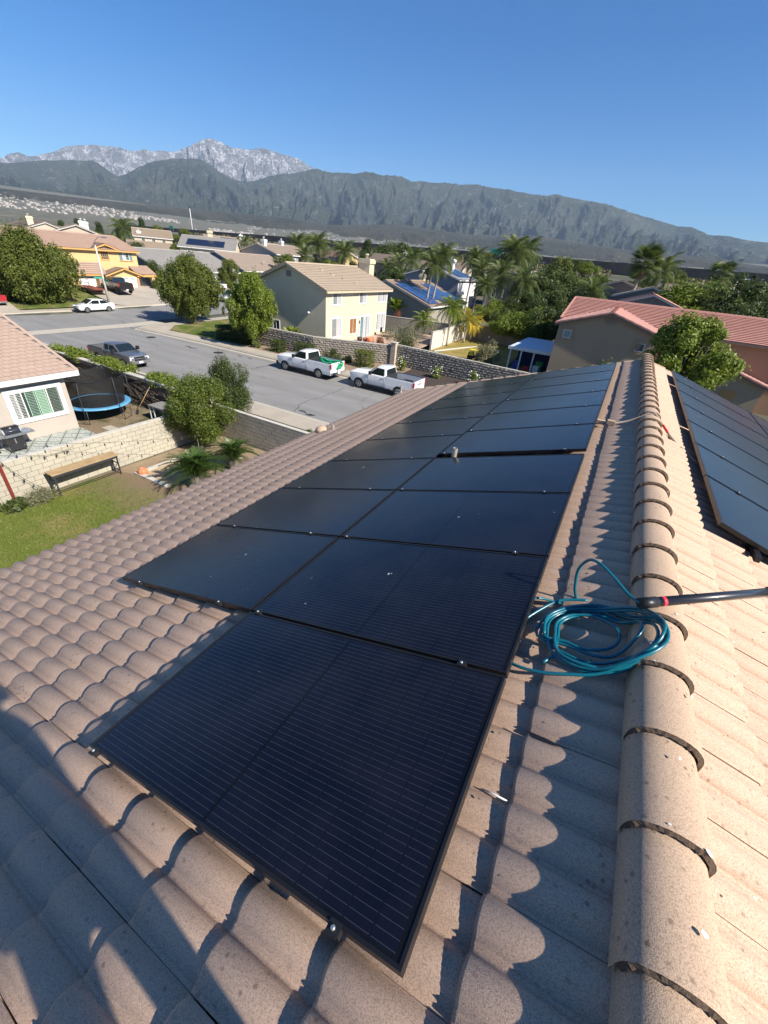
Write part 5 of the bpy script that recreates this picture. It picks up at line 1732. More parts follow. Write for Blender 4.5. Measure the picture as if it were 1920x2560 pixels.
class House:
    """gabled house; local frame: ridge along local y, rotated rz about its centre"""
    def __init__(s, label, cx, cy, zg, w, l, ze, zr, wall, roof, rz=0, over=.45, trim=None, exp_=.35, wave=None, gable_over=.35, cat='house', name='house', rake=True, pieces=False):
        s.t = thing(name, label, cat, (cx, cy, zg), rz)
        s.m = Matrix.Translation((cx, cy, zg)) @ Matrix.Rotation(rz, 4, 'Z')
        s.w, s.l, s.ze, s.zr, s.zg = w, l, ze - zg, zr - zg, zg
        s.wallm, s.roofm = wall, roof
        h = s.ze; r = s.zr; hw = w / 2; hl = l / 2
        pitch = (r - h) / (hw + over)
        zw = h + pitch * over
        s.pitch = pitch
        mb = MB(); mb.prism([(-hw, -1.5), (-hw, zw - .12), (0, r - .13), (hw, zw - .12), (hw, -1.5)], 1, -hl, hl)
        s.wall = mesh_obj('wall', mb.mesh('wall', wall), s.t)
        g = gable_over
        mb = MB(); mb.prism([(-hw - over, h - .02), (0, r - .02), (hw + over, h - .02), (hw + over, h - .17), (0, r - .17), (-hw - over, h - .17)], 1, -hl - g, hl + g)
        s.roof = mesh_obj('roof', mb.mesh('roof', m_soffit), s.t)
        for sg in (1, -1):
            E0 = Vector((sg * (hw + over), -hl - g, h)); E1 = Vector((sg * (hw + over), hl + g, h))
            up = Vector((-sg * (hw + over), 0, r - h))
            mb = slope_courses(E0, E1, up, up.length, exp_=exp_, wave=wave)
            o = mesh_obj('tile_courses', mb.mesh('tile_courses', roof, fixn=False), s.roof); o['kind'] = 'stuff'
        # ridge and rake tiles
        mb = MB(); y = -hl - g
        while y < hl + g - .1:
            mb.tube([(0, y, r + .03), (0, min(y + .37, hl + g), r + .015)], [.14, .12], 6, smooth=False); y += .36
        o = mesh_obj('ridge_tiles', mb.mesh('ridge_tiles', roof), s.roof); o['kind'] = 'stuff'
        if rake:
            mb = MB()
            for sg in (1, -1):
                for e in (-1, 1):
                    up = Vector((-sg * (hw + over), 0, r - h)); L_ = up.length; up.normalize()
                    k = 0.0; i = 0
                    while k < L_ - .05:
                        p = Vector((sg * (hw + over), e * (hl + g), h)) + up * k
                        mb.bar(p + Vector((0, 0, .03 + .012 * (i % 2))), p + up * min(.34, L_ - k) + Vector((0, 0, .03 + .012 * (i % 2))), .16, .11); k += .36; i += 1
            o = mesh_obj('rake_tiles', mb.mesh('rake_tiles', roof), s.roof); o['kind'] = 'stuff'
        tm = trim or m_trim_w
        for sg in (1, -1):
            mb = MB(); x = sg * (hw + over)
            mb.box(min(x, x + sg * .03) + sg * .002, -hl - g, h - .2, max(x, x + sg * .03) + sg * .002, hl + g, h - .005)
            mesh_obj('fascia', mb.mesh('fascia', tm), s.t)
        mb = MB()
        for e in (-1, 1):
            for sg in (1, -1):
                y_ = e * (hl + g + .018)
                mb.bar((sg * (hw + over), y_, h - .10), (0, y_, r - .10), .03, .18)
        mesh_obj('barge_board', mb.mesh('barge_board', tm), s.t)

    def face(s, f):
        hw, hl = s.w / 2, s.l / 2
        return {'+x': (Vector((hw, 0, 0)), Vector((0, 1, 0)), Vector((1, 0, 0))), '-x': (Vector((-hw, 0, 0)), Vector((0, -1, 0)), Vector((-1, 0, 0))),
                '-y': (Vector((0, -hl, 0)), Vector((1, 0, 0)), Vector((0, -1, 0))), '+y': (Vector((0, hl, 0)), Vector((-1, 0, 0)), Vector((0, 1, 0)))}[f]

    def window(s, f, t, z, w, h, trim=None, tw=.1, pane=None, blind=None, mull=1, name='window', sash=None, rows=0, label=None):
        """t = centre along the face, z = centre height above the plot"""
        o, r, n = s.face(f)
        c = o + r * t + Vector((0, 0, z))
        fm = mat_axes(r, Vector((0, 0, 1)), n, c)
        def bx(mb, x0, y0, z0, x1, y1, z1):
            mb.box(x0, y0, z0, x1, y1, z1, fm)
        mb = MB(); W, H = w / 2, h / 2
        if tw:
            bx(mb, -W - tw, -H - tw, .002, W + tw, -H, .05); bx(mb, -W - tw, H, .002, W + tw, H + tw, .05)
            bx(mb, -W - tw, -H + .001, .002, -W, H - .001, .048); bx(mb, W, -H + .001, .002, W + tw, H - .001, .048)
        q = .045
        bx(mb, -W, -H, .002, W, -H + q, .035); bx(mb, -W, H - q, .002, W, H, .035)
        bx(mb, -W, -H + q, .002, -W + q, H - q, .034); bx(mb, W - q, -H + q, .002, W, H - q, .034)
        for k in range(mull):
            x = -W + 2 * W * (k + 1) / (mull + 1); bx(mb, x - .022, -H + q, .003, x + .022, H - q, .033)
        for k in range(rows):
            y = -H + 2 * H * (k + 1) / (rows + 1); bx(mb, -W + q, y - .015, .004, W - q, y + .015, .03)
        fo = mesh_obj(name, mb.mesh(name, trim or m_trim_w), s.t)
        if label: fo['label'] = label
        mb = MB(); bx(mb, -W + .01, -H + .01, .001, W - .01, H - .01, .012)
        mesh_obj('pane', mb.mesh('pane', pane or m_pane), fo)
        if blind:
            mb = MB()
            for (a, b_) in blind:
                bx(mb, -W + q + (2 * W - 2 * q) * a, -H + q, .013, -W + q + (2 * W - 2 * q) * b_, H - q, .017)
            mesh_obj('blind', mb.mesh('blind', m_blind), fo)
        return fo

    def chimney(s, x, y, w, d, z0, z1, m):
        mb = MB(); mb.box(x - w / 2, y - d / 2, z0 - s.zg, x + w / 2, y + d / 2, z1 - s.zg)
        mb.box(x - w / 2 - .12, y - d / 2 - .12, z1 - s.zg - .5, x + w / 2 + .12, y + d / 2 + .12, z1 - s.zg - .12)
        mb.lathe([(.16, z1 - s.zg), (.16, z1 - s.zg + .35), (.26, z1 - s.zg + .36), (.22, z1 - s.zg + .5)], (x, y, 0), 10)
        return mesh_obj('chimney', mb.mesh('chimney', m), s.roof)

    def box(s, name, mat, x0, y0, z0, x1, y1, z1, parent=None):
        mb = MB(); mb.box(x0, y0, z0 - s.zg, x1, y1, z1 - s.zg)
        return mesh_obj(name, mb.mesh(name, mat), parent or s.t)

    def pv(s, side, u0, y0, nu, ny, pw, pl, mat):
        """solar panels on a slope: side +1/-1, u0 from the eave"""
        hw = s.w / 2 + .45
        up = Vector((-side * hw, 0, s.zr - s.ze)).normalized()
        nn = Vector((side * up.z, 0, abs(up.x)))
        base = Vector((side * hw, 0, s.ze))
        me = getattr(House, 'pv_' + mat.name, None)
        for i in range(nu):
            for j in range(ny):
                if isinstance(u0, dict):
                    pass
                o_ = base + up * (u0 + i * (pw + .03)) + Vector((0, y0 + j * (pl + .03), 0)) + nn * .12
                mb = MB(); mb.box(0, 0, 0, pw, pl, .04, mat_axes(up, Vector((0, 1, 0)), nn, o_))
                mesh_obj('solar_panel', mb.mesh('solar_panel', mat), s.roof)

# --- cream two storey house with the shaded gable
W_cream = stucco('cream_stucco', (.56, .50, .355))
Hc = House('two storey cream house with tan tiles behind the retaining wall and white framed windows', -31.65, 43.15, .6, 9.3, 12.7, 5.78, 7.76, W_cream, m_r_tan, gable_over=.4, trim=M_plain('tan_trim', (.50, .42, .29), .8))
yc = 43.15
def cw(y0, z0, y1, z1, **k):
    k.setdefault('blind', [(.5, .98)]); k.setdefault('pane', M_plain('grey_screened_glass', (.22, .23, .23), .25, coat=.5))
    Hc.window('+x', (y0 + y1) / 2 - yc, (z0 + z1) / 2 - .6, y1 - y0 - .22, z1 - z0 - .22, tw=.12, **k)
cw(37.85, 4.37, 39.55, 5.72); cw(40.45, 5.35, 41.8, 5.75, mull=1, blind=None); cw(42.9, 4.36, 44.6, 5.72); cw(47.0, 4.36, 49.3, 5.72, blind=[(.12, .62), (.68, .98)])
cw(37.7, 1.28, 39.7, 3.3); cw(41.1, 1.31, 42.7, 3.12, blind=None, pane=M_plain('amber_curtain', (.26, .12, .04), .4, coat=.4)); cw(47.0, 1.23, 49.35, 3.3, blind=[(.12, .62), (.68, .98)])
cw(43.3, .62, 45.6, 3.2, name='sliding_door', pane=m_pane_b, blind=[(.3, .62), (.7, .96)])
Hc.chimney(1.0, 7.0, 1.55, 1.1, 3.0, 8.75, W_cream)
mb = MB(); mb.box(-.28, -6.42, 6.6 - .6, .28, -6.352, 7.1 - .6); mesh_obj('gable_vent', mb.mesh('gable_vent', m_soffit), Hc.t)
mb = MB(); mb.lathe([(.06, 0), (.12, .03), (.13, .14), (.05, .2)], (2.65, -6.6, 2.9), 10); mb.box(2.6, -6.6, 2.98, 2.7, -6.35, 3.04); mesh_obj('wall_lamp', mb.mesh('wall_lamp', m_trim_w), Hc.t)
mb = MB(); mb.box(4.652, 0.02, 1.8, 4.74, .12, 2.1); mesh_obj('wall_lamp', mb.mesh('wall_lamp', m_black), Hc.t)
for (x, y, h) in ((1.2, -2.6, .35), (2.0, -1.8, .3), (2.9, -.9, .35), (3.8, .2, .3)):
    mb = MB(); z = 7.76 - .6 - x * Hc.pitch; mb.lathe([(.05, z - .1), (.05, z + h)], (x, y, 0), 8); mb.box(x - .25, y - .2, z - .12, x + .22, y + .2, z + .05); mesh_obj('roof_vent', mb.mesh('roof_vent', m_r_tan), Hc.roof)
Hc.window('-y', -2.0, 1.2, .9, .9, tw=.08)

# --- yellow house across the junction
W_yel = stucco('yellow_stucco', (.58, .42, .20)); m_or = M_plain('orange_trim', (.58, .32, .10), .7); m_shut_b = M_plain('teal_shutter', (.14, .22, .23), .7)
Hy = House('two storey yellow house with clay barrel tile roofs and two white garage doors', -80.0, 40.3, 1.1, 11.0, 17.4, 6.37, 8.12, W_yel, m_r_clay, trim=m_or, wave=.3, over=.5)
yy = 40.3
Hy.window('+x', 43.73 - yy, 5.59 - 1.1, 1.15, 1.05, trim=m_or, tw=.12, rows=2, mull=3)
for (a, b_, z0, z1) in ((46.6, 47.65, 5.1, 6.1), (35.4, 36.9, 5.15, 6.1)):
    Hy.window('+x', (a + b_) / 2 - yy, (z0 + z1) / 2 - 1.1, b_ - a, z1 - z0, trim=m_trim_w, tw=.04, blind=[(0, .45)], rows=2)
    for q in (a - .3, b_ + .3):
        Hy.box('shutter', m_shut_b, 5.502, q - yy - .22, z0 - .05, 5.55, q - yy + .22, z1 + .05)
    Hy.box('sill', m_or, 5.502, a - yy - .55, z0 - .17, 5.6, b_ - yy + .55, z0 - .06)
# projecting centre gable
mb = MB(); mb.prism([(42.0 - yy, .5), (42.0 - yy, 6.3 - 1.1), (43.9 - yy, 7.0 - 1.1), (45.8 - yy, 6.3 - 1.1), (45.8 - yy, .5)], 0, 4.5, 5.485); mesh_obj('gable_wall', mb.mesh('gable_wall', W_yel), Hy.t)
def cross_gable(H, y0, ya, y1, x0, x1, ze, za, roof, trim, wave=None, name='gable_roof'):
    """small gable roof with ridge along local x"""
    g = mesh_obj(name, None, H.t) if False else None
    mb = MB(); mb.prism([(y0, ze - .02), (ya, za - .02), (y1, ze - .02), (y1, ze - .15), (ya, za - .15), (y0, ze - .15)], 0, x0, x1)
    o = mesh_obj(name, mb.mesh(name, m_soffit), H.t)
    for (ye, sg) in ((y0, 1), (y1, -1)):
        up = Vector((0, ya - ye, za - ze))
        mb = slope_courses(Vector((x0, ye, ze)), Vector((x1, ye, ze)), up, up.length, wave=wave)
        c = mesh_obj('tile_courses', mb.mesh('tile_courses', roof, fixn=False), o); c['kind'] = 'stuff'
    mb = MB()
    for ye in (y0, y1):
        mb.bar((x1 + .02, ye, ze - .1), (x1 + .02, ya, za - .1), .04, .18)
    mesh_obj('barge_board', mb.mesh('barge_board', trim), o)
    return o
cross_gable(Hy, 41.5 - yy, 43.9 - yy, 46.3 - yy, 2.0, 5.95, 6.37 - 1.1, 7.16 - 1.1, m_r_clay, m_or, .3)
# garage wing: hipped roof at the left, gable over the double door, porch at the right
gx = 7.2
mb = MB(); mb.box(5.4, 37.7 - yy, -.5, gx - .8, 42.0 - yy, 3.1 - 1.1); mb.box(5.4, 42.0 - yy, -.5, gx, 47.5 - yy, 3.1 - 1.1); mesh_obj('garage_wall', mb.mesh('garage_wall', W_yel), Hy.t)
mb = MB(); mb.prism([(42.2 - yy, 2.0), (45.1 - yy, 2.85), (47.9 - yy, 2.0)], 0, gx - .5, gx - .01); mesh_obj('gable_wall', mb.mesh('gable_wall', W_yel), Hy.t)
mb = MB(); mb.add([(gx - .3, 37.1 - yy, 2.0), (gx - .3, 42.4 - yy, 2.0), (5.45, 42.4 - yy, 3.3), (5.45, 39.2 - yy, 3.3), (5.45, 37.1 - yy, 2.0)], [(0, 1, 2, 3), (0, 3, 4)]); o = mesh_obj('garage_roof', mb.mesh('garage_roof', m_soffit, fixn=False), Hy.t)
mb = slope_courses((gx - .3, 37.1 - yy, 2.03), (gx - .3, 42.6 - yy, 2.03), (-(gx - .3 - 5.45), 0, 1.5), 2.1, inset0=.9, inset1=0, wave=.3); c = mesh_obj('tile_courses', mb.mesh('tile_courses', m_r_clay, fixn=False), o); c['kind'] = 'stuff'
mb = slope_courses((5.45, 37.1 - yy, 2.03), (gx - .3, 37.1 - yy, 2.03), (0, 2.1, 1.4), 2.45, inset0=0, inset1=.7, wave=None); c = mesh_obj('tile_courses', mb.mesh('tile_courses', m_r_clay, fixn=False), o); c['kind'] = 'stuff'
mb = MB(); mb.box(gx - .28, 37.1 - yy, 1.82, gx - .24, 42.4 - yy, 2.02); mesh_obj('fascia', mb.mesh('fascia', m_or), Hy.t)
cross_gable(Hy, 41.9 - yy, 45.1 - yy, 48.3 - yy, 4.0, gx + .45, 1.95, 3.0, m_r_clay, m_or, .3)
mb = slope_courses((gx + .3, 47.2 - yy, 2.15), (gx + .3, 50.6 - yy, 2.15), (-2.4, 0, 1.15), 2.65, wave=.3, nrm=None); o = mesh_obj('porch_roof', mb.mesh('porch_roof', m_r_clay, fixn=False), Hy.t)
mb = MB(); mb.box(4.5, 47.2 - yy, 1.8, gx + .28, 50.6 - yy, 2.12); mesh_obj('porch_beam', mb.mesh('porch_beam', m_or), Hy.t)
mb = MB(); mb.box(gx - .3, 49.75 - yy, -.5, gx + .2, 50.3 - yy, 1.8); mesh_obj('porch_column', mb.mesh('porch_column', W_yel), Hy.t)
m_brick = M_plain('pale_brick', (.35, .24, .18), .9, var=.35, vscale=14)
m_gdoor = M_plain('white_garage_door', (.74, .73, .70), .6, var=.04)
def garage_door(H, y0, y1, x, z0, z1, n=4, mat=None, lights=True):
    mb = MB(); mb.box(x + .002, y0, z0, x + .03, y1, z1); d = mesh_obj('garage_door', mb.mesh('garage_door', mat or m_gdoor), H.t)
    hh = (z1 - z0) / n
    for k in range(n):
        mb = MB(); mb.box(x + .031, y0 + .03, z0 + hh * k + .015, x + .05, y1 - .03, z0 + hh * (k + 1) - .015); mesh_obj('door_panel', mb.mesh('door_panel', mat or m_gdoor), d)
    if lights:
        w = (y1 - y0) / max(2, round((y1 - y0) / 1.2)); q = y0
        while q < y1 - .3:
            mb = MB(); mb.box(x + .051, q + .12, z1 - hh + .14, x + .056, q + w - .12, z1 - .14); mesh_obj('door_light', mb.mesh('door_light', m_pane), d); q += w
garage_door(Hy, 38.55 - yy, 40.9 - yy, gx - .8, 0, 1.75)
garage_door(Hy, 42.5 - yy, 47.0 - yy, gx, 0, 1.7)
for q in (41.0, 41.9 + .1, 47.1):
    Hy.box('brick_column', m_brick, gx - .78, q - yy, .6, gx + .06, q + .42 - yy, 2.6)

# --- houses up the cross street
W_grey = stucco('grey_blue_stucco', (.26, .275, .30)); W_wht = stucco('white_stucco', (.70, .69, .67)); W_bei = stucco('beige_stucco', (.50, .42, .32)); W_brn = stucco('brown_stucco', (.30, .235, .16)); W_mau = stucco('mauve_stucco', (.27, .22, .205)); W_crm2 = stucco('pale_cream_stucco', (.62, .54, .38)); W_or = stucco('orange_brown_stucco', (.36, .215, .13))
Ha = House('low grey house with grey shingle roof and dark garage door up the cross street', -84.0, 62.6, 1.1, 17.2, 17.8, 3.75, 6.65, W_grey, m_r_grey, exp_=.5, rake=False)
garage_door(Ha, 66.2 - 62.6, 70.9 - 62.6, 8.6, .0, 2.2, mat=M_plain('dark_garage_door', (.055, .055, .055), .5), n=5, lights=False)
Ha.box('white_pier', W_wht, 8.602, 65.2 - 62.6, 1.1, 8.7, 66.1 - 62.6, 3.7); Ha.box('white_pier', W_wht, 8.602, 71.0 - 62.6, 1.1, 8.7, 71.4 - 62.6, 3.7)
Ha.window('+x', -4.5, 1.5, 1.6, 1.2, tw=.08)
Hb = House('low house with grey blue gable and pinkish tile roof beyond the dark garage', -84.0, 82.0, 1.4, 16.2, 16.4, 4.1, 7.0, W_grey, m_r_pink, exp_=.4)
mb = MB(); mb.lathe([(.1, 0), (.3, .12), (.34, .2)], (5.5, 0.5, 4.2), 12); mesh_obj('dish', mb.mesh('dish', m_trim_w), Hb.roof)
He = House('two storey dark gabled house with white balcony windows behind the pinkish roof', -89.0, 96.2, 1.7, 12.2, 8.5, 7.5, 9.4, W_grey, m_r_pink)
for q in (-2.6, -.9, .8, 2.6):
    He.window('+x', q, 4.4, .8, 1.2, tw=.12)
He.box('white_wall', W_wht, 6.12, -4.1, 2.0, 6.22, 4.1, 5.0)
He.chimney(1, -3, 1.1, .9, 7, 10.4, W_wht)
Hc2 = House('two storey cream house with dark solar panels on its grey roof beyond the grey house', -97.6, 84.6, 1.6, 11.0, 12.5, 7.25, 9.55, W_crm2, m_r_grey, rz=R(-51), exp_=.5, rake=False)
Hc2.pv(1, 1.0, -4.8, 3, 7, 1.1, 1.2, m_pv_dark)
for q in (-4, -1.5, 1.5, 4):
    Hc2.window('+x', q, 4.3, 1.1, 1.2, tw=.08)
Hc2.chimney(-.5, 0, 1.1, 1, 7, 11.0, W_crm2)
Hf = House('two storey house with pinkish roof in front of the freeway field left of the palms', -96.0, 108.5, 2.0, 12.0, 12.0, 7.7, 9.6, W_mau, m_r_pink)
Hf.chimney(2, -2, 1.0, .8, 7, 10.6, W_wht)
Hd = House('two storey grey house with pinkish roof and one dark solar array far up the street', -133.0, 122.0, 2.2, 13.0, 14.0, 8.1, 10.4, W_grey, m_r_pink, rz=R(-30))
Hd.pv(1, 1.2, -2, 3, 4, 1.6, 1.3, m_pv_dark); Hd.chimney(1, 5, 1.2, 1, 8, 11.6, W_wht)
Hg = House('two storey beige house with white chimney and low front wing beyond the yellow house', -150.0, 106.0, 2.3, 14.0, 11.0, 8.2, 10.4, W_bei, m_r_tan, rz=R(-35))
Hg.chimney(4.5, -4.0, 1.5, 1.2, 5, 9.6, W_wht)
for q in (-3, 0, 3):
    Hg.window('+x', q, 4.8, 1.0, 1.3, tw=.08)
mb = MB(); mb.prism([(7.0, 0), (7.0, 4.6), (12.5, 2.9), (12.5, 0)], 1, -7.5, 5); mesh_obj('wing', mb.mesh('wing', W_bei), Hg.t)
mb = slope_courses((13, -8, 2.8), (13, 5.5, 2.8), (-6, 0, 1.9), 6.3); c = mesh_obj('wing_roof', mb.mesh('wing_roof', m_r_tan, fixn=False), Hg.t)
Hfl = House('two storey house with brown roof and yellow chimney at the far left', -152.0, 72.0, 1.9, 13.0, 17.0, 6.9, 9.3, W_bei, m_r_brown, rz=R(80))
Hfl.chimney(-2.5, -5.5, 1.4, 1.2, 6, 10.3, W_crm2)
Hh = House('house with brown roof and white chimney showing just above the yellow house ridge', -128.0, 70.0, 1.7, 12.0, 16.0, 7.2, 9.4, W_bei, m_r_brown, rz=R(60))
Hh.chimney(1, 6.0, 1.1, 1, 7, 10.4, W_wht); Hh.chimney(2, -6.5, 1.0, 1, 7, 10.2, W_wht)

# --- solar roof house and blue white house behind the cream one
Hs = House('single storey house with blue solar panels behind the twin palms', -32.5, 66.2, .9, 14.2, 14.4, 3.72, 6.3, stucco('grey_beige_stucco', (.30, .275, .23)), m_r_brown, exp_=.36)
for (u, y, nu, ny) in ((.6, -6.9, 6, 2), (1.6, -3.4, 4, 1), (.6, -1.5, 4, 2), (.6, 1.9, 6, 2), (.6, 5.2, 3, 1)):
    Hs.pv(1, u, y, nu, ny, 1.0, 1.62, m_pv_blue)
Hs.chimney(-.2, 5.5, .8, .7, 4, 7.3, W_crm2)
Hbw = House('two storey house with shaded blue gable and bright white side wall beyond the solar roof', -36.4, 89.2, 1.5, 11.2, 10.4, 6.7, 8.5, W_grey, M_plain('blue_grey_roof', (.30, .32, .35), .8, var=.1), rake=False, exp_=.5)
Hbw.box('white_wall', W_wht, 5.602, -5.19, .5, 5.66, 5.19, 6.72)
Hbw.pv(1, 1.0, -3.8, 4, 6, 1.1, 1.25, m_pv_dark)
for q in (-3.2, -1.9, 1.9):
    Hbw.window('+x', q, 4.2, .55, 1.3, tw=0, mull=0)
Hbw.chimney(.5, 2.5, 1.6, 1.2, 6, 10.0, W_wht)
Hn = House('two storey tan house with balcony and dark roof panels beyond the cream house chimney', -54.5, 114.0, 2.2, 10, 13, 7.3, 9.2, W_bei, m_r_pink, rz=R(90))
for q in (-4.0, -.5, 3.0):
    Hn.window('+x', q, 4.3, 1.6, 1.1, tw=.12); Hn.window('+x', q, 1.6, 1.8, 1.4, tw=.12)
Hn.pv(1, 1.2, 1.0, 2, 3, 1.4, 1.3, m_pv_dark)
Hm = House('two storey house with pinkish roof and white window bay beyond the palms', -73.0, 133.0, 2.6, 11, 14, 7.9, 9.9, W_mau, m_r_pink, rz=R(90))
Hm.window('+x', -4, 4.5, 1.6, 1.4, tw=.2); Hm.window('+x', 2, 4.5, 1.6, 1.4, tw=.2); Hm.chimney(0, -5.5, .8, .8, 8, 11, W_wht)
Hk = House('yellow walled house between the palms behind the cream roof', -87.0, 124.5, 2.4, 9, 11, 7.5, 9.4, W_yel, m_r_brown, rz=R(80))
Hk.window('+x', -1.5, 4.3, 1.2, 1.3, tw=.15, blind=[(0, 1)])
Hcf = House('cream house half hidden behind the tall feathery palms', -26.0, 107.0, 2.0, 9.5, 9.0, 7.2, 9.0, W_crm2, m_r_brown)
Hcf.window('+x', 0, 4, .9, 1.3, tw=.12); Hcf.chimney(3, 0, .8, .8, 7, 10.2, W_wht)
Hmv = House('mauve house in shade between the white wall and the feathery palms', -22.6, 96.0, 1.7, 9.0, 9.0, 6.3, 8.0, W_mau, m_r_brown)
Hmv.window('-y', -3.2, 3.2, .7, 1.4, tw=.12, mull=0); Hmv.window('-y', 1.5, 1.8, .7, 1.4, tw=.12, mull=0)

# --- red roofed brown house ahead
cx_, cy_ = -1.45, 45.6
Hr = House('brown stucco house with red tile roof filling the view beyond our ridge', cx_, cy_, .3, 7.5, 10.0, 5.6, 6.85, W_brn, m_r_red, exp_=.42,  trim=M_plain('brown_trim', (.17, .12, .09), .8), gable_over=.3, over=.35)
for (t_, z_, w_, pn) in (((-4.39,40.60,5.02)[0] - cx_, 4.55, .62, m_pane_b), ((1.33,40.60,4.56)[0] - cx_, 4.35, .62, m_pane)):
    Hr.window('-y', t_, z_, w_, .62, trim=m_trim_w, tw=0, mull=0, pane=pn)
    o_, r_, n_ = Hr.face('-y'); c_ = o_ + r_ * t_ + Vector((0, 0, z_))
    mb = MB(); W2 = .31
    for (a, b_, c2, d) in ((-W2 - .22, -W2 - .22, W2 + .22, -W2 - .02), (-W2 - .22, W2 + .02, W2 + .22, W2 + .22), (-W2 - .22, -W2 - .018, -W2 - .02, W2 + .018), (W2 + .02, -W2 - .018, W2 + .22, W2 + .018)):
        mb.box(c_.x + a, c_.y - .05, c_.z + b_, c_.x + c2, c_.y - .002, c_.z + d)
    mesh_obj('window_surround', mb.mesh('window_surround', M_plain('tan_surround', (.28, .205, .135), .9)), Hr.t)
def louvre(H, x, z, w, h):
    mb = MB(); mb.box(x - w / 2, -5.04, z - h / 2, x + w / 2, -5.003, z + h / 2)
    o = mesh_obj('louvre_vent', mb.mesh('louvre_vent', m_soffit), H.t)
    k = 0
    while k < h - .05:
        mb = MB(); mb.box(x - w / 2 + .02, -5.08, z - h / 2 + k + .02, x + w / 2 - .02, -5.042, z - h / 2 + k + .06); mesh_obj('slat', mb.mesh('slat', W_brn), o); k += .085
louvre(Hr, -.22, 5.95, .36, .42); louvre(Hr, .22, 5.95, .36, .42); louvre(Hr, 2.6, 4.4, .4, .5)
Hr2 = House('long red tiled main wing of the brown house running to the right', 5.4, 52.5, .3, 13.0, 22.0, 5.6, 7.2, W_or, m_r_red, exp_=.44,  rz=R(90), trim=M_plain('brown_trim', (.17, .12, .09), .8), gable_over=.3, over=.4)
# garage gable porch low on the right
Hp = House('low red tiled porch wing with a gutter at the right of the bushy tree', 8.6, 45.0, .2, 5.0, 2.6, 2.75, 3.7, W_brn, m_r_red, trim=M_plain('brown_trim', (.17, .12, .09), .8), over=.5, gable_over=.3)
Hp.box('wooden_door', M_plain('ochre_door', (.34, .19, .07), .7), -.2, -1.34, .3, .9, -1.31, 2.2)
for (gx_, gy_, gze, gzr, gw, gl, rm, lab, wl) in ((1.6, 76.0, 6.5, 7.95, 7.6, 12.0, m_r_red, 'mauve gable with heavy red rake tiles right behind the red roof', W_mau),
                                              (1.4, 94.0, 6.9, 8.75, 10.4, 13.0, m_r_tan, 'grey gable with tan rake tiles second behind the red roof', W_mau),
                                              (-3.8, 107.0, 8.15, 9.25, 6.4, 14.0, m_r_brown, 'small dark gable furthest behind the red roof', W_mau)):
    Hx = House(lab.replace('gable', 'gabled house'), gx_, gy_, 1.5, gw, gl, gze, gzr, wl, rm, wave=.33 if rm is m_r_red else None)
    for sg in (-1, 1):
        mb = MB(); mb.prism([(sg * .5 - .3, gze - 1.5 + .5), (sg * .5 - .3, gze - 1.5 + .75), (sg * .5, gze - 1.5 + .9), (sg * .5 + .3, gze - 1.5 + .75), (sg * .5 + .3, gze - 1.5 + .5)], 1, -gl / 2 - .04, -gl / 2 - .003); mesh_obj('gable_vent', mb.mesh('gable_vent', m_soffit), Hx.t)
Hq = House('low tan roofed house attached to the right of the grey gable', 11.5, 96.0, 1.6, 9.0, 10.0, 6.6, 7.7, W_bei, m_r_tan, wave=.33, rz=R(90))
Hz = House('far white walled house with grey roof at the right edge under the street lamp', 19.5, 104.0, 1.8, 8.0, 12.0, 5.4, 6.9, W_wht, m_r_brown, rz=R(75))
Hz2 = House('far grey roofed house near the freeway at the right edge', 24.0, 128.0, 2.4, 14.0, 12.0, 6.2, 7.8, W_mau, m_r_grey, rz=R(90))
Hz3 = House('far flat grey building below the fan palm', -8.0, 150.0, 3.0, 10.0, 22.0, 6.6, 7.6, W_wht, m_r_grey, rz=R(90))

# carport with white roof
cp = thing('carport', 'white roofed patio cover full of shaded clutter beside the brown house', 'patio cover', (-7.3, 46.5, .3))
mb = MB(); mb.box(-9.4, 42.5, 2.72, -5.25, 51.0, 2.86); mb.build('roof', M_plain('pale_blue_white_metal', (.56, .62, .70), .5, var=.05), cp)
mb = MB(); mb.box(-9.45, 42.42, 2.62, -5.25, 42.496, 2.9); mb.build('fascia', m_trim_w, cp)
for x in (-9.25, -8.2, -7.0):
    mb = MB(); mb.box(x, 42.55, .2, x + .12, 42.67, 2.72); mb.build('post', m_trim_w, cp)
mb = MB(); mb.box(-9.3, 47, .2, -5.3, 47.1, 2.7); mb.build('back_screen', M_plain('navy_screen', (.02, .03, .09), .9), cp)
rnd = random.Random(9)
for i, (x, y, w, h, c, lab) in enumerate(((-8.6, 43.6, .5, 1.1, (.03, .05, .25), 'dark blue barrel under the patio cover'), (-7.6, 43.9, .6, .7, (.45, .04, .03), 'red box under the patio cover'), (-6.6, 43.5, .55, 1.0, (.75, .75, .72), 'white tub under the patio cover'), (-6.5, 44.4, .6, 1.25, (.03, .35, .12), 'green crate stacked under the patio cover'), (-6.0, 43.2, .5, .5, (.1, .1, .1), 'black bin under the patio cover'))):
    mb = MB(); z0_ = gz(x, y); mb.box(x - w / 2, y - w / 2, z0_, x + w / 2, y + w / 2, z0_ + h * .9); o = thing('storage_box', lab, 'box', (x, y, z0_))
    mb.build('body', M_plain('box_paint_%s' % 'abcde'[i], c, .5), o)
    mb = MB(); mb.box(x - w / 2 - .02, y - w / 2 - .02, z0_ + h * .9 + .002, x + w / 2 + .02, y + w / 2 + .02, z0_ + h); mb.build('lid', M_plain('box_paint_%s' % 'abcde'[i], c, .5), o)

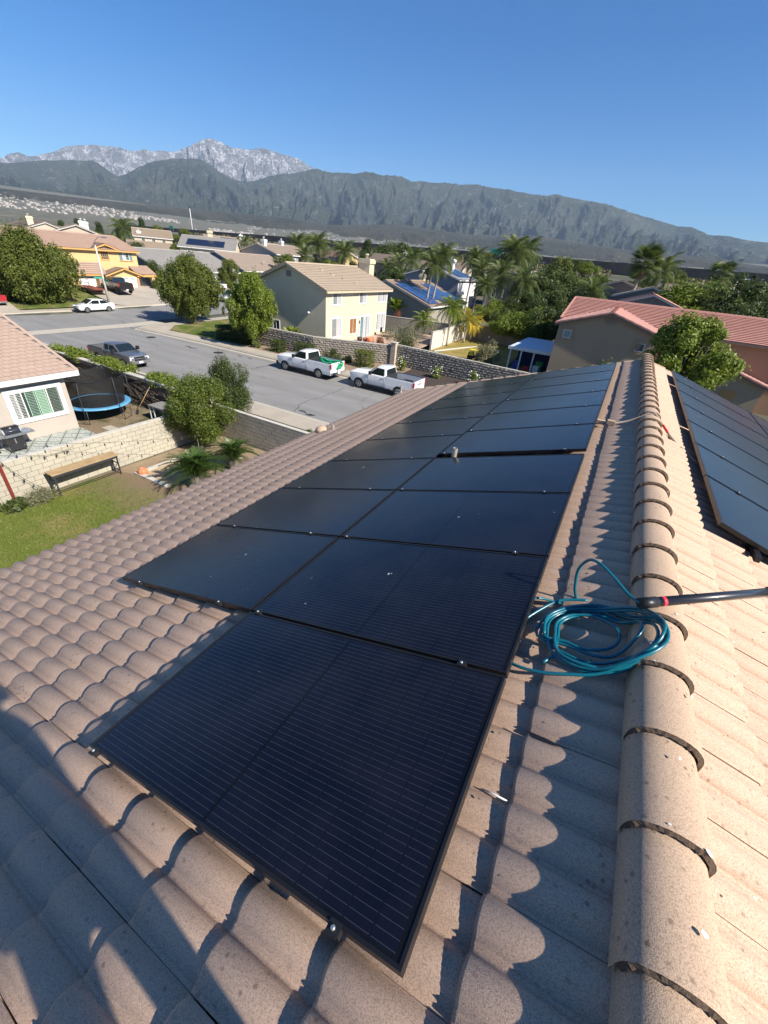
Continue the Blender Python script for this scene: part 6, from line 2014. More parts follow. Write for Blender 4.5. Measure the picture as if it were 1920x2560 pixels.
# --- fences behind the cream house
m_fgrey = M_plain('grey_block_fence', (.24, .215, .18), .92, var=.15, vscale=2, bumps=.5, bscale=20, dirt=.3)
m_fwhite = M_plain('cream_plaster_fence', (.60, .56, .47), .9, var=.08, vscale=.8, bumps=.2, dirt=.35)
def wall_run(name, label, pts, th, z_off, h, mat, capm=None, step=3.0):
    root = thing(name, label, 'wall', (pts[0][0], pts[0][1], gz(*pts[0])))
    for (a, b_) in zip(pts, pts[1:]):
        L_ = math.hypot(b_[0] - a[0], b_[1] - a[1]); n = max(1, int(L_ / step))
        for k in range(n):
            p = (a[0] + (b_[0] - a[0]) * k / n, a[1] + (b_[1] - a[1]) * k / n); q = (a[0] + (b_[0] - a[0]) * (k + 1) / n, a[1] + (b_[1] - a[1]) * (k + 1) / n)
            g = gz((p[0] + q[0]) / 2, (p[1] + q[1]) / 2) + z_off
            d = Vector((q[0] - p[0], q[1] - p[1], 0)).normalized() * .006
            mb = MB(); mb.bar((p[0] + d.x, p[1] + d.y, g + h / 2 - .25), (q[0] - d.x, q[1] - d.y, g + h / 2 - .25), th, h + .5); mb.build('wall_bay', mat, root)
            if capm:
                mb = MB(); mb.bar((p[0], p[1], g + h + .035), (q[0], q[1], g + h + .035), th + .06, .065); mb.build('cap', capm, root)
    return root
wall_run('block_fence', 'grey block wall between the cream house and the solar roof house', [(-30.5, 53.0), (-26.9, 53.6), (-20.2, 55.0)], .2, 0, 1.8, m_fgrey, m_cap)
wall_run('block_fence', 'pale plaster garden wall streaked with palm shadows', [(-19.2, 46.5), (-19.2, 59.0)], .2, 0, 1.85, m_fwhite, m_cap)
wall_run('block_fence', 'grey shaded block wall at the back of the yellow lawn', [(-19.0, 57.6), (-10.2, 57.2)], .2, 0, 1.85, m_fgrey, m_cap)
sheet('garden_lawn', [(-19.0, 43.5), (-11.5, 41), (-9.7, 44), (-10.5, 56.6), (-18.9, 57.2)], .05, m_lawn_dry, 'yellowing lawn with curved edging behind the split block wall')
sheet('terrace', [(-27, 37.2), (-18.9, 37.2), (-19.5, 46), (-20.4, 53), (-27, 52.8)], .45, M_plain('terrace_paving', (.42, .29, .21), .85, var=.15, vscale=2), 'reddish paved terrace beside the cream house')
mb = MB(); pts = []
for i in range(15):
    a = i / 14; pts.append((-18.2 + 5.4 * a, 45.2 + 9.0 * math.sin(a * 2.2), gz(-17, 48) + .12))
mb.tube(pts, .11, 6); o = mb.build('lawn_edging', m_cap); tag(o, 'curved pale concrete edging round the yellow lawn', kind='structure')

# split face retaining walls
def split_wall(name, label, pts, zt0, zt1, zb):
    root = thing(name, label, 'wall', (pts[0][0], pts[0][1], zb))
    mb = MB(); rnd = random.Random(len(pts) + int(zt0 * 10))
    tot = sum(math.hypot(b_[0] - a[0], b_[1] - a[1]) for a, b_ in zip(pts, pts[1:])); run = 0
    capb = MB()
    for a, b_ in zip(pts, pts[1:]):
        L_ = math.hypot(b_[0] - a[0], b_[1] - a[1]); d = Vector((b_[0] - a[0], b_[1] - a[1], 0)).normalized(); nn = Vector((d.y, -d.x, 0))
        if nn.y > 0: nn = -nn
        t = 0
        while t < L_:
            top = zt0 + (zt1 - zt0) * (run + t) / tot
            z = zb; r = 0
            while z < top - .05:
                off = .2 if r % 2 else 0
                x0 = max(0, t - off); x1 = min(L_, t - off + .39)
                p0 = Vector((a[0], a[1], 0)) + d * x0; p1 = Vector((a[0], a[1], 0)) + d * x1
                zz1 = min(z + .195, top)
                f = [[None] * 4 for _ in range(3)]
                vs = []
                for iz, zz in enumerate((z, (z + zz1) / 2, zz1 - .004)):
                    for ix in range(4):
                        p = p0.lerp(p1, ix / 3); edge = (ix in (0, 3)) or iz in (0, 2)
                        p = p + nn * ((.012 if edge else .055) + rnd.uniform(0, .045))
                        vs.append((p.x, p.y, zz))
                mb.add(vs, [(iz * 4 + ix, iz * 4 + ix + 1, iz * 4 + ix + 5, iz * 4 + ix + 4) for iz in range(2) for ix in range(3)])
                z += .2; r += 1
            t += .4
        n = max(1, int(L_ / .8))
        core = MB()
        for k in range(n):
            q0, q1 = L_ * k / n, L_ * (k + 1) / n
            top = zt0 + (zt1 - zt0) * (run + (q0 + q1) / 2) / tot
            P0, P1 = Vector((a[0], a[1], 0)) + d * (q0 + .004), Vector((a[0], a[1], 0)) + d * (q1 - .004)
            c_ = -nn * .1
            core.bar(P0 + c_ + Vector((0, 0, (zb - .4 + top) / 2)), P1 + c_ + Vector((0, 0, (zb - .4 + top) / 2)), .2, top - zb + .4)
            cb = MB(); cb.bar(P0 + c_ + Vector((0, 0, top + .03)), P1 + c_ + Vector((0, 0, top + .03)), .26, .06); cb.build('cap', m_cap, root)
        core.build('wall_core', m_split, root)
        run += L_
    o = mb.build('rough_blocks', m_split, root, fixn=False); o['kind'] = 'stuff'
    return root
split_wall('retaining_wall', 'rough split block retaining wall below the cream house', [(-35.5, 33.3), (-26, 33.4), (-18.95, 36.45)], 2.0, 2.0, .12)
split_wall('retaining_wall', 'rough split block garden wall running right behind the rose bushes', [(-18.45, 36.6), (-2.0, 36.3), (9.0, 36.1)], 2.12, 1.6, .12)
t = thing('wall_pillar', 'pale square block pillar joining the two rough walls', 'pillar', (-18.7, 36.45, .1))
for k in range(11):
    mb = MB(); mb.box(-18.94, 36.2, .1 + k * .2, -18.46, 36.7, .1 + k * .2 + .19); mb.build('block', M_plain('pillar_block', (.48, .40, .31), .9, var=.25, vscale=4, bumps=.8, bscale=18), t)
mb = MB(); mb.box(-19.0, 36.14, 2.303, -18.4, 36.76, 2.36); mb.build('cap', m_cap, t)

# ================================================================ vehicles (local frame: +x forward, z up, wheels on z=0)
def paint(name, c, metal=0.0, rough=.3):
    m, nt, b = nodes_of(name)
    b.inputs['Base Color'].default_value = (*c, 1); b.inputs['Metallic'].default_value = metal
    b.inputs['Roughness'].default_value = rough; b.inputs['Coat Weight'].default_value = .8; b.inputs['Coat Roughness'].default_value = .06
    vec = coords(nt)
    cc = mix(nt, ramp(nt, noise(nt, vec, 2.5, 6, .7), [(.5, 0), (.8, 1)]), c, tuple(x * .78 for x in c))
    nt.links.new(cc, b.inputs['Base Color'])
    return m
P_white = paint('white_car_paint', (.78, .78, .76)); P_black = paint('black_car_paint', (.012, .012, .014)); P_silver = paint('pewter_car_paint', (.20, .20, .205), .6, .35)
P_sil2 = paint('silver_green_paint', (.42, .44, .42), .6, .3); P_red = paint('dark_red_paint', (.32, .015, .02))
m_cglass = M_plain('tinted_car_glass', (.012, .018, .02), .05, spec=.8, coat=.6)
m_tyre = M_plain('tyre_rubber', (.018, .018, .018), .85); m_rim = M_plain('alloy_rim', (.52, .53, .54), .3, .7)
m_chrome = M_plain('chrome', (.7, .7, .7), .15, 1.0); m_taill = M_plain('red_tail_light', (.45, .01, .012), .2, coat=.6); m_headl = M_plain('clear_headlight', (.75, .77, .78), .1, coat=.6)
m_plate = M_plain('licence_plate', (.75, .76, .78), .5); m_liner = M_plain('bed_liner', (.02, .02, .02), .8)

def loft(stations, mat, name, parent, cap=True):
    """stations: (x, [(y,z)...]) half rings from bottom centre outwards and up to the top centre"""
    mb = MB(); n = len(stations[0][1])
    vs = []
    for x, ring in stations:
        full = [(y, z) for y, z in ring] + [(-y, z) for y, z in ring[::-1]]
        vs += [(x, y, z) for y, z in full]
    m_ = n * 2; fs = []
    for i in range(len(stations) - 1):
        for k in range(m_):
            k2 = (k + 1) % m_
            fs.append((i * m_ + k, i * m_ + k2, (i + 1) * m_ + k2, (i + 1) * m_ + k))
    if cap:
        fs.append(tuple(range(m_))[::-1]); fs.append(tuple((len(stations) - 1) * m_ + k for k in range(m_)))
    mb.add(vs, fs, True)
    me = mb.mesh(name, mat)
    try:
        me.set_sharp_from_angle(angle=R(38))
    except Exception:
        pass
    return mesh_obj(name, me, parent)

def body_ring(hw, zb, zt, crown=.03, tuck=.06):
    return [(0.0, zb), (hw - .10, zb), (hw - .02, zb + .12), (hw, zb + (zt - zb) * .45), (hw - .005, zt - .18), (hw - tuck * .5, zt - .05), (hw - tuck - .04, zt), (0.0, zt + crown)]

def wheel(root, x, y, r, w=.24, rim_s=.64, rimm=None):
    s = 1 if y > 0 else -1
    mb = MB(); mb.tube([(x, y - s * w, r), (x, y - s * w * .9, r), (x, y - s * .03, r), (x, y, r)], [r * .93, r, r, r * .93], 20)
    t = mesh_obj('wheel', mb.mesh('wheel', m_tyre), root)
    mb = MB(); mb.tube([(x, y + s * .001, r), (x, y + s * .012, r)], [r * rim_s, r * rim_s * .96], 18)
    rm = mesh_obj('rim', mb.mesh('rim', rimm or m_rim), t)
    mb = MB()
    for k in range(6):
        a = k * math.pi / 3 + .3
        c, d = math.cos(a), math.sin(a)
        mb.add([(x + c * r * .2 + d * .035, y + s * .0135, r + d * r * .2 - c * .035), (x + c * r * .56 + d * .06, y + s * .0135, r + d * r * .56 - c * .06), (x + c * r * .56 - d * .06, y + s * .0135, r + d * r * .56 + c * .06), (x + c * r * .2 - d * .035, y + s * .0135, r + d * r * .2 + c * .035)], [(0, 1, 2, 3)])
    # dark openings between the spokes
    o = mesh_obj('rim_opening', mb.mesh('rim_opening', m_tyre, fixn=False), t); o['kind'] = 'stuff'
    return t

def arch(root, x, y, r, s):
    mb = MB(); n = 12; y0 = y
    vs = [(x, y0 + s * .004, r * .9)]
    pts = []
    for k in range(n + 1):
        a = math.pi * k / n * 1.16 - .25
        pts.append((x + math.cos(a) * r * 1.17, y0 + s * .004, r + math.sin(a) * r * 1.17))
    mb.add([(x, y0 + s * .004, r)] + pts, [(0, k + 1, k + 2) for k in range(n)])
    mesh_obj('wheel_arch', mb.mesh('wheel_arch', m_liner, fixn=False), root)

def poly3(root, name, mat, pts, thick=.006, nrm=None):
    pts = [Vector(p) for p in pts]
    n = (pts[1] - pts[0]).cross(pts[-1] - pts[0]).normalized()
    if nrm is not None and n.dot(Vector(nrm)) < 0: n = -n
    mb = MB(); k = len(pts)
    vs = [p + n * thick for p in pts] + [p - n * .02 for p in pts]
    mb.add(vs, [tuple(range(k)), tuple(range(k, 2 * k))[::-1]] + [(i, i + k, (i + 1) % k + k, (i + 1) % k) for i in range(k)])
    return mesh_obj(name, mb.mesh(name, mat), root)

def pickup(label, P, x_cab0, x_cab1, xws, L0, L1, fa, ra, r=.39, hw=1.0, zb=.45, belt=1.20, roof=1.87, rail=1.32, rear_glass=True, doors=(), lift=0.0, rimm=None, cat='pickup truck', name='pickup_truck', grp=None, white_bed=False, windshield_len=.62):
    """x_cab0 cab back, x_cab1 windshield base, xws windshield top; L0 rear, L1 front, fa/ra axles"""
    t = thing(name, label, cat, (0, 0, 0), 0, grp)
    hood = belt + .0
    st = []
    for x, w, zt, b_ in ((L1, hw - .16, hood - .22, zb + .12), (L1 - .08, hw - .06, hood - .06, zb + .05), (L1 - .35, hw - .01, hood - .02, zb), (fa, hw, hood + .02, zb), (x_cab1 + .15, hw, hood + .05, zb), (x_cab1 - .3, hw, belt + .06, zb), (x_cab0, hw, belt + .06, zb)):
        st.append((x, body_ring(w, b_, zt)))
    st = st[::-1]
    loft(st, P, 'body', t)
    # cab roof
    def cab_ring(w, z0, z1): return [(0, z0), (w, z0), (w - .02, z0 + .05), (w - .10, z1 - .10), (w - .17, z1 - .03), (w - .3, z1), (0, z1 + .025)]
    zc = belt - .02
    sts = [(x_cab0, cab_ring(hw - .07, zc, zc + .1)), (x_cab0 + .10, cab_ring(hw - .07, zc, roof - .03)), (x_cab0 + .4, cab_ring(hw - .07, zc, roof)), (xws, cab_ring(hw - .07, zc, roof - .02)), (x_cab1, cab_ring(hw - .07, zc, zc + .09))]
    loft(sts, P, 'cab', t)
    # glass
    zg0, zg1 = belt + .06, roof - .10
    def yy(z): return hw - .09 - (z - belt) / (roof - belt) * .09
    for s in (1, -1):
        fr = lambda z: x_cab1 + (xws - x_cab1) * (z - belt - .02) / (roof - belt - .04) - .10
        segs = doors or ((x_cab0 + .17, None),)
        for i, (a, b_) in enumerate(segs):
            if b_ is None:
                pts = [(a, s * yy(zg0), zg0), (fr(zg0) , s * yy(zg0), zg0), (fr(zg1), s * yy(zg1), zg1), (a + .04, s * yy(zg1), zg1)]
            else:
                pts = [(a, s * yy(zg0), zg0), (b_, s * yy(zg0), zg0), (b_, s * yy(zg1), zg1), (a + .03, s * yy(zg1), zg1)]
            poly3(t, 'side_window', m_cglass, pts, .008, (0, s, 0))
        # mirror, handle, door line
        mb = MB(); mb.box(x_cab1 - .42, s * (hw + .03), belt + .05, x_cab1 - .26, s * (hw + .26), belt + .3); mesh_obj('mirror', mb.mesh('mirror', m_black if P is not P_white else m_black), t)
        mb = MB(); mb.box(x_cab0 + .25, s * hw, belt - .16, x_cab0 + .42, s * (hw + .025), belt - .12); mesh_obj('door_handle', mb.mesh('door_handle', m_black), t)
        mb = MB(); mb.box(x_cab0 + .14, s * (hw - .01), zb + .1, x_cab0 + .152, s * (hw + .004), belt); mb2 = mesh_obj('door_seam', mb.mesh('door_seam', m_liner), t)
        mb = MB(); mb.box(x_cab1 - .1, s * (hw - .01), zb + .1, x_cab1 - .088, s * (hw + .004), belt); mesh_obj('door_seam', mb.mesh('door_seam', m_liner), t)
        mb = MB(); mb.box(ra + r + .25, s * (hw - .05), zb - .06, fa - r - .2, s * (hw + .03), zb + .02); mesh_obj('side_step', mb.mesh('side_step', m_black), t)
    wz = lambda f: (x_cab1 + (xws - x_cab1) * f + .012, belt + .075 + (roof - belt - .10) * f)
    (xa, za), (xb, zb2) = wz(.04), wz(.93)
    poly3(t, 'windscreen', m_cglass, [(xa, hw - .20, za), (xa, -hw + .20, za), (xb, -hw + .30, zb2), (xb, hw - .30, zb2)], .02, (1, 0, 1))
    poly3(t, 'rear_window', m_cglass, [(x_cab0 + .01, hw - .24, belt + .12), (x_cab0 + .01, -hw + .24, belt + .12), (x_cab0 + .085, -hw + .30, roof - .13), (x_cab0 + .085, hw - .30, roof - .13)], .02, (-1, 0, 0))
    # bed
    gap = .02
    for s in (1, -1):
        mb = MB()
        y0, y1 = s * (hw - .075), s * hw
        pr = [(s * (hw - .08), zb), (s * (hw - .02), zb + .0), (s * hw, zb + .25), (s * (hw - .01), rail - .12), (s * (hw - .03), rail), (s * (hw - .08), rail)]
        mb.prism(pr, 0, L0 + .06, x_cab0 - gap); mesh_obj('bed_side', mb.mesh('bed_side', P), t)
        mb = MB(); mb.box(L0 + .1, s * (hw - .085), rail + .002, x_cab0 - gap - .03, s * (hw - .02), rail + .018); mesh_obj('rail_cap', mb.mesh('rail_cap', m_black), t)
    mb = MB(); mb.box(L0 + .10, -hw + .082, zb, x_cab0 - gap, hw - .082, .80); mesh_obj('bed_floor', mb.mesh('bed_floor', m_liner if not white_bed else P), t)
    mb = MB(); mb.box(L0 + .03, -hw + .085, .62, L0 + .095, hw - .085, rail); tg = mesh_obj('tailgate', mb.mesh('tailgate', P), t)
    mb = MB(); mb.box(L0 + .022, -.14, rail - .13, L0 + .029, .14, rail - .07); mesh_obj('tailgate_handle', mb.mesh('tailgate_handle', m_black), tg)
    mb = MB(); mb.box(x_cab0 - gap - .03, -hw + .085, .8, x_cab0 - gap, hw - .085, rail); mesh_obj('bed_front', mb.mesh('bed_front', m_liner if not white_bed else P), t)
    for s in (1, -1):
        for a in (ra,):
            for q in range(2):
                pass
        mb = MB(); n = 8
        pr = [(ra - r * 1.2, .801), (ra - r * .9, 1.0), (ra + r * .9, 1.0), (ra + r * 1.2, .801)]
        mb.prism([(a, z) for a, z in pr], 1, s * (hw - .083), s * (hw - .30)); mesh_obj('wheel_housing', mb.mesh('wheel_housing', m_liner if not white_bed else P), t)
        mb = MB(); mb.box(L0 + .015, s * (hw - .10), rail - .42, L0 + .13, s * (hw + .006), rail - .06); mesh_obj('tail_light', mb.mesh('tail_light', m_taill), t)
        mb = MB(); mb.box(L1 - .13, s * (hw - .42), belt - .36, L1 - .008, s * (hw - .10), belt - .16); mesh_obj('headlight', mb.mesh('headlight', m_headl), t)
        for a in (fa, ra):
            arch(t, a, s * hw, r, s)
            wheel(t, a, s * (hw + .005), r, rimm=rimm)
    mb = MB(); mb.box(L0 - .10, -hw + .05, .50, L0 + .02, hw - .05, .68); bp = mesh_obj('rear_bumper', mb.mesh('rear_bumper', m_chrome if P is not P_black else m_black), t)
    mb = MB(); mb.box(L0 - .108, -.16, .52, L0 - .101, .16, .66); mesh_obj('licence_plate', mb.mesh('licence_plate', m_plate), bp)
    mb = MB(); mb.box(L1 - .10, -hw + .06, .42, L1 + .10, hw - .06, .66); bp = mesh_obj('front_bumper', mb.mesh('front_bumper', m_chrome if P in (P_silver,) else m_black), t)
    mb = MB(); mb.box(L1 + .101, -.16, .46, L1 + .108, .16, .60); mesh_obj('licence_plate', mb.mesh('licence_plate', m_plate), bp)
    mb = MB(); mb.box(L1 - .07, -hw + .44, belt - .40, L1 + .012, hw - .44, belt - .15); g = mesh_obj('grille', mb.mesh('grille', m_black), t)
    mb = MB(); mb.box(L1 + .013, -hw + .44, belt - .30, L1 + .022, hw - .44, belt - .26); mesh_obj('grille_bar', mb.mesh('grille_bar', m_chrome), g)
    return t

def text_mesh(txt, size, mat, name='lettering', ext=.003):
    cu = bpy.data.curves.new(name, 'FONT'); cu.body = txt; cu.size = size; cu.align_x = 'CENTER'; cu.align_y = 'CENTER'; cu.extrude = ext; cu.resolution_u = 2
    o = bpy.data.objects.new(name, cu); link(o)
    dg = bpy.context.evaluated_depsgraph_get()
    me = bpy.data.meshes.new_from_object(o.evaluated_get(dg)); bpy.data.objects.remove(o)
    me.materials.clear(); me.materials.append(mat)
    return me

def put(t, x, y, heading, z=None):
    t.location = (x, y, gz(x, y) if z is None else z); t.rotation_euler = (0, 0, heading)
    return t

LB = dict(x_cab0=-.45, x_cab1=1.18, xws=.42, L0=-2.95, L1=2.85, fa=1.93, ra=-1.62)
t1 = put(pickup('white single cab work pickup with green hose bundle in its bed', P_white, hw=1.0, belt=1.24, rail=1.38, roof=1.92, **LB), -22.8, 28.85, R(180))
t2 = put(pickup('white single cab work pickup with empty black bed partly behind our eave', P_white, hw=1.0, belt=1.24, rail=1.38, roof=1.92, **LB), -15.35, 29.0, R(180))
lm = text_mesh('CHEVROLET', .17, m_black)
o = mesh_obj('tailgate_lettering', lm, t2, (-2.95 + .024, 0, 1.10)); o.rotation_euler = (R(90), 0, R(-90))
g = thing('hose_bundle', 'bright green hose bundle lying in the bed of the first white pickup', 'hose', (-20.8, 28.9, .82))
m_green = M_plain('green_plastic', (.02, .33, .15), .5, var=.3, vscale=9)
rnd = random.Random(2)
for k in range(5):
    mb = MB(); pts = []
    for i in range(9):
        pts.append((-21.9 + .3 * i + rnd.uniform(-.05, .05), 28.7 + .1 * k + rnd.uniform(-.12, .12), .98 + .09 * k + rnd.uniform(-.06, .08)))
    mb.tube(pts, .075, 6); mb.build('hose', m_green, g)
mb = MB(); mb.box(-21.6, 28.6, .86, -19.8, 29.1, 1.0); mb.build('tarp', m_green, g)

put(pickup('old pewter grey extended cab pickup parked beyond the vine wall', P_silver, x_cab0=-.62, x_cab1=1.28, xws=.58, L0=-2.55, L1=2.45, fa=1.62, ra=-1.45, r=.35, hw=.87, zb=.42, belt=1.06, roof=1.62, rail=1.12, doors=((-.45, .02), (.10, None)), white_bed=True), -34.6, 19.62, R(2))
put(pickup('black lifted crew cab pickup backed out of the yellow house driveway', P_black, x_cab0=-.75, x_cab1=1.35, xws=.62, L0=-2.8, L1=2.9, fa=1.9, ra=-1.75, r=.44, hw=1.02, zb=.62, belt=1.38, roof=2.02, rail=1.45, doors=((-.6, .22), (.32, None)), rimm=m_black), -69.3, 41.6, R(172), z=gz(-69.3, 41.6) + .17)
put(pickup('dark red pickup seen from behind on the driveway at the left edge', P_red, x_cab0=-.6, x_cab1=1.3, xws=.58, L0=-2.7, L1=2.8, fa=1.85, ra=-1.65, r=.39, hw=.98, belt=1.2, roof=1.85, rail=1.32), -67.2, 24.2, R(180), z=.22)
put(pickup('white pickup nosing out beside the porch at the right edge', P_white, x_cab0=-.75, x_cab1=1.35, xws=.62, L0=-2.8, L1=2.95, fa=1.95, ra=-1.75, r=.42, hw=1.02, zb=.5, belt=1.34, roof=2.0, rail=1.4, doors=((-.6, .22), (.32, None))), 14.1, 47.3, R(184), z=.25)

def car(label, P, prof, cabin, fa, ra, r, hw, name='sedan', cat='car', zb=.28, roofbar=False):
    """prof: [(x, ztop, halfwidth)], cabin: (x_rear_base, x_rear_top, x_front_top, x_front_base, belt, roof)"""
    t = thing(name, label, cat)
    loft([(x, body_ring(w, zb + (.1 if i in (0, len(prof) - 1) else 0), z, .02, .05)) for i, (x, z, w) in enumerate(prof)], P, 'body', t)
    x0, x1, x2, x3, belt, roof = cabin
    def cr(w, z0, z1): return [(0, z0), (w, z0), (w - .015, z0 + .04), (w - .12, z1 - .08), (w - .19, z1 - .02), (w - .32, z1), (0, z1 + .02)]
    w = hw - .06; zc = belt - .05
    loft([(x0, cr(w, zc, zc + .07)), (x1, cr(w, zc, roof - .03)), ((x1 + x2) / 2, cr(w, zc, roof)), (x2, cr(w, zc, roof - .02)), (x3, cr(w, zc, zc + .07))], P, 'cabin', t)
    zg0, zg1 = belt + .02, roof - .09
    yy = lambda z: w - .03 - (z - belt) / (roof - belt) * .11
    fx = lambda z: x3 + (x2 - x3) * (z - belt) / (roof - belt) - .12
    rx = lambda z: x0 + (x1 - x0) * (z - belt) / (roof - belt) + .14
    mid = (x1 + x2) / 2 - .05
    for s in (1, -1):
        poly3(t, 'side_window', m_cglass, [(mid + .05, s * yy(zg0), zg0), (fx(zg0), s * yy(zg0), zg0), (fx(zg1), s * yy(zg1), zg1), (mid + .05, s * yy(zg1), zg1)], .012, (0, s, 0))
        poly3(t, 'side_window', m_cglass, [(rx(zg0), s * yy(zg0), zg0), (mid - .05, s * yy(zg0), zg0), (mid - .05, s * yy(zg1), zg1), (rx(zg1), s * yy(zg1), zg1)], .012, (0, s, 0))
        mb = MB(); mb.box(x3 - .5, s * (hw), belt - .02, x3 - .36, s * (hw + .17), belt + .12); mesh_obj('mirror', mb.mesh('mirror', P), t)
        for a in (fa, ra):
            arch(t, a, s * hw, r, s); wheel(t, a, s * (hw + .006), r, .2)
        X0, X1 = prof[0][0], prof[-1][0]
        mb = MB(); mb.box(X0 - .0, s * (hw - .42), belt - .22, X0 + .16, s * (hw - .05), belt - .08); mesh_obj('tail_light', mb.mesh('tail_light', m_taill), t)
        mb = MB(); mb.box(X1 - .26, s * (hw - .45), belt - .30, X1 - .02, s * (hw - .10), belt - .17); mesh_obj('headlight', mb.mesh('headlight', m_headl), t)
        if roofbar:
            mb = MB(); mb.tube([(x1 + .1, s * (w - .2), roof + .0), (x1 + .25, s * (w - .2), roof + .07), (x2 - .25, s * (w - .2), roof + .07), (x2 - .1, s * (w - .2), roof + .0)], .02, 6); mesh_obj('roof_rail', mb.mesh('roof_rail', m_black), t)
        for q in (mid, fx(belt) - .0):
            mb = MB(); mb.box(q - .005, s * (hw - .01), zb + .12, q + .005, s * (hw + .004), belt - .03); mesh_obj('door_seam', mb.mesh('door_seam', m_liner), t)
        for q in (mid - .35, mid + .75):
            mb = MB(); mb.box(q, s * hw, belt - .14, q + .14, s * (hw + .02), belt - .105); mesh_obj('door_handle', mb.mesh('door_handle', P), t)
    a = .06
    P0 = lambda xa, xb, f: (xa + (xb - xa) * f, belt + .01 + (roof - belt) * f)
    (xa, za), (xb, zb_) = P0(x3, x2, .06), P0(x3, x2, .92)
    poly3(t, 'windscreen', m_cglass, [(xa, w - .13, za), (xa, -w + .13, za), (xb, -w + .24, zb_), (xb, w - .24, zb_)], .02, (1, 0, 1))
    (xa, za), (xb, zb_) = P0(x0, x1, .10), P0(x0, x1, .90)
    poly3(t, 'rear_window', m_cglass, [(xa, w - .15, za), (xa, -w + .15, za), (xb, -w + .26, zb_), (xb, w - .26, zb_)], .02, (-1, 0, 1))
    X0, X1 = prof[0][0], prof[-1][0]
    mb = MB(); mb.box(X1 - .06, -hw + .5, belt - .36, X1 + .006, hw - .5, belt - .24); mesh_obj('grille', mb.mesh('grille', m_black), t)
    mb = MB(); mb.box(X1 - .05, -hw + .3, zb + .08, X1 + .008, hw - .3, zb + .2); mesh_obj('lower_grille', mb.mesh('lower_grille', m_black), t)
    mb = MB(); mb.box(X0 - .008, -.16, .62, X0 + .02, .16, .74); mesh_obj('licence_plate', mb.mesh('licence_plate', m_plate), t)
    return t
sed = [(-2.25, .82, .72), (-2.12, .98, .84), (-1.5, 1.0, .88), (-.6, .96, .88), (.8, .95, .88), (1.5, .86, .88), (2.05, .74, .82), (2.27, .60, .66)]
c1 = car('white compact sedan parked at the far kerb by the lamp post', P_white, sed, (-1.75, -.95, .35, 1.25, .93, 1.43), 1.37, -1.30, .32, .88)
put(c1, -59.85, 32.3, R(-90))
c2 = car('white sedan parked on the driveway before the dark garage door', P_white, sed, (-1.75, -.95, .35, 1.25, .93, 1.45), 1.37, -1.30, .32, .88)
put(c2, -73.4, 63.9, R(172), z=gz(-73.4, 63.9) + .16)
suv = [(-2.35, .95, .80), (-2.2, 1.05, .92), (-1.4, 1.08, .94), (0, 1.08, .95), (1.1, 1.06, .95), (1.8, .98, .94), (2.2, .86, .88), (2.4, .66, .72)]
c3 = car('silver green family SUV parked beyond the corner tree', P_sil2, suv, (-2.25, -1.85, .45, 1.25, 1.04, 1.74), 1.42, -1.42, .37, .95, name='suv', zb=.36, roofbar=True)
put(c3, -59.2, 54.6, R(-92)); c3.rotation_euler = (0, R(1.4), R(-92))

# utility trailer with red deck
tr_ = thing('utility_trailer', 'flat black utility trailer with rust red deck beside the black pickup', 'trailer', (-70.6, 38.3, gz(-70.6, 38.3)))
tr_.rotation_euler = (0, 0, R(172))
zt_ = .62
m_rdeck = M_plain('rust_red_deck', (.22, .055, .03), .85, var=.3, vscale=3)
for k in range(7):
    mb = MB(); mb.box(-3.2, -1.0 + k * .287, zt_, 3.0, -1.0 + k * .287 + .275, zt_ + .05); mesh_obj('deck_plank', mb.mesh('deck_plank', m_rdeck), tr_)
for s in (1, -1):
    mb = MB(); mb.box(-3.25, s * 1.02 - .04, zt_ - .14, 3.1, s * 1.02 + .04, zt_ + .04); mesh_obj('frame_rail', mb.mesh('frame_rail', m_black), tr_)
    mb = MB(); mb.tube([(-3.2, s * 1.02, zt_ + .38), (3.0, s * 1.02, zt_ + .38)], .025, 6); mesh_obj('side_rail', mb.mesh('side_rail', m_black), tr_)
    for k in range(6):
        mb = MB(); x = -3.1 + k * 1.22; mb.bar((x, s * 1.02, zt_), (x, s * 1.02, zt_ + .38), .035); mesh_obj('stake', mb.mesh('stake', m_black), tr_)
    for x in (-.5, .45):
        wheel(tr_, x, s * 1.28, .33, .2, rimm=m_black)
    mb = MB(); mb.prism([(-1.0, .62), (-.85, .74), (.8, .74), (.95, .62)], 1, s * 1.07, s * 1.3); mesh_obj('mudguard', mb.mesh('mudguard', m_black), tr_)
mb = MB(); mb.bar((3.0, .8, zt_ - .1), (4.4, 0, zt_ - .12), .08); mb.bar((3.0, -.8, zt_ - .1), (4.4, 0, zt_ - .12), .08); mb.bar((4.2, 0, zt_ - .1), (4.2, 0, .05), .05); mesh_obj('tongue', mb.mesh('tongue', m_black), tr_)['kind'] = 'stuff'
for k in range(5):
    mb = MB(); mb.bar((3.02, -1 + k * .5, zt_), (3.15, -1 + k * .5, zt_ + 1.35), .04); mesh_obj('gate_bar', mb.mesh('gate_bar', m_black), tr_)
for z in (.4, .8, 1.3):
    mb = MB(); mb.bar((3.02 + z * .1, -1, zt_ + z), (3.02 + z * .1, 1, zt_ + z), .04); mesh_obj('gate_rail', mb.mesh('gate_rail', m_black), tr_)

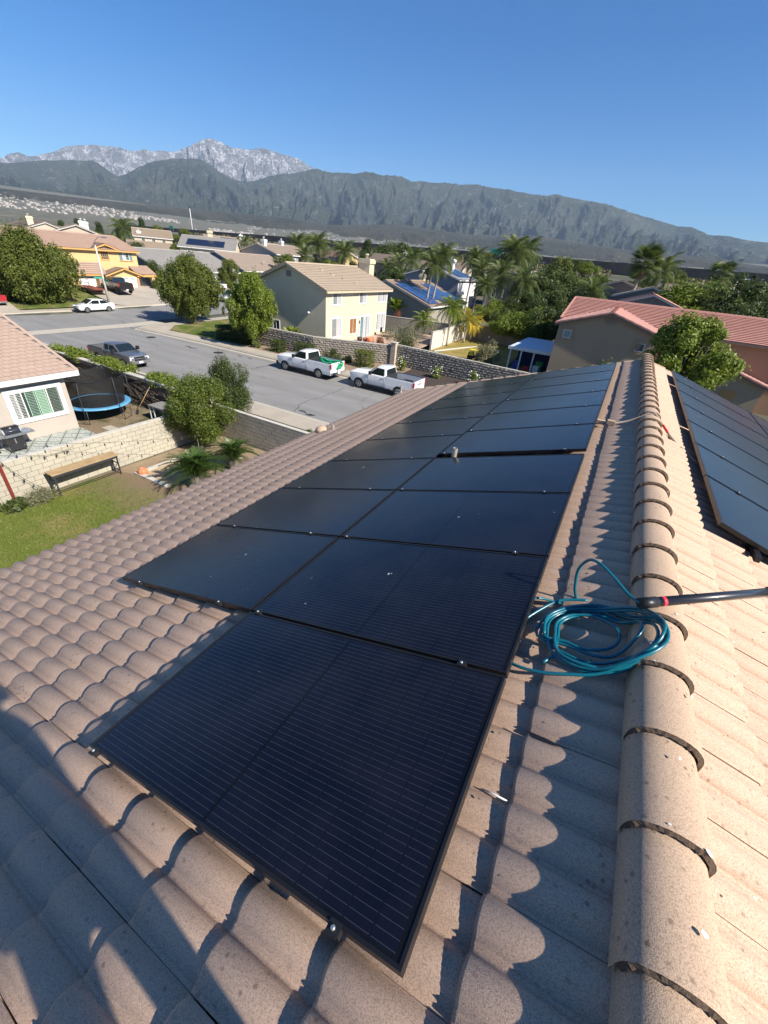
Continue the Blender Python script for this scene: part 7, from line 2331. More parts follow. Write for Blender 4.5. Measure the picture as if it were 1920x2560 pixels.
# street lamp with name sign
lx, ly = -63.9, 36.6
lz = gz(lx, ly)
sl_ = thing('street_lamp', 'tall pale concrete street lamp with curved arm by the white sedan', 'street lamp', (lx, ly, lz))
hl_ = (-63.90,36.42,7.16)[2] - lz
mb = MB(); mb.tube([(lx, ly, lz), (lx, ly, lz + hl_)], [.15, .085], 10); mb.build('pole', M_plain('pale_concrete_pole', (.55, .52, .46), .85), sl_)
mb = MB(); mb.tube([(lx, ly, lz + hl_ - .05), (lx + .15, ly + .05, lz + hl_ + .55), (lx + .9, ly + .1, lz + hl_ + .95), (lx + 2.0, ly + .15, lz + hl_ + 1.0)], [.05, .04, .035, .03], 6); mb.build('arm', m_ss, sl_)
mb = MB(); mb.box(lx + 1.8, ly, lz + hl_ + .92, lx + 2.5, ly + .3, lz + hl_ + 1.06); mb.build('lamp_head', m_ss, sl_)
sg = M_plain('green_sign', (.03, .30, .20), .5)
mb = MB(); mb.box(lx - .02, ly - 1.2, lz + 3.0, lx + .02, ly - .05, lz + 3.22); o = mb.build('street_sign', sg, sl_)
mb = MB(); mb.box(lx + .05, ly - .02, lz + 2.8, lx + 1.2, ly + .02, lz + 3.0); mb.build('street_sign', sg, sl_)

def lamp(lab, x, y, px_top_z, dirx=1):
    z = gz(x, y)
    t = thing('street_lamp', lab, 'street lamp', (x, y, z))
    mb = MB(); mb.tube([(x, y, z), (x, y, px_top_z - .4)], [.14, .09], 8); mb.build('pole', m_conc, t)
    mb = MB(); mb.tube([(x, y, px_top_z - .4), (x + .3 * dirx, y, px_top_z), (x + 1.6 * dirx, y, px_top_z + .15)], .04, 6); mb.build('arm', m_ss, t)
    mb = MB(); mb.box(x + 1.4 * dirx, y - .15, px_top_z + .05, x + 2.0 * dirx, y + .15, px_top_z + .2); mb.build('lamp_head', m_ss, t)
p = (-30.35,150.00,11.87); lamp('far street lamp in front of the freeway wall right of the palms', p[0], p[1], p[2])
p = (16.52,120.00,11.55); lamp('tall street lamp near the right edge above the tan roofs', p[0], p[1], p[2])
p = (12.84,80.00,8.55); lamp('nearest leaning looking lamp pole behind the red roof at right', p[0], p[1], p[2])

# mast, highway signs
p = (-514.44,420.00,39.79); q = (-512.19,420.00,19.30)
t = thing('radio_mast', 'thin white radio mast standing beyond the freeway', 'mast', (p[0], p[1], 10))
mb = MB(); mb.tube([(p[0], p[1], 8), (p[0], p[1], p[2])], [.5, .35], 6); mb.build('mast', m_trim_w, t)
for k in range(3):
    mb = MB(); mb.tube([(p[0], p[1], p[2] * .8), (p[0] + math.cos(k * 2.1) * 12, p[1] + math.sin(k * 2.1) * 12, 9)], .05, 4); mb.build('guy_wire', m_ss, t)
for (a, lab) in (((-362.83,275.00,15.48), 'green freeway sign seen edge on above the far wall at left'), ((-60.32,205.00,15.43), 'small green freeway sign above the wall behind the palms')):
    t = thing('freeway_sign', lab, 'sign', (a[0], a[1], gz(a[0], a[1])))
    mb = MB(); mb.box(a[0] - 2.6, a[1] - .1, a[2] - .9, a[0] + 2.6, a[1] + .1, a[2] + .9); mb.build('panel', M_plain('freeway_green', (.02, .32, .20), .5), t)
    for s in (-1.8, 1.8):
        mb = MB(); mb.bar((a[0] + s, a[1] + .2, gz(a[0], a[1])), (a[0] + s, a[1] + .2, a[2] + .8), .25); mb.build('post', m_ss, t)

# terrace and garden things
m_wht_metal = m_trim_w
for (x, y, lab, kk) in ((-26.0, 41.9, 'black planter pot by the sliding door of the cream house', 0), (-25.2, 41.9, 'smaller dark terracotta pot on the cream house terrace', 1), (-24.4, 41.6, 'larger orange terracotta pot on the cream house terrace', 2)):
    z = gz(x, y) + .45
    t = thing('plant_pot', lab, 'pot', (x, y, z))
    s = (.3, .32, .42)[kk]
    mb = MB(); mb.lathe([(s * .6, 0), (s, s * .7), (s * .95, s * 1.6), (s * .8, s * 1.6), (s * .78, s * 1.4)], (x, y, z), 14); mb.build('pot', (m_pot, M_plain('dark_terracotta', (.30, .10, .06), .8), m_terra)[kk], t)
t = thing('patio_table', 'glass topped patio table on the terrace', 'table', (-24.6, 47.2, gz(-24.6, 47.2) + .45)); z = gz(-24.6, 47.2) + .45
mb = MB(); mb.lathe([(.75, .70), (.75, .73)], (-24.6, 47.2, z), 20); mb.build('table_top', m_pane_b, t)
for k in range(4):
    a = k * 1.57 + .7; mb = MB(); mb.tube([(-24.6 + .5 * math.cos(a), 47.2 + .5 * math.sin(a), z), (-24.6 + .3 * math.cos(a), 47.2 + .3 * math.sin(a), z + .7)], .025, 5); mb.build('leg', m_black, t)
def chair(x, y, rz, lab):
    z = gz(x, y) + .45
    t = thing('patio_chair', lab, 'chair', (x, y, z), rz)
    mb = MB(); mb.box(-.25, -.25, .40, .25, .25, .44); mesh_obj('seat', mb.mesh('seat', m_black), t)
    mb = MB(); mb.box(-.25, .22, .45, .25, .26, .95); mesh_obj('backrest', mb.mesh('backrest', m_black), t)
    for a, b_ in ((-.23, -.23), (.23, -.23), (-.23, .23), (.23, .23)):
        mb = MB(); mb.bar((a, b_, 0), (a, b_, .40), .03); mesh_obj('leg', mb.mesh('leg', m_black), t)
chair(-25.9, 47.0, R(90), 'dark metal patio chair between the house wall and the table')
chair(-23.4, 47.4, R(-90), 'dark metal patio chair on the garden side of the table')
chair(-24.5, 48.5, R(0), 'dark metal patio chair behind the round table')
t = thing('lawn_mower', 'yellow and black ride on mower on the yellow lawn', 'mower', (-13.4, 45.2, gz(-13.4, 45.2)))
z = gz(-13.4, 45.2) + .1
m_yel = M_plain('yellow_plastic', (.75, .62, .04), .45)
mb = MB(); mb.box(-14.1, 44.8, z + .2, -12.9, 45.6, z + .45); mb.build('deck', m_black, t)
mb = MB(); mb.prism([(-14.1, z + .46), (-14.1, z + .75), (-13.6, z + .85), (-13.5, z + .46)], 1, 44.95, 45.45); mb.build('hood', m_yel, t)
mb = MB(); mb.box(-14.0, 44.9, z + .95, -12.8, 45.5, z + 1.02); mb.build('canopy', m_yel, t)
for x_ in (-13.95, -12.85):
    for y_ in (44.93, 45.47):
        mb = MB(); mb.bar((x_, y_, z + .4), (x_, y_, z + .95), .03); mb.build('post', m_black, t)
mb = MB(); mb.box(-13.25, 45.05, z + .46, -12.95, 45.4, z + .8); mb.build('seat', m_black, t)
for x_ in (-13.9, -13.05):
    for y_ in (44.78, 45.62):
        mb = MB(); mb.tube([(x_, y_ - .05, z + .12), (x_, y_ + .05, z + .12)], .2, 12); mb.build('wheel', m_tyre, t)

# ================================================================ trees and planting
def tuft_clumps(n, rx, ry, rz, cz, cr, seed, prof=None):
    """upright pointed tufts, larger at the outside"""
    out = crown_clumps(n, rx, ry, rz, cz, cr, seed, prof, vert=1.7)
    rnd = random.Random(seed + 500)
    for _ in range(int(n * .6)):                      # ragged tips standing out of the outline
        t = rnd.uniform(.08, 1.0) ** .8; a = rnd.uniform(0, 6.283)
        w = (prof(t) if prof else .8) * rnd.uniform(.98, 1.2)
        s = cr * rnd.uniform(.22, .42)
        out.append((rx * w * math.cos(a), ry * w * math.sin(a), cz + rz * (2 * t - 1) + rnd.uniform(0, .5) * cr, s, s, s * 2.4))
    return out
egg = lambda t: (0.55 + .55 * math.sin(math.pi * min(1, t * 1.15 + .06))) if t < .8 else (1.05 * (1 - (t - .8) / .2) ** .6 + .12)
bottle = lambda t: max(.15, math.sin(math.pi * (.12 + t * .86)) ** .7)

make_tree('street_tree', 'very large dense dark olive tree filling the left edge before the yellow house', 'tree', 2.6, .32,
          tuft_clumps(190, 5.1, 4.9, 2.7, 3.7, .74, 1, bottle), m_lf_olive, 95000, .23, 1, (-67.2, 29.6, gz(-67.2, 29.6)), limbs=16, up=.5)
make_tree('street_tree', 'dense olive street tree standing alone on the corner lawn', 'tree', 2.0, .22,
          tuft_clumps(115, 3.4, 3.4, 2.5, 3.9, .54, 2, bottle), m_lf_olive, 70000, .18, 2, (-46.9, 36.9, gz(-47, 36.9)), limbs=14, up=.6)
make_tree('street_tree', 'bright olive tree in front of the shaded gable of the cream house', 'tree', 1.7, .16,
          tuft_clumps(90, 2.5, 2.2, 2.1, 3.9, .46, 3, bottle), m_lf_bright, 55000, .15, 3, (-33.0, 32.6, .12), limbs=12, up=.6)
make_tree('bushy_tree', 'glossy bright green tree hiding part of the red roof behind our ridge', 'tree', 3.6, .16,
          [(x, y, z, a, b_, d) for (x, y, z, a, b_, d) in crown_clumps(75, 2.35, 2.2, 1.5, 5.5, .56, 44)], m_lf_bright, 30000, .19, 44, (3.7, 30.8, .2), limbs=18)
make_shrub('shrub', 'dark green bush top showing just left of our ridge end', (-.6, 27.0, 0), 1.3, 1.2, 5.4, m_lf_mid, 7000, .14, 45)

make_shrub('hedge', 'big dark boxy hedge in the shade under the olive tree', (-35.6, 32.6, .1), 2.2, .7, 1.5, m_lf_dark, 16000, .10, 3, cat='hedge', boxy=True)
make_shrub('hedge', 'low brownish clipped hedge on the corner lawn edge behind the dark hedge', (-37.4, 35.6, .15), 1.2, .7, 1.3, m_lf_olive, 6000, .09, 4, cat='hedge', boxy=True)
make_shrub('shrub', 'clipped cube bush at the foot of the bright olive tree', (-29.6, 32.5, .1), .65, .6, 1.25, m_lf_mid, 6000, .08, 5, boxy=True)
make_shrub('shrub', 'wide clipped bush behind the hood of the first white pickup', (-26.3, 32.5, .1), 1.1, .65, 1.45, m_lf_mid, 8000, .08, 6, boxy=True)
make_shrub('shrub', 'loose round bush between the two white pickups and the rough wall', (-23.6, 33.3, .1), .95, .7, 1.15, m_lf_mid, 3600, .09, 7)
make_shrub('shrub', 'low dark bush right of the loose round one', (-22.3, 33.9, .1), .6, .5, .8, m_lf_dark, 2000, .09, 8)
make_shrub('shrub', 'neat square cut green bush by the pillar', (-20.4, 33.9, .1), .85, .75, 1.6, m_lf_olive, 9000, .08, 9, boxy=True)
make_shrub('shrub', 'small grey green bush at the base of the bright olive tree', (-32.2, 32.2, .1), .6, .5, .7, m_lf_olive, 1800, .09, 10)
for i, (px, py, h, lab) in enumerate(((1012, 925, 1.45, 'white rose bush nearest the pillar'), (1100, 950, 1.2, 'white rose bush in the middle of the mulch bed'), (1185, 955, 1.3, 'white rose bush furthest right along the rough wall'))):
    xx = (-17.2, -13.6, -10.2)[i]
    t = make_shrub('rose_bush', lab, (xx, 35.2, .12), .62, .45, h, m_lf_bright, 1300, .11, 20 + i, cat='rose bush')
    rnd = random.Random(i); mb = MB()
    for k in range(26):
        a = rnd.uniform(0, 6.28); r_ = rnd.uniform(.2, .6); z = rnd.uniform(.4, 1) * h
        mb.lathe([(.015, -.03), (.05, 0), (.045, .03), (.01, .035)], (math.cos(a) * r_, math.sin(a) * r_ * .8 - .1, z), 6)
    o = mesh_obj('blossoms', mb.mesh('blossoms', m_flower), t); o['kind'] = 'stuff'

# bird of paradise by the wall, bushes on the terrace
bop = frond_mesh('leaf', 1.5, 5, .5, .28, .35, m_lf_bright, .3, 31, stem_w=.025)
t = thing('strelitzia', 'broad leaved bird of paradise plant above the rough wall beside the cream house corner', 'plant', (-29.6, 34.6, .3))
for k in range(16):
    o = mesh_obj('leaf', bop, t, (0, 0, .8)); o.rotation_euler = (0, -R(75 - 3.6 * k), k * 2.399)
t = thing('strelitzia', 'large dark leaved banana like plant behind the terrace fence', 'plant', (-30.5, 59.0, .8))
for k in range(16):
    o = mesh_obj('leaf', bop, t, (0, 0, 1.6)); o.rotation_euler = (0, -R(85 - 3.6 * k), k * 2.399); o.scale = (1.5,) * 3
make_shrub('shrub', 'airy grey green bush spilling over the terrace wall', (-20.9, 42.3, .5), 2.1, 1.8, 3.2, m_lf_grey, 7000, .12, 11)
make_shrub('shrub', 'leafy green lower bush at the garden side of the terrace', (-19.6, 40.6, .4), 1.2, 1.1, 2.0, m_lf_mid, 4000, .11, 12)
make_shrub('shrub', 'small reddish bush on the terrace wall near the pillar', (-22.4, 40.2, .6), .75, .6, 1.3, m_lf_red, 1500, .12, 13)
make_shrub('shrub', 'flowering reddish shrub at the foot of the solar roof house', (-29.0, 57.0, .7), 1.7, 1.0, 1.9, m_lf_red, 2500, .13, 14)
make_shrub('shrub', 'dark shrub left of the flowering one by the solar roof house', (-32.5, 56.5, .7), 1.8, 1.0, 2.0, m_lf_dark, 3500, .13, 15)
make_shrub('shrub', 'sprawling yellow green bush beside the mower', (-11.6, 44.0, .4), 1.9, 1.2, 2.2, m_lf_grey, 5000, .13, 16)
make_shrub('shrub', 'round clipped bush by the porch of the yellow house', (-71.4, 49.2, gz(-71.4, 49.2)), .8, .8, 1.3, m_lf_dark, 2200, .12, 17)
make_shrub('hedge', 'tall clipped hedge right of the dark garage door', (-74.6, 74.4, gz(-74.6, 74.4)), 1.4, 1.9, 2.8, m_lf_bright, 9000, .14, 18, cat='hedge', boxy=True)
make_shrub('shrub', 'green shrubs between the yellow house and the grey house', (-75.5, 52.4, gz(-75.5, 52.4)), 2.4, 1.8, 4.2, m_lf_mid, 7000, .17, 19)

# palms: positions on the ground with crown heights read from the place
def qp(lab, x, y, ztop, nf, seed, cv=(0, 0), fs=1.0, fr=None, g='feathery queen palms', r=.17, **k):
    z = gz(x, y) + .1
    return make_palm(lab, (x, y, z), ztop - z - .4, r, fr or queen_fronds, int(nf * 1.35), seed, g, cv, fscale=fs, **k)
P_ = (-27.00,62.00,9.10); qp('tall left palm of the twin pair before the solar roof', P_[0] - .25, 62, P_[2] - .3, 22, 1, (.3, .2))
P_ = (-26.25,64.00,9.96); qp('tall right palm of the twin pair before the solar roof', P_[0] - 1.0, 64, P_[2] - .2, 24, 2, (.9, 0))
P_ = (-25.41,76.00,9.89); qp('palm with twin shadow like trunk against the white side wall', P_[0] - .5, 76, P_[2], 24, 3, (.4, 0), 1.0)
P_ = (-23.51,74.00,8.86); qp('second palm against the white side wall', P_[0] - .3, 74, P_[2] - .2, 20, 4, (.3, 0), .95)
P_ = (-20.44,68.00,6.76); qp('shorter palm in front of the mauve house', P_[0], 68, P_[2], 20, 5, (0, 0), .8)
P_ = (-19.81,72.00,8.17); qp('broad palm with orange trunk skirt among the dense group', P_[0], 72, P_[2], 26, 6, (0, 0), 1.1)
P_ = (-20.48,80.00,11.55); qp('tallest feathery palm of the dense group', P_[0] - .6, 80, P_[2], 28, 7, (.6, 0), 1.35)
P_ = (-19.19,84.00,11.61); qp('tall feathery palm right of the tallest one', P_[0], 84, P_[2], 26, 8, (-.4, 0), 1.3)
P_ = (-15.88,70.00,7.99); qp('drooping palm in front of the cream wall', P_[0], 70, P_[2], 24, 9, (.2, 0), 1.05)
P_ = (-46.41,95.00,9.13); qp('slim palm behind the chimney of the cream house', P_[0], 95, P_[2], 20, 10, (0, 0), 1.2)
P_ = (-52.42,100.00,8.05); qp('shorter palm left of the slim one behind the chimney', P_[0], 100, P_[2], 20, 11, (0, 0), 1.2)
P_ = (-53.04,96.00,6.92); qp('low dark palm behind the cream house chimney', P_[0], 96, P_[2], 20, 12, (0, 0), 1.1)
P_ = (-91.20,120.00,10.65); qp('shaggy palm over the middle of the tan roof', P_[0], 120, P_[2], 24, 13, (0, 0), 1.7)
P_ = (-101.18,122.00,10.14); qp('green palm left of the shaggy one over the tan roof', P_[0], 122, P_[2], 22, 14, (0, 0), 1.6)
P_ = (-87.04,108.00,7.49); qp('low palm just above the tan ridge', P_[0], 108, P_[2], 22, 15, (0, 0), 1.3)
P_ = (-79.87,118.00,9.27); qp('wide palm before the yellow walled house', P_[0], 118, P_[2], 24, 16, (0, 0), 1.6)
P_ = (-171.47,110.00,9.46); qp('large palm behind the yellow house roof end', P_[0], 110, P_[2], 24, 17, (0, 0), 1.9, r=.3)
P_ = (-119.89,118.00,9.15); qp('small palm in front of the pinkish solar roof', P_[0], 118, P_[2], 18, 18, (0, 0), 1.2)
P_ = (-18.57,50.00,4.53); qp('young arching palm at the back of the terrace garden', P_[0], 50, P_[2] + .2, 20, 19, (0, 0), .85, bright_fronds, 'young yellow green palms by the plaster wall', r=.11)
P_ = (-17.84,54.00,3.32); qp('yellowing palm leaning over the plaster wall', P_[0], 54, P_[2] + .1, 16, 20, (.2, 0), .8, [yellow_fronds[0], bright_fronds[0]], 'young yellow green palms by the plaster wall', r=.12)
P_ = (-17.64,56.00,2.65); qp('golden leaved palm at the end of the plaster wall', P_[0], 56, P_[2] + .1, 18, 21, (0, 0), .75, yellow_fronds, 'young yellow green palms by the plaster wall', r=.12)
P_ = (-22.83,52.00,2.77); qp('low bright palm behind the airy bush', P_[0], 52, P_[2] - .2, 16, 22, (0, 0), .8, bright_fronds, 'young yellow green palms by the plaster wall', r=.1)
P_ = (-6.86,80.00,6.97); qp('low feathery palm before the dark gable', P_[0], 80, P_[2], 22, 23, (0, 0), 1.3)
P_ = (2.31,112.00,11.43); qp('feathery palm right of the fan palm', P_[0], 112, P_[2], 22, 24, (0, 0), 1.5)
P_ = (-1.66,95.00,13.16)
make_palm('big fan palm with hanging skirt of dead leaves over the gables', (-1.6 + 0 * P_[0], 95, gz(0, 95)), (-3.19,95.00,12.14)[2] - gz(0, 95) - .3, .32, fan_green, 44, 30, 'fan palms', (.6, 0), fscale=1.75, lowest=-40, skirt=26)
P_ = (14.14,128.00,12.17)
make_palm('far small fan palm near the right edge', (P_[0], 128, gz(P_[0], 128)), P_[2] - gz(P_[0], 128), .28, fan_green, 30, 31, 'fan palms', fscale=1.7, lowest=-40, skirt=10)

# broadleaf prototypes copied through the neighbourhood
def proto(name, label, kind, seed):
    if kind == 0:
        return make_tree(name, label, 'tree', 2.2, .2, crown_clumps(46, 2.8, 2.8, 1.9, 3.9, .8, seed), m_lf_mid, 14000, .24, seed, (0, -40, 0), limbs=8)
    if kind == 1:
        return make_tree(name, label, 'tree', 2.0, .18, crown_clumps(40, 2.3, 2.3, 2.6, 4.0, .7, seed), m_lf_olive, 13000, .24, seed, (0, -40, 0), limbs=7)
    if kind == 2:
        return make_tree(name, label, 'tree', 1.2, .2, crown_clumps(40, 1.5, 1.5, 3.6, 4.4, .6, seed, lambda t: 1.05 - .85 * t), m_lf_dark, 12000, .22, seed, (0, -40, 0), limbs=5)
    return make_tree(name, label, 'tree', 2.4, .2, crown_clumps(44, 3.4, 3.2, 1.5, 3.6, .8, seed), m_lf_bright, 14000, .22, seed, (0, -40, 0), limbs=9)
protos = {}
used = set()
def plant(kind, x, y, s, lab, ztop=None, group='background trees', rz=None):
    hgt = (6.4, 7.2, 8.4, 5.6)[kind]
    z = gz(x, y)
    if ztop is not None:
        s = max(.35, (ztop - z) / hgt)
    if kind not in protos:
        protos[kind] = proto('tree', lab, kind, 60 + kind)
    o = place(protos[kind], kind not in used, (x, y, z - .1), rz if rz is not None else (x * 7.3 + y) % 6.28, lab, s if hasattr(s, '__len__') else s)
    o['group'] = group
    used.add(kind)
    return o
def pt(kind, q, lab, wide=1.0):
    x, y, zt = q
    z = gz(x, y); hgt = (6.4, 7.2, 8.4, 5.6)[kind]
    s = max(.3, (zt - z) / hgt)
    o = plant(kind, x, y, (s * wide, s * wide, s), lab)
# left mid distance
pt(2, (-204.18,112.00,11.49), 'dark pine like tree behind the yellow roof, right of three')
pt(2, (-200.58,104.00,10.35), 'dark pine like tree behind the yellow roof, middle of three', 1.3)
pt(2, (-196.66,116.00,11.17), 'dark pine like tree behind the yellow roof, rightmost by the palm', 1.3)
pt(0, (-197.59,98.00,8.93), 'rounded green tree left of the dark pines behind the yellow roof', 1.4)
pt(1, (-216.16,100.00,10.16), 'bare looking reddish tree above the far left roofs', 1.2)
pt(2, (-218.80,150.00,15.12), 'dark conifer beyond the two storey beige house')
pt(1, (-207.87,150.00,12.97), 'small tree right of the dark conifer beyond the beige house')
pt(1, (-166.66,128.00,9.92), 'green tree behind the roof with dark solar panels')
pt(0, (-165.53,150.00,10.98), 'tree between the solar roof and the pinkish roofs')
pt(1, (-201.26,160.00,12.93), 'narrow tree by the freeway sign')
pt(0, (-146.38,90.00,6.52), 'green tree beside the end of the yellow roof', 1.2)
pt(1, (-87.24,62.00,5.41), 'green tree peeping from behind the corner street tree', 1.2)
# middle
pt(2, (-79.73,130.00,13.26), 'pointed dark tree rising right of the tan ridge', 1.1)
pt(0, (-103.76,150.00,10.96), 'tree clump over the tan roof centre', 1.6)
pt(0, (-78.58,150.00,13.79), 'large dark round tree behind the palms at the centre', 1.6)
pt(0, (-79.22,140.00,12.32), 'round tree left of the large dark one at the centre', 1.5)
pt(0, (-63.57,135.00,12.00), 'leafy tree behind the twin palms', 1.3)
pt(3, (-18.02,66.00,5.22), 'bright green leafy tree behind the grey garden wall', 1.0)
pt(0, (-15.34,62.00,4.65), 'dark green leafy tree right of the bright one behind the garden wall', .9)
pt(3, (-11.10,58.00,5.10), 'wide green bush tree left of the white patio cover', 1.5)
pt(3, (-13.60,59.00,4.05), 'lower bush behind the grey garden wall', 1.6)
pt(0, (-9.12,57.00,5.61), 'green bush against the left corner of the brown house', 1.1)
pt(0, (-14.98,88.00,10.36), 'big feathery green tree left of the mauve gables', 1.4)
pt(0, (-12.27,90.00,8.47), 'second big green tree left of the mauve gables', 1.5)
pt(1, (-11.81,105.00,9.34), 'tall olive tree behind the low feathery palm', 1.3)
pt(3, (-10.54,110.00,8.77), 'yellow green tree left of the fan palm', 1.1)
pt(1, (-21.36,140.00,13.74), 'round conical green tree before the freeway wall', 1.0)
pt(0, (-15.71,80.00,8.65), 'dark tree between the palms and the mauve gables', 1.3)
pt(0, (-13.57,68.00,6.44), 'dark thicket tree below the palms', 1.4)
pt(0, (-9.83,66.00,7.11), 'dark thicket tree left of the red roof corner', 1.2)
pt(1, (0.48,120.00,10.66), 'olive green tree directly behind the fan palm', 1.2)
pt(3, (8.32,90.00,9.75), 'broad spreading yellow green tree right of the gables', 1.7)
pt(3, (9.14,92.00,9.60), 'left part neighbour of the spreading yellow green tree', 1.4)
pt(0, (12.81,78.00,10.39), 'rounded green tree at the right edge', 1.3)
pt(0, (12.28,64.00,8.31), 'dark green tree low at the right edge', 1.0)
pt(1, (-37.80,80.00,5.98), 'dark tree between the solar roof house and the tan house', .9)

# scattered far trees that cannot be told apart
rnd = random.Random(77)
n_ = 0
while n_ < 170:
    az = rnd.uniform(-64, 13); d = rnd.uniform(95, 300)
    x, y = d * math.sin(R(az)), d * math.cos(R(az))
    w = 0.2298 * x + 0.9732 * y - 189.2
    if w > -10 or y < 60:
        continue
    if any(abs(x - hx) < 9 and abs(y - hy) < 9 for hx, hy in ((-84, 82), (-89, 96), (-97, 85), (-96, 108), (-133, 122), (-150, 106), (-152, 72), (-128, 70), (-36, 89), (-54, 114), (-73, 133), (-87, 124), (-26, 107), (1, 94), (-4, 107), (11, 96), (19, 104), (24, 128), (-8, 150))):
        continue
    far_lim = EYE + d * .018 + 1.2
    k = rnd.choice((0, 0, 1, 1, 2, 3))
    s = rnd.uniform(.5, .95)
    top = gz(x, y) + (6.4, 7.2, 8.4, 5.6)[k] * s
    if top > far_lim + 1.5:
        s *= .7
    plant(k, x, y, (s * rnd.uniform(1, 1.5), s * rnd.uniform(1, 1.5), s), ('rounded mid green', 'olive green', 'narrow dark green', 'spreading light green')[k] + ' tree among the rooftops before the freeway wall', group=('rounded', 'olive', 'narrow', 'spreading')[k] + ' trees between the rooftops')
    n_ += 1
# more rooftops in the same belt
n_ = 0
hp = None
for (x, y, rz_, lab, wm, rm) in ((-112, 128, 60, 'far tan roofed house right of the radio mast', W_bei, m_r_tan), (-118, 150, 20, 'far pinkish roofed house near the freeway wall at left', W_mau, m_r_pink), (-60, 152, 90, 'far brown roofed house beyond the chimney', W_bei, m_r_brown),
                            (-36, 140, 90, 'far tan roofed house between the twin palms and the freeway', W_crm2, m_r_tan), (-175, 130, 45, 'far brown roofed house at the left horizon', W_bei, m_r_brown), (-200, 105, 70, 'far pink roofed house at the left horizon', W_bei, m_r_pink),
                            (-178, 92, 80, 'far tan roofed house behind the far left tree tops', W_crm2, m_r_tan), (-150, 160, 50, 'far grey roofed house in front of the freeway at left', W_wht, m_r_grey), (-95, 142, 80, 'far brown roofed house behind the yellow walled one', W_bei, m_r_brown), (12, 140, 90, 'far brown roofed house before the wall at right', W_bei, m_r_brown)):
    z = gz(x, y)
    House(lab, x, y, z, 11, 14, z + 5.0, z + 7.0, wm, rm, rz=R(rz_), exp_=.6, rake=False).window('+x', 0, 3.8, 1.5, 1.2, tw=.12)

# brush on the open slope below the freeway wall: nobody could count it
rg = np.random.RandomState(5)
nb = 26000
az = np.radians(rg.uniform(-66, 16, nb)); dd = rg.uniform(90, 420, nb)
X = dd * np.sin(az); Y = dd * np.cos(az)
W_ = 0.2298 * X + 0.9732 * Y - 189.2
keep = (W_ < -2) & (W_ > -75)
cl = np.array([vnoise(a * .05, b_ * .05, 3) for a, b_ in zip(X[keep], Y[keep])])
X, Y = X[keep][cl > .4], Y[keep][cl > .4]
Z = np.array([gz(a, b_) for a, b_ in zip(X, Y)])
rep = 5
P = np.stack([np.repeat(X, rep), np.repeat(Y, rep), np.repeat(Z, rep)], 1) + rg.randn(len(X) * rep, 3) * np.array([.7, .7, .35]) + np.array([0, 0, .5])
d = rg.randn(len(P), 3); d /= np.linalg.norm(d, axis=1, keepdims=True)
t_ = np.cross(d, rg.randn(len(P), 3)); t_ /= np.linalg.norm(t_, axis=1, keepdims=True)
s_ = rg.uniform(.3, .7, (len(P), 1))
V = np.stack([P - t_ * s_, P + np.cross(d, t_) * s_ * .6, P + t_ * s_, P - np.cross(d, t_) * s_ * .6], 1).reshape(-1, 3)
o = mesh_obj('brush', fast_mesh('brush', V, np.arange(len(V)).reshape(-1, 4), leaf_mat('brush_leaf', (.10, .10, .045), (.26, .22, .11))))
tag(o, 'dry yellow green brush on the slope below the freeway wall', 'brush', kind='stuff')

# ================================================================ things on our roof
m_hose, nt, b = nodes_of('teal_hose_rubber')
b.inputs['Base Color'].default_value = (.005, .125, .17, 1); b.inputs['Roughness'].default_value = .3; b.inputs['Coat Weight'].default_value = .3
def smooth_path(pts, k=6):
    out = []
    n = len(pts)
    for i in range(n - 1):
        p0, p1, p2, p3 = [Vector(pts[max(0, min(n - 1, i + j))]) for j in (-1, 0, 1, 2)]
        for t in [q / k for q in range(k)]:
            out.append(.5 * ((2 * p1) + (p2 - p0) * t + (2 * p0 - 5 * p1 + 4 * p2 - p3) * t * t + (3 * p1 - p0 - 3 * p2 + p3) * t ** 3))
    out.append(Vector(pts[-1]))
    return out
hose = thing('coiled_hose', 'teal water hose coiled loosely on the tiles against the ridge', 'hose', tuple(LF(3.7, 1.4, -.08)))
def surf_n(u):
    return -.083 if u < 3.93 else -.083 + (u - 3.93) * .55
def coil_pt(u, v, h):
    X = (u - 3.915) * cA + 1.544 * sA
    dx = abs(X - RIDGE_X)
    zs = LF(u, v, -.083).z
    if dx < .1235:
        zs = max(zs, EYE - 1.478 + .026 + .095 * math.sqrt(1 - (dx / .1235) ** 2) ** .85)
    if X > RIDGE_X + .12:
        zs = max(RF((X - RIDGE_X) / cA, v, .05).z, EYE - 1.47)
    return Vector((X, v + .3085, zs + .009 + h))
rnd = random.Random(12)
cu, cv = 3.78, 1.485
pts = [coil_pt(3.58, 1.25, 0)]
loops = [(.23, .21, 0, 0, .0), (.25, .235, .0, 0, .004), (.24, .20, .01, .01, .014), (.255, .235, -.01, .0, .014), (.17, .15, .0, .02, .012), (.25, .225, .01, -.01, .028), (.15, .13, -.04, .02, .02), (.245, .225, 0, .0, .036)]
for (ru, rv, du, dv, h) in loops:
    for k in range(10):
        a = -2.2 + 2 * math.pi * k / 10
        pts.append(coil_pt(cu + du + ru * math.cos(a) * rnd.uniform(.97, 1.03), cv + dv + rv * math.sin(a) * rnd.uniform(.97, 1.03), h + rnd.uniform(0, .006)))
A_ = coil_pt(3.60, 1.74, .04)
top = Vector((0.25,2.28,7.61)); e = Vector((0.48,1.86,7.73))
top = Vector((top.x, top.y, top.z)); 
pend = Vector((.50, 1.865, EYE - 1.335))
arch_pts = [coil_pt(3.47, 1.86, .10)]
mb = MB(); mb.tube(smooth_path(pts, 4), .0082, 7); mb.build('hose', m_hose, hose)
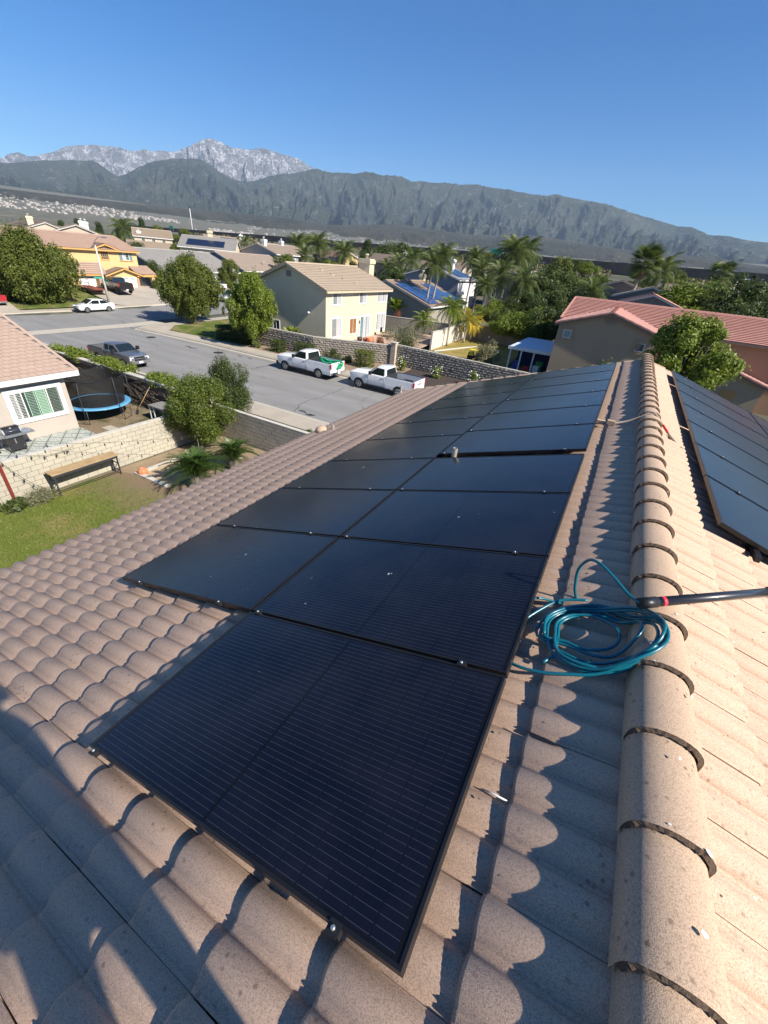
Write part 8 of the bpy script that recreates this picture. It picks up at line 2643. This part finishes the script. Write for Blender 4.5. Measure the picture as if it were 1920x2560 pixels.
# standing arch into the pole
px_pts = [(1433, 1512), (1436, 1470), (1448, 1425), (1475, 1399), (1505, 1412), (1540, 1450), (1575, 1487), (1603, 1510)]
arc_ys = [2.12, 2.14, 2.15, 2.14, 2.10, 2.04, 1.98, 1.93]
ARC = [(0.25,2.12,7.37), (0.22,2.14,7.48), (0.20,2.15,7.60), (0.23,2.14,7.69), (0.29,2.10,7.71), (0.37,2.04,7.69), (0.44,1.98,7.67), (0.49,1.93,7.68)]
mb = MB(); mb.tube(smooth_path([Vector(coil_pt(3.44, 1.62, .01)), Vector(coil_pt(3.46, 1.74, .01))] + [Vector(q) for q in ARC], 5), .0082, 7); mb.build('hose_arch', m_hose, hose)
# tail going under the panel with its metal connector
mb = MB(); mb.tube(smooth_path([coil_pt(3.99, 1.36, .045), coil_pt(3.84, 1.25, .03), coil_pt(3.68, 1.20, .01), coil_pt(3.54, 1.185, .0), coil_pt(3.42, 1.21, 0), coil_pt(3.30, 1.30, -.01)], 5), .0082, 7); mb.build('hose', m_hose, hose)
mb = MB(); mb.tube(smooth_path([coil_pt(3.72, 1.76, .03), coil_pt(3.58, 1.72, .03), coil_pt(3.48, 1.60, .02), coil_pt(3.42, 1.50, .01)], 5), .0082, 7); mb.build('hose', m_hose, hose)
mb = MB(); mb.tube([coil_pt(3.42, 1.50, .01), coil_pt(3.40, 1.465, .008)], [.010, .011], 8); mb.tube([coil_pt(3.40, 1.463, .008), coil_pt(3.37, 1.41, 0)], [.013, .012], 8); o = mb.build('connector', m_alu, hose)
m_redc = M_plain('red_plastic', (.5, .02, .02), .5)

pole = thing('water_pole', 'black telescopic cleaning pole with a red ring lying across the ridge', 'pole', (.5, 1.93, EYE - 1.34))
pa = Vector((0.49,1.93,7.68)); pdir = (Vector((1.05,2.39,7.69)) - pa).normalized()
Lp = 1.55
m_carbon = M_plain('black_carbon_tube', (.022, .023, .025), .35, coat=.5)
mb = MB(); mb.tube([pa, pa + pdir * 1.0], .0235, 16); mb.build('tube', m_carbon, pole)
mb = MB(); mb.tube([pa - pdir * .004, pa + pdir * .09], .0272, 16); mb.build('end_collar', m_black, pole)
mb = MB(); mb.tube([pa + pdir * .115, pa + pdir * .135], .0243, 16); mb.build('red_ring', M_plain('red_tape', (.75, .03, .05), .5), pole)
mb = MB(); mb.tube([pa + pdir * .78, pa + pdir * .88], .029, 16); mb.build('clamp', m_black, pole)
mb = MB(); mb.bar(pa + pdir * .79 + Vector((0, -.04, .012)), pa + pdir * .86 + Vector((0, -.045, .012)), .022); mb.tube([pa + pdir * .82 + Vector((0, -.06, 0)), pa + pdir * .82 + Vector((0, .04, 0))], .008, 8); mb.build('clamp_lever', m_black, pole)
mb = MB(); mb.tube([pa + pdir * .86, pa + pdir * 2.4], .0185, 16); mb.build('inner_tube', m_carbon, pole)
mb = MB(); mb.box(-.025, -.0216, -.006, .025, -.0205, .006, Matrix.Translation(pa + pdir * .68) @ Matrix.Rotation(math.atan2(pdir.y, pdir.x), 4, 'Z')); mb.build('sticker', m_plate, pole)

# cable over the ridge with red sleeve
cb = thing('ridge_cable', 'beige cable crossing the ridge with a red sleeve on its right side', 'cable', tuple(LF(3.7, 5.7, -.05)))
path = [LF(3.36, 5.72, -.07), LF(3.50, 5.70, -.06), LF(3.62, 5.64, -.06), LF(3.80, 5.70, -.06), LF(3.95, 5.73, -.02), Vector((RIDGE_X, 5.75 + .3085, EYE - 1.35)), RF(.16, 5.66, .10), RF(.3, 5.52, .06), RF(.52, 5.25, .05), RF(.72, 5.0, .04)]
sp_ = smooth_path(path, 5)
mb = MB(); mb.tube(sp_, .0135, 8); mb.build('cable', M_plain('dusty_beige_jacket', (.33, .27, .21), .8, var=.2, vscale=20), cb)
mb = MB(); mb.tube(sp_[29:33], .0145, 8); mb.build('red_sleeve', m_redc, cb)
mb = MB(); mb.box(-.05, -.03, -.02, .05, .03, .03, Matrix.Translation(LF(3.50, 5.70, -.05))); mb.box(-.045, -.03, -.02, .045, .03, .03, Matrix.Translation(LF(3.62, 5.64, -.05))); mb.build('junction', m_ridge, cb)['kind'] = 'stuff'

# vent pipe in the gap and two small pipes near the eave
m_galv = M_plain('galvanised_pipe', (.50, .46, .40), .5, .5, var=.25, vscale=12)
def pipe(lab, base, h, r):
    t = thing('vent_pipe', lab, 'pipe', tuple(base))
    mb = MB(); b0 = Vector(base)
    mb.tube([b0 - Vector((0, 0, .15)), b0 + Vector((0, 0, h))], r, 14, cap=False); mb.tube([b0 + Vector((0, 0, h)), b0 + Vector((0, 0, h - .12))], r * .82, 14, cap=False)
    mb.build('pipe', m_galv, t)['kind'] = 'stuff'
    mb = MB(); mb.lathe([(r * .82, h - .1), (.001, h - .1)], b0, 14, cap=False); mb.build('bore', m_black, t)
    mb = MB(); mb.lathe([(r * 2.0, -.04), (r * 1.15, .02)], b0, 12, cap=False); mb.build('flashing', m_galv, t)
pipe('galvanised vent pipe in the gap between the solar panel blocks', LF(1.93, 4.33, -.09), .19, .032)
pipe('short vent pipe on the tiles close to the eave', (-5.00,7.12,5.62), .16, .035)
pipe('vent pipe at the far eave corner', LF(-2.38, 11.1, -.09), .2, .035)
def flash_tile(u, v):
    mb = MB(); mb.lathe([(.16, -.02), (.13, .05), (.06, .10)], tuple(LF(u, v, -.10)), 12); o = mb.build('flashing', m_ridge); tag(o, 'low tile coloured roof flashing near the eave', 'flashing'); return o
flash_tile(-2.15, 6.75)

# end hooks under the right array
for i, v in enumerate((1.35, 1.75)):
    t = thing('roof_hook', ('nearer', 'farther')[i] + ' black mounting bracket at the right edge of the right slope', 'bracket', tuple(RF(.82, v, .04)))
    mb = MB(); a = RF(.80, v, .03)
    mb.box(-.03, -.05, 0, .16, .05, .012, mat_axes(-UR, Vector((0, 1, 0)), NR, a)); mb.build('base_plate', m_black, t)
    mb = MB(); mb.box(.0, -.03, .013, .035, .03, .13, mat_axes(-UR, Vector((0, 1, 0)), NR, a)); mb.build('upright', m_black, t)
    mb = MB(); mb.box(.0, -.035, .131, .12, .035, .17, mat_axes(-UR, Vector((0, 1, 0)), NR, a)); mb.build('saddle', m_black, t)
# droppings and crumbs of mortar on the ridge
rnd = random.Random(31)
m_drop = M_plain('bird_dropping', (.72, .72, .68), .8, var=.2, vscale=60)
mb = MB()
for k in range(60):
    right = rnd.random() < .65
    v = rnd.uniform(0, 7)
    s = rnd.uniform(.002, .007)
    if right:
        p = RF(rnd.uniform(.14, .8), v, .052 if rnd.random() < .5 else .045)
    else:
        p = LF(rnd.uniform(3.4, 3.9), v, -.09)
    q = [p + Vector((math.cos(a) * s * rnd.uniform(.6, 1.3), math.sin(a) * s * rnd.uniform(.6, 1.3), rnd.uniform(0, .004))) for a in (0, 1.2, 2.5, 3.8, 5.1)]
    mb.add(q + [p + Vector((0, 0, s * .6))], [(i, (i + 1) % 5, 5) for i in range(5)])
o = mb.build('tile_crumbs', m_mortar, fixn=False); tag(o, 'dark crumbs of mortar scattered over the tiles beside the ridge', 'debris', kind='stuff')

mb = MB()
for k in range(34):
    s_ = rnd.uniform(.003, .009); v = rnd.choice((rnd.uniform(.1, 2.5), rnd.uniform(.1, 6)))
    if k % 2:
        al = rnd.uniform(.9, 2.6); zz = EYE - 1.478 + .095 * math.sin(al) ** .85 + .0285
        c = Vector((RIDGE_X - .1235 * math.cos(al), v + .3085, zz)); nn = Vector((-math.cos(al) * .8, 0, math.sin(al))).normalized()
    else:
        c = RF(rnd.uniform(.15, .75), v, .056); nn = NR
    tx = nn.cross(Vector((0, 1, 0))).normalized(); ty = Vector((0, 1, 0))
    n = 8; e = rnd.uniform(.4, 2.2)
    mb.add([c + tx * math.cos(a * 6.283 / n) * s_ * e * rnd.uniform(.4, 1.2) + ty * math.sin(a * 6.283 / n) * s_ * rnd.uniform(.4, 1.2) + nn * .0006 for a in range(n)], [tuple(range(n))])
o = mb.build('bird_droppings', m_drop, fixn=False); tag(o, 'small white bird droppings on the ridge tiles and right slope', 'droppings', kind='stuff')

# the broken corner of a tile and a filled crack
mb = MB(); a = LF(3.58, .88, -.092)
pr = [(0, 0), (.03, -.004), (.09, -.012), (.16, -.028), (.10, -.03), (.03, -.028)]
mb.add([LF(3.575 + u, .878 + v, -.0935 + (.001 if i else 0)) for i, (u, v) in enumerate(pr)], [tuple(range(len(pr)))]); o = mb.build('broken_chip', m_black, house, fixn=False)
mb = MB(); mb.tube([LF(3.47, .592, -.118), LF(3.52, .590, -.117), LF(3.57, .584, -.116)], [.002, .0045, .003], 6); mb.build('sealant_blob', m_drop, house)

# ================================================================ the photographer (stands behind the camera; only the shadow shows)
def skin_body(name, joints, edges, mat, parent, sub=2):
    me = bpy.data.meshes.new(name)
    me.from_pydata([j[0] for j in joints], edges, [])
    o = bpy.data.objects.new(name, me); link(o); o.parent = parent
    sm = o.modifiers.new('skin', 'SKIN')
    for i, j in enumerate(joints):
        sv = me.skin_vertices[0].data[i]
        sv.radius = j[1] if hasattr(j[1], '__len__') else (j[1], j[1])
        sv.use_root = (i == 0)
    ss_ = o.modifiers.new('sub', 'SUBSURF'); ss_.levels = sub; ss_.render_levels = sub
    me.materials.append(mat)
    return o
m_cloth = M_plain('navy_work_clothes', (.03, .035, .06), .9, var=.2, vscale=8)
m_skin = M_plain('skin', (.45, .27, .19), .5)
fz = EYE - 1.43
ph = thing('person', 'person in dark work clothes standing on the ridge beside the camera holding a phone', 'person', (.70, -.2, fz))
PY = .2                                   # the figure's joints are given in the place's own y
def J(x, y, z, r): return ((x, y + PY, z), r)
joints = [J(0, -.21, .93, (.12, .19)), J(0, -.22, 1.12, (.11, .17)), J(0, -.23, 1.32, (.12, .19)), J(0, -.24, 1.47, (.07, .09)),
          J(0, -.115, .84, .088), J(-.02, -.105, .48, .07), J(-.02, -.11, .08, .06),
          J(0, -.315, .84, .088), J(.02, -.335, .48, .072), J(.04, -.34, .08, .06),
          J(-.06, -.10, 1.40, .06), J(-.30, -.13, 1.33, .045), J(-.58, -.09, 1.37, .033),
          J(-.02, -.38, 1.39, .06), J(-.06, -.42, 1.14, .045), J(-.10, -.40, .90, .033)]
edges = [(0, 1), (1, 2), (2, 3), (0, 4), (4, 5), (5, 6), (0, 7), (7, 8), (8, 9), (2, 10), (10, 11), (11, 12), (2, 13), (13, 14), (14, 15)]
skin_body('body', joints, edges, m_cloth, ph)
for (x, y) in ((-.02, -.11 + PY), (.04, -.34 + PY)):
    mb = MB(); mb.lathe([(.05, .12), (.06, .04), (.062, -.03)], (x, y, 0), 12)
    mb.box(x - .05, y - .06, -.05, x + .05, y + .16, .03); mesh_obj('shoe', mb.mesh('shoe', m_black), ph)['kind'] = 'stuff'
bm = bmesh.new(); bmesh.ops.create_uvsphere(bm, u_segments=20, v_segments=14, radius=.105)
for v in bm.verts:
    v.co.z *= 1.22
    if v.co.y > 0: v.co.y *= 1.05
    if v.co.z < -.03: v.co.x *= .86
me = bpy.data.meshes.new('head'); bm.to_mesh(me); bm.free(); me.materials.append(m_skin)
hd = mesh_obj('head', me, ph, (-.02, -.24 + PY, 1.64))
mb = MB(); mb.lathe([(.113, 0), (.112, .06), (.07, .12), (.01, .135)], (0, -.01, .02), 16); mb.box(-.07, .08, .02, .07, .19, .035); mesh_obj('cap', mb.mesh('cap', m_cloth), hd)['kind'] = 'stuff'
mb = MB(); mb.lathe([(.018, -.02), (.022, 0), (.008, .03)], (0, .115, -.03), 8); mesh_obj('nose', mb.mesh('nose', m_skin), hd)
for hx, hy, hz_ in ((-.62, -.09 + PY, 1.36), (-.10, -.39 + PY, .84)):
    c = Vector((hx, hy, hz_))
    hj = [((c.x, c.y, c.z - .02), .028), ((c.x, c.y, c.z + .04), .034)]; he = [(0, 1)]
    for k in range(4):
        b0 = len(hj); o_ = (k - 1.5) * .019
        hj += [((c.x + o_, c.y + .01, c.z + .085), .0105), ((c.x + o_, c.y + .035, c.z + .11), .0095), ((c.x + o_ * .9, c.y + .03, c.z + .13), .008)]
        he += [(1, b0), (b0, b0 + 1), (b0 + 1, b0 + 2)]
    b0 = len(hj); hj += [((c.x + .04, c.y + .01, c.z + .03), .011), ((c.x + .055, c.y + .03, c.z + .06), .0095)]; he += [(0, b0), (b0, b0 + 1)]
    skin_body('hand', hj, he, m_skin, ph, 1)
mb = MB(); mb.box(-.742, -.115 + PY, 1.38, -.655, -.107 + PY, 1.54); ph_o = thing('phone', 'dark phone held up by the person on the ridge', 'phone', (.70, -.2, fz)); mesh_obj('body', mb.mesh('body', m_black), ph_o)
mb = MB(); mb.lathe([(.009, 0), (.009, .004)], (0, 0, 0), 10); mesh_obj('lens', mb.mesh('lens', m_cglass), ph_o, (-.67, -.10 + PY, 1.52))
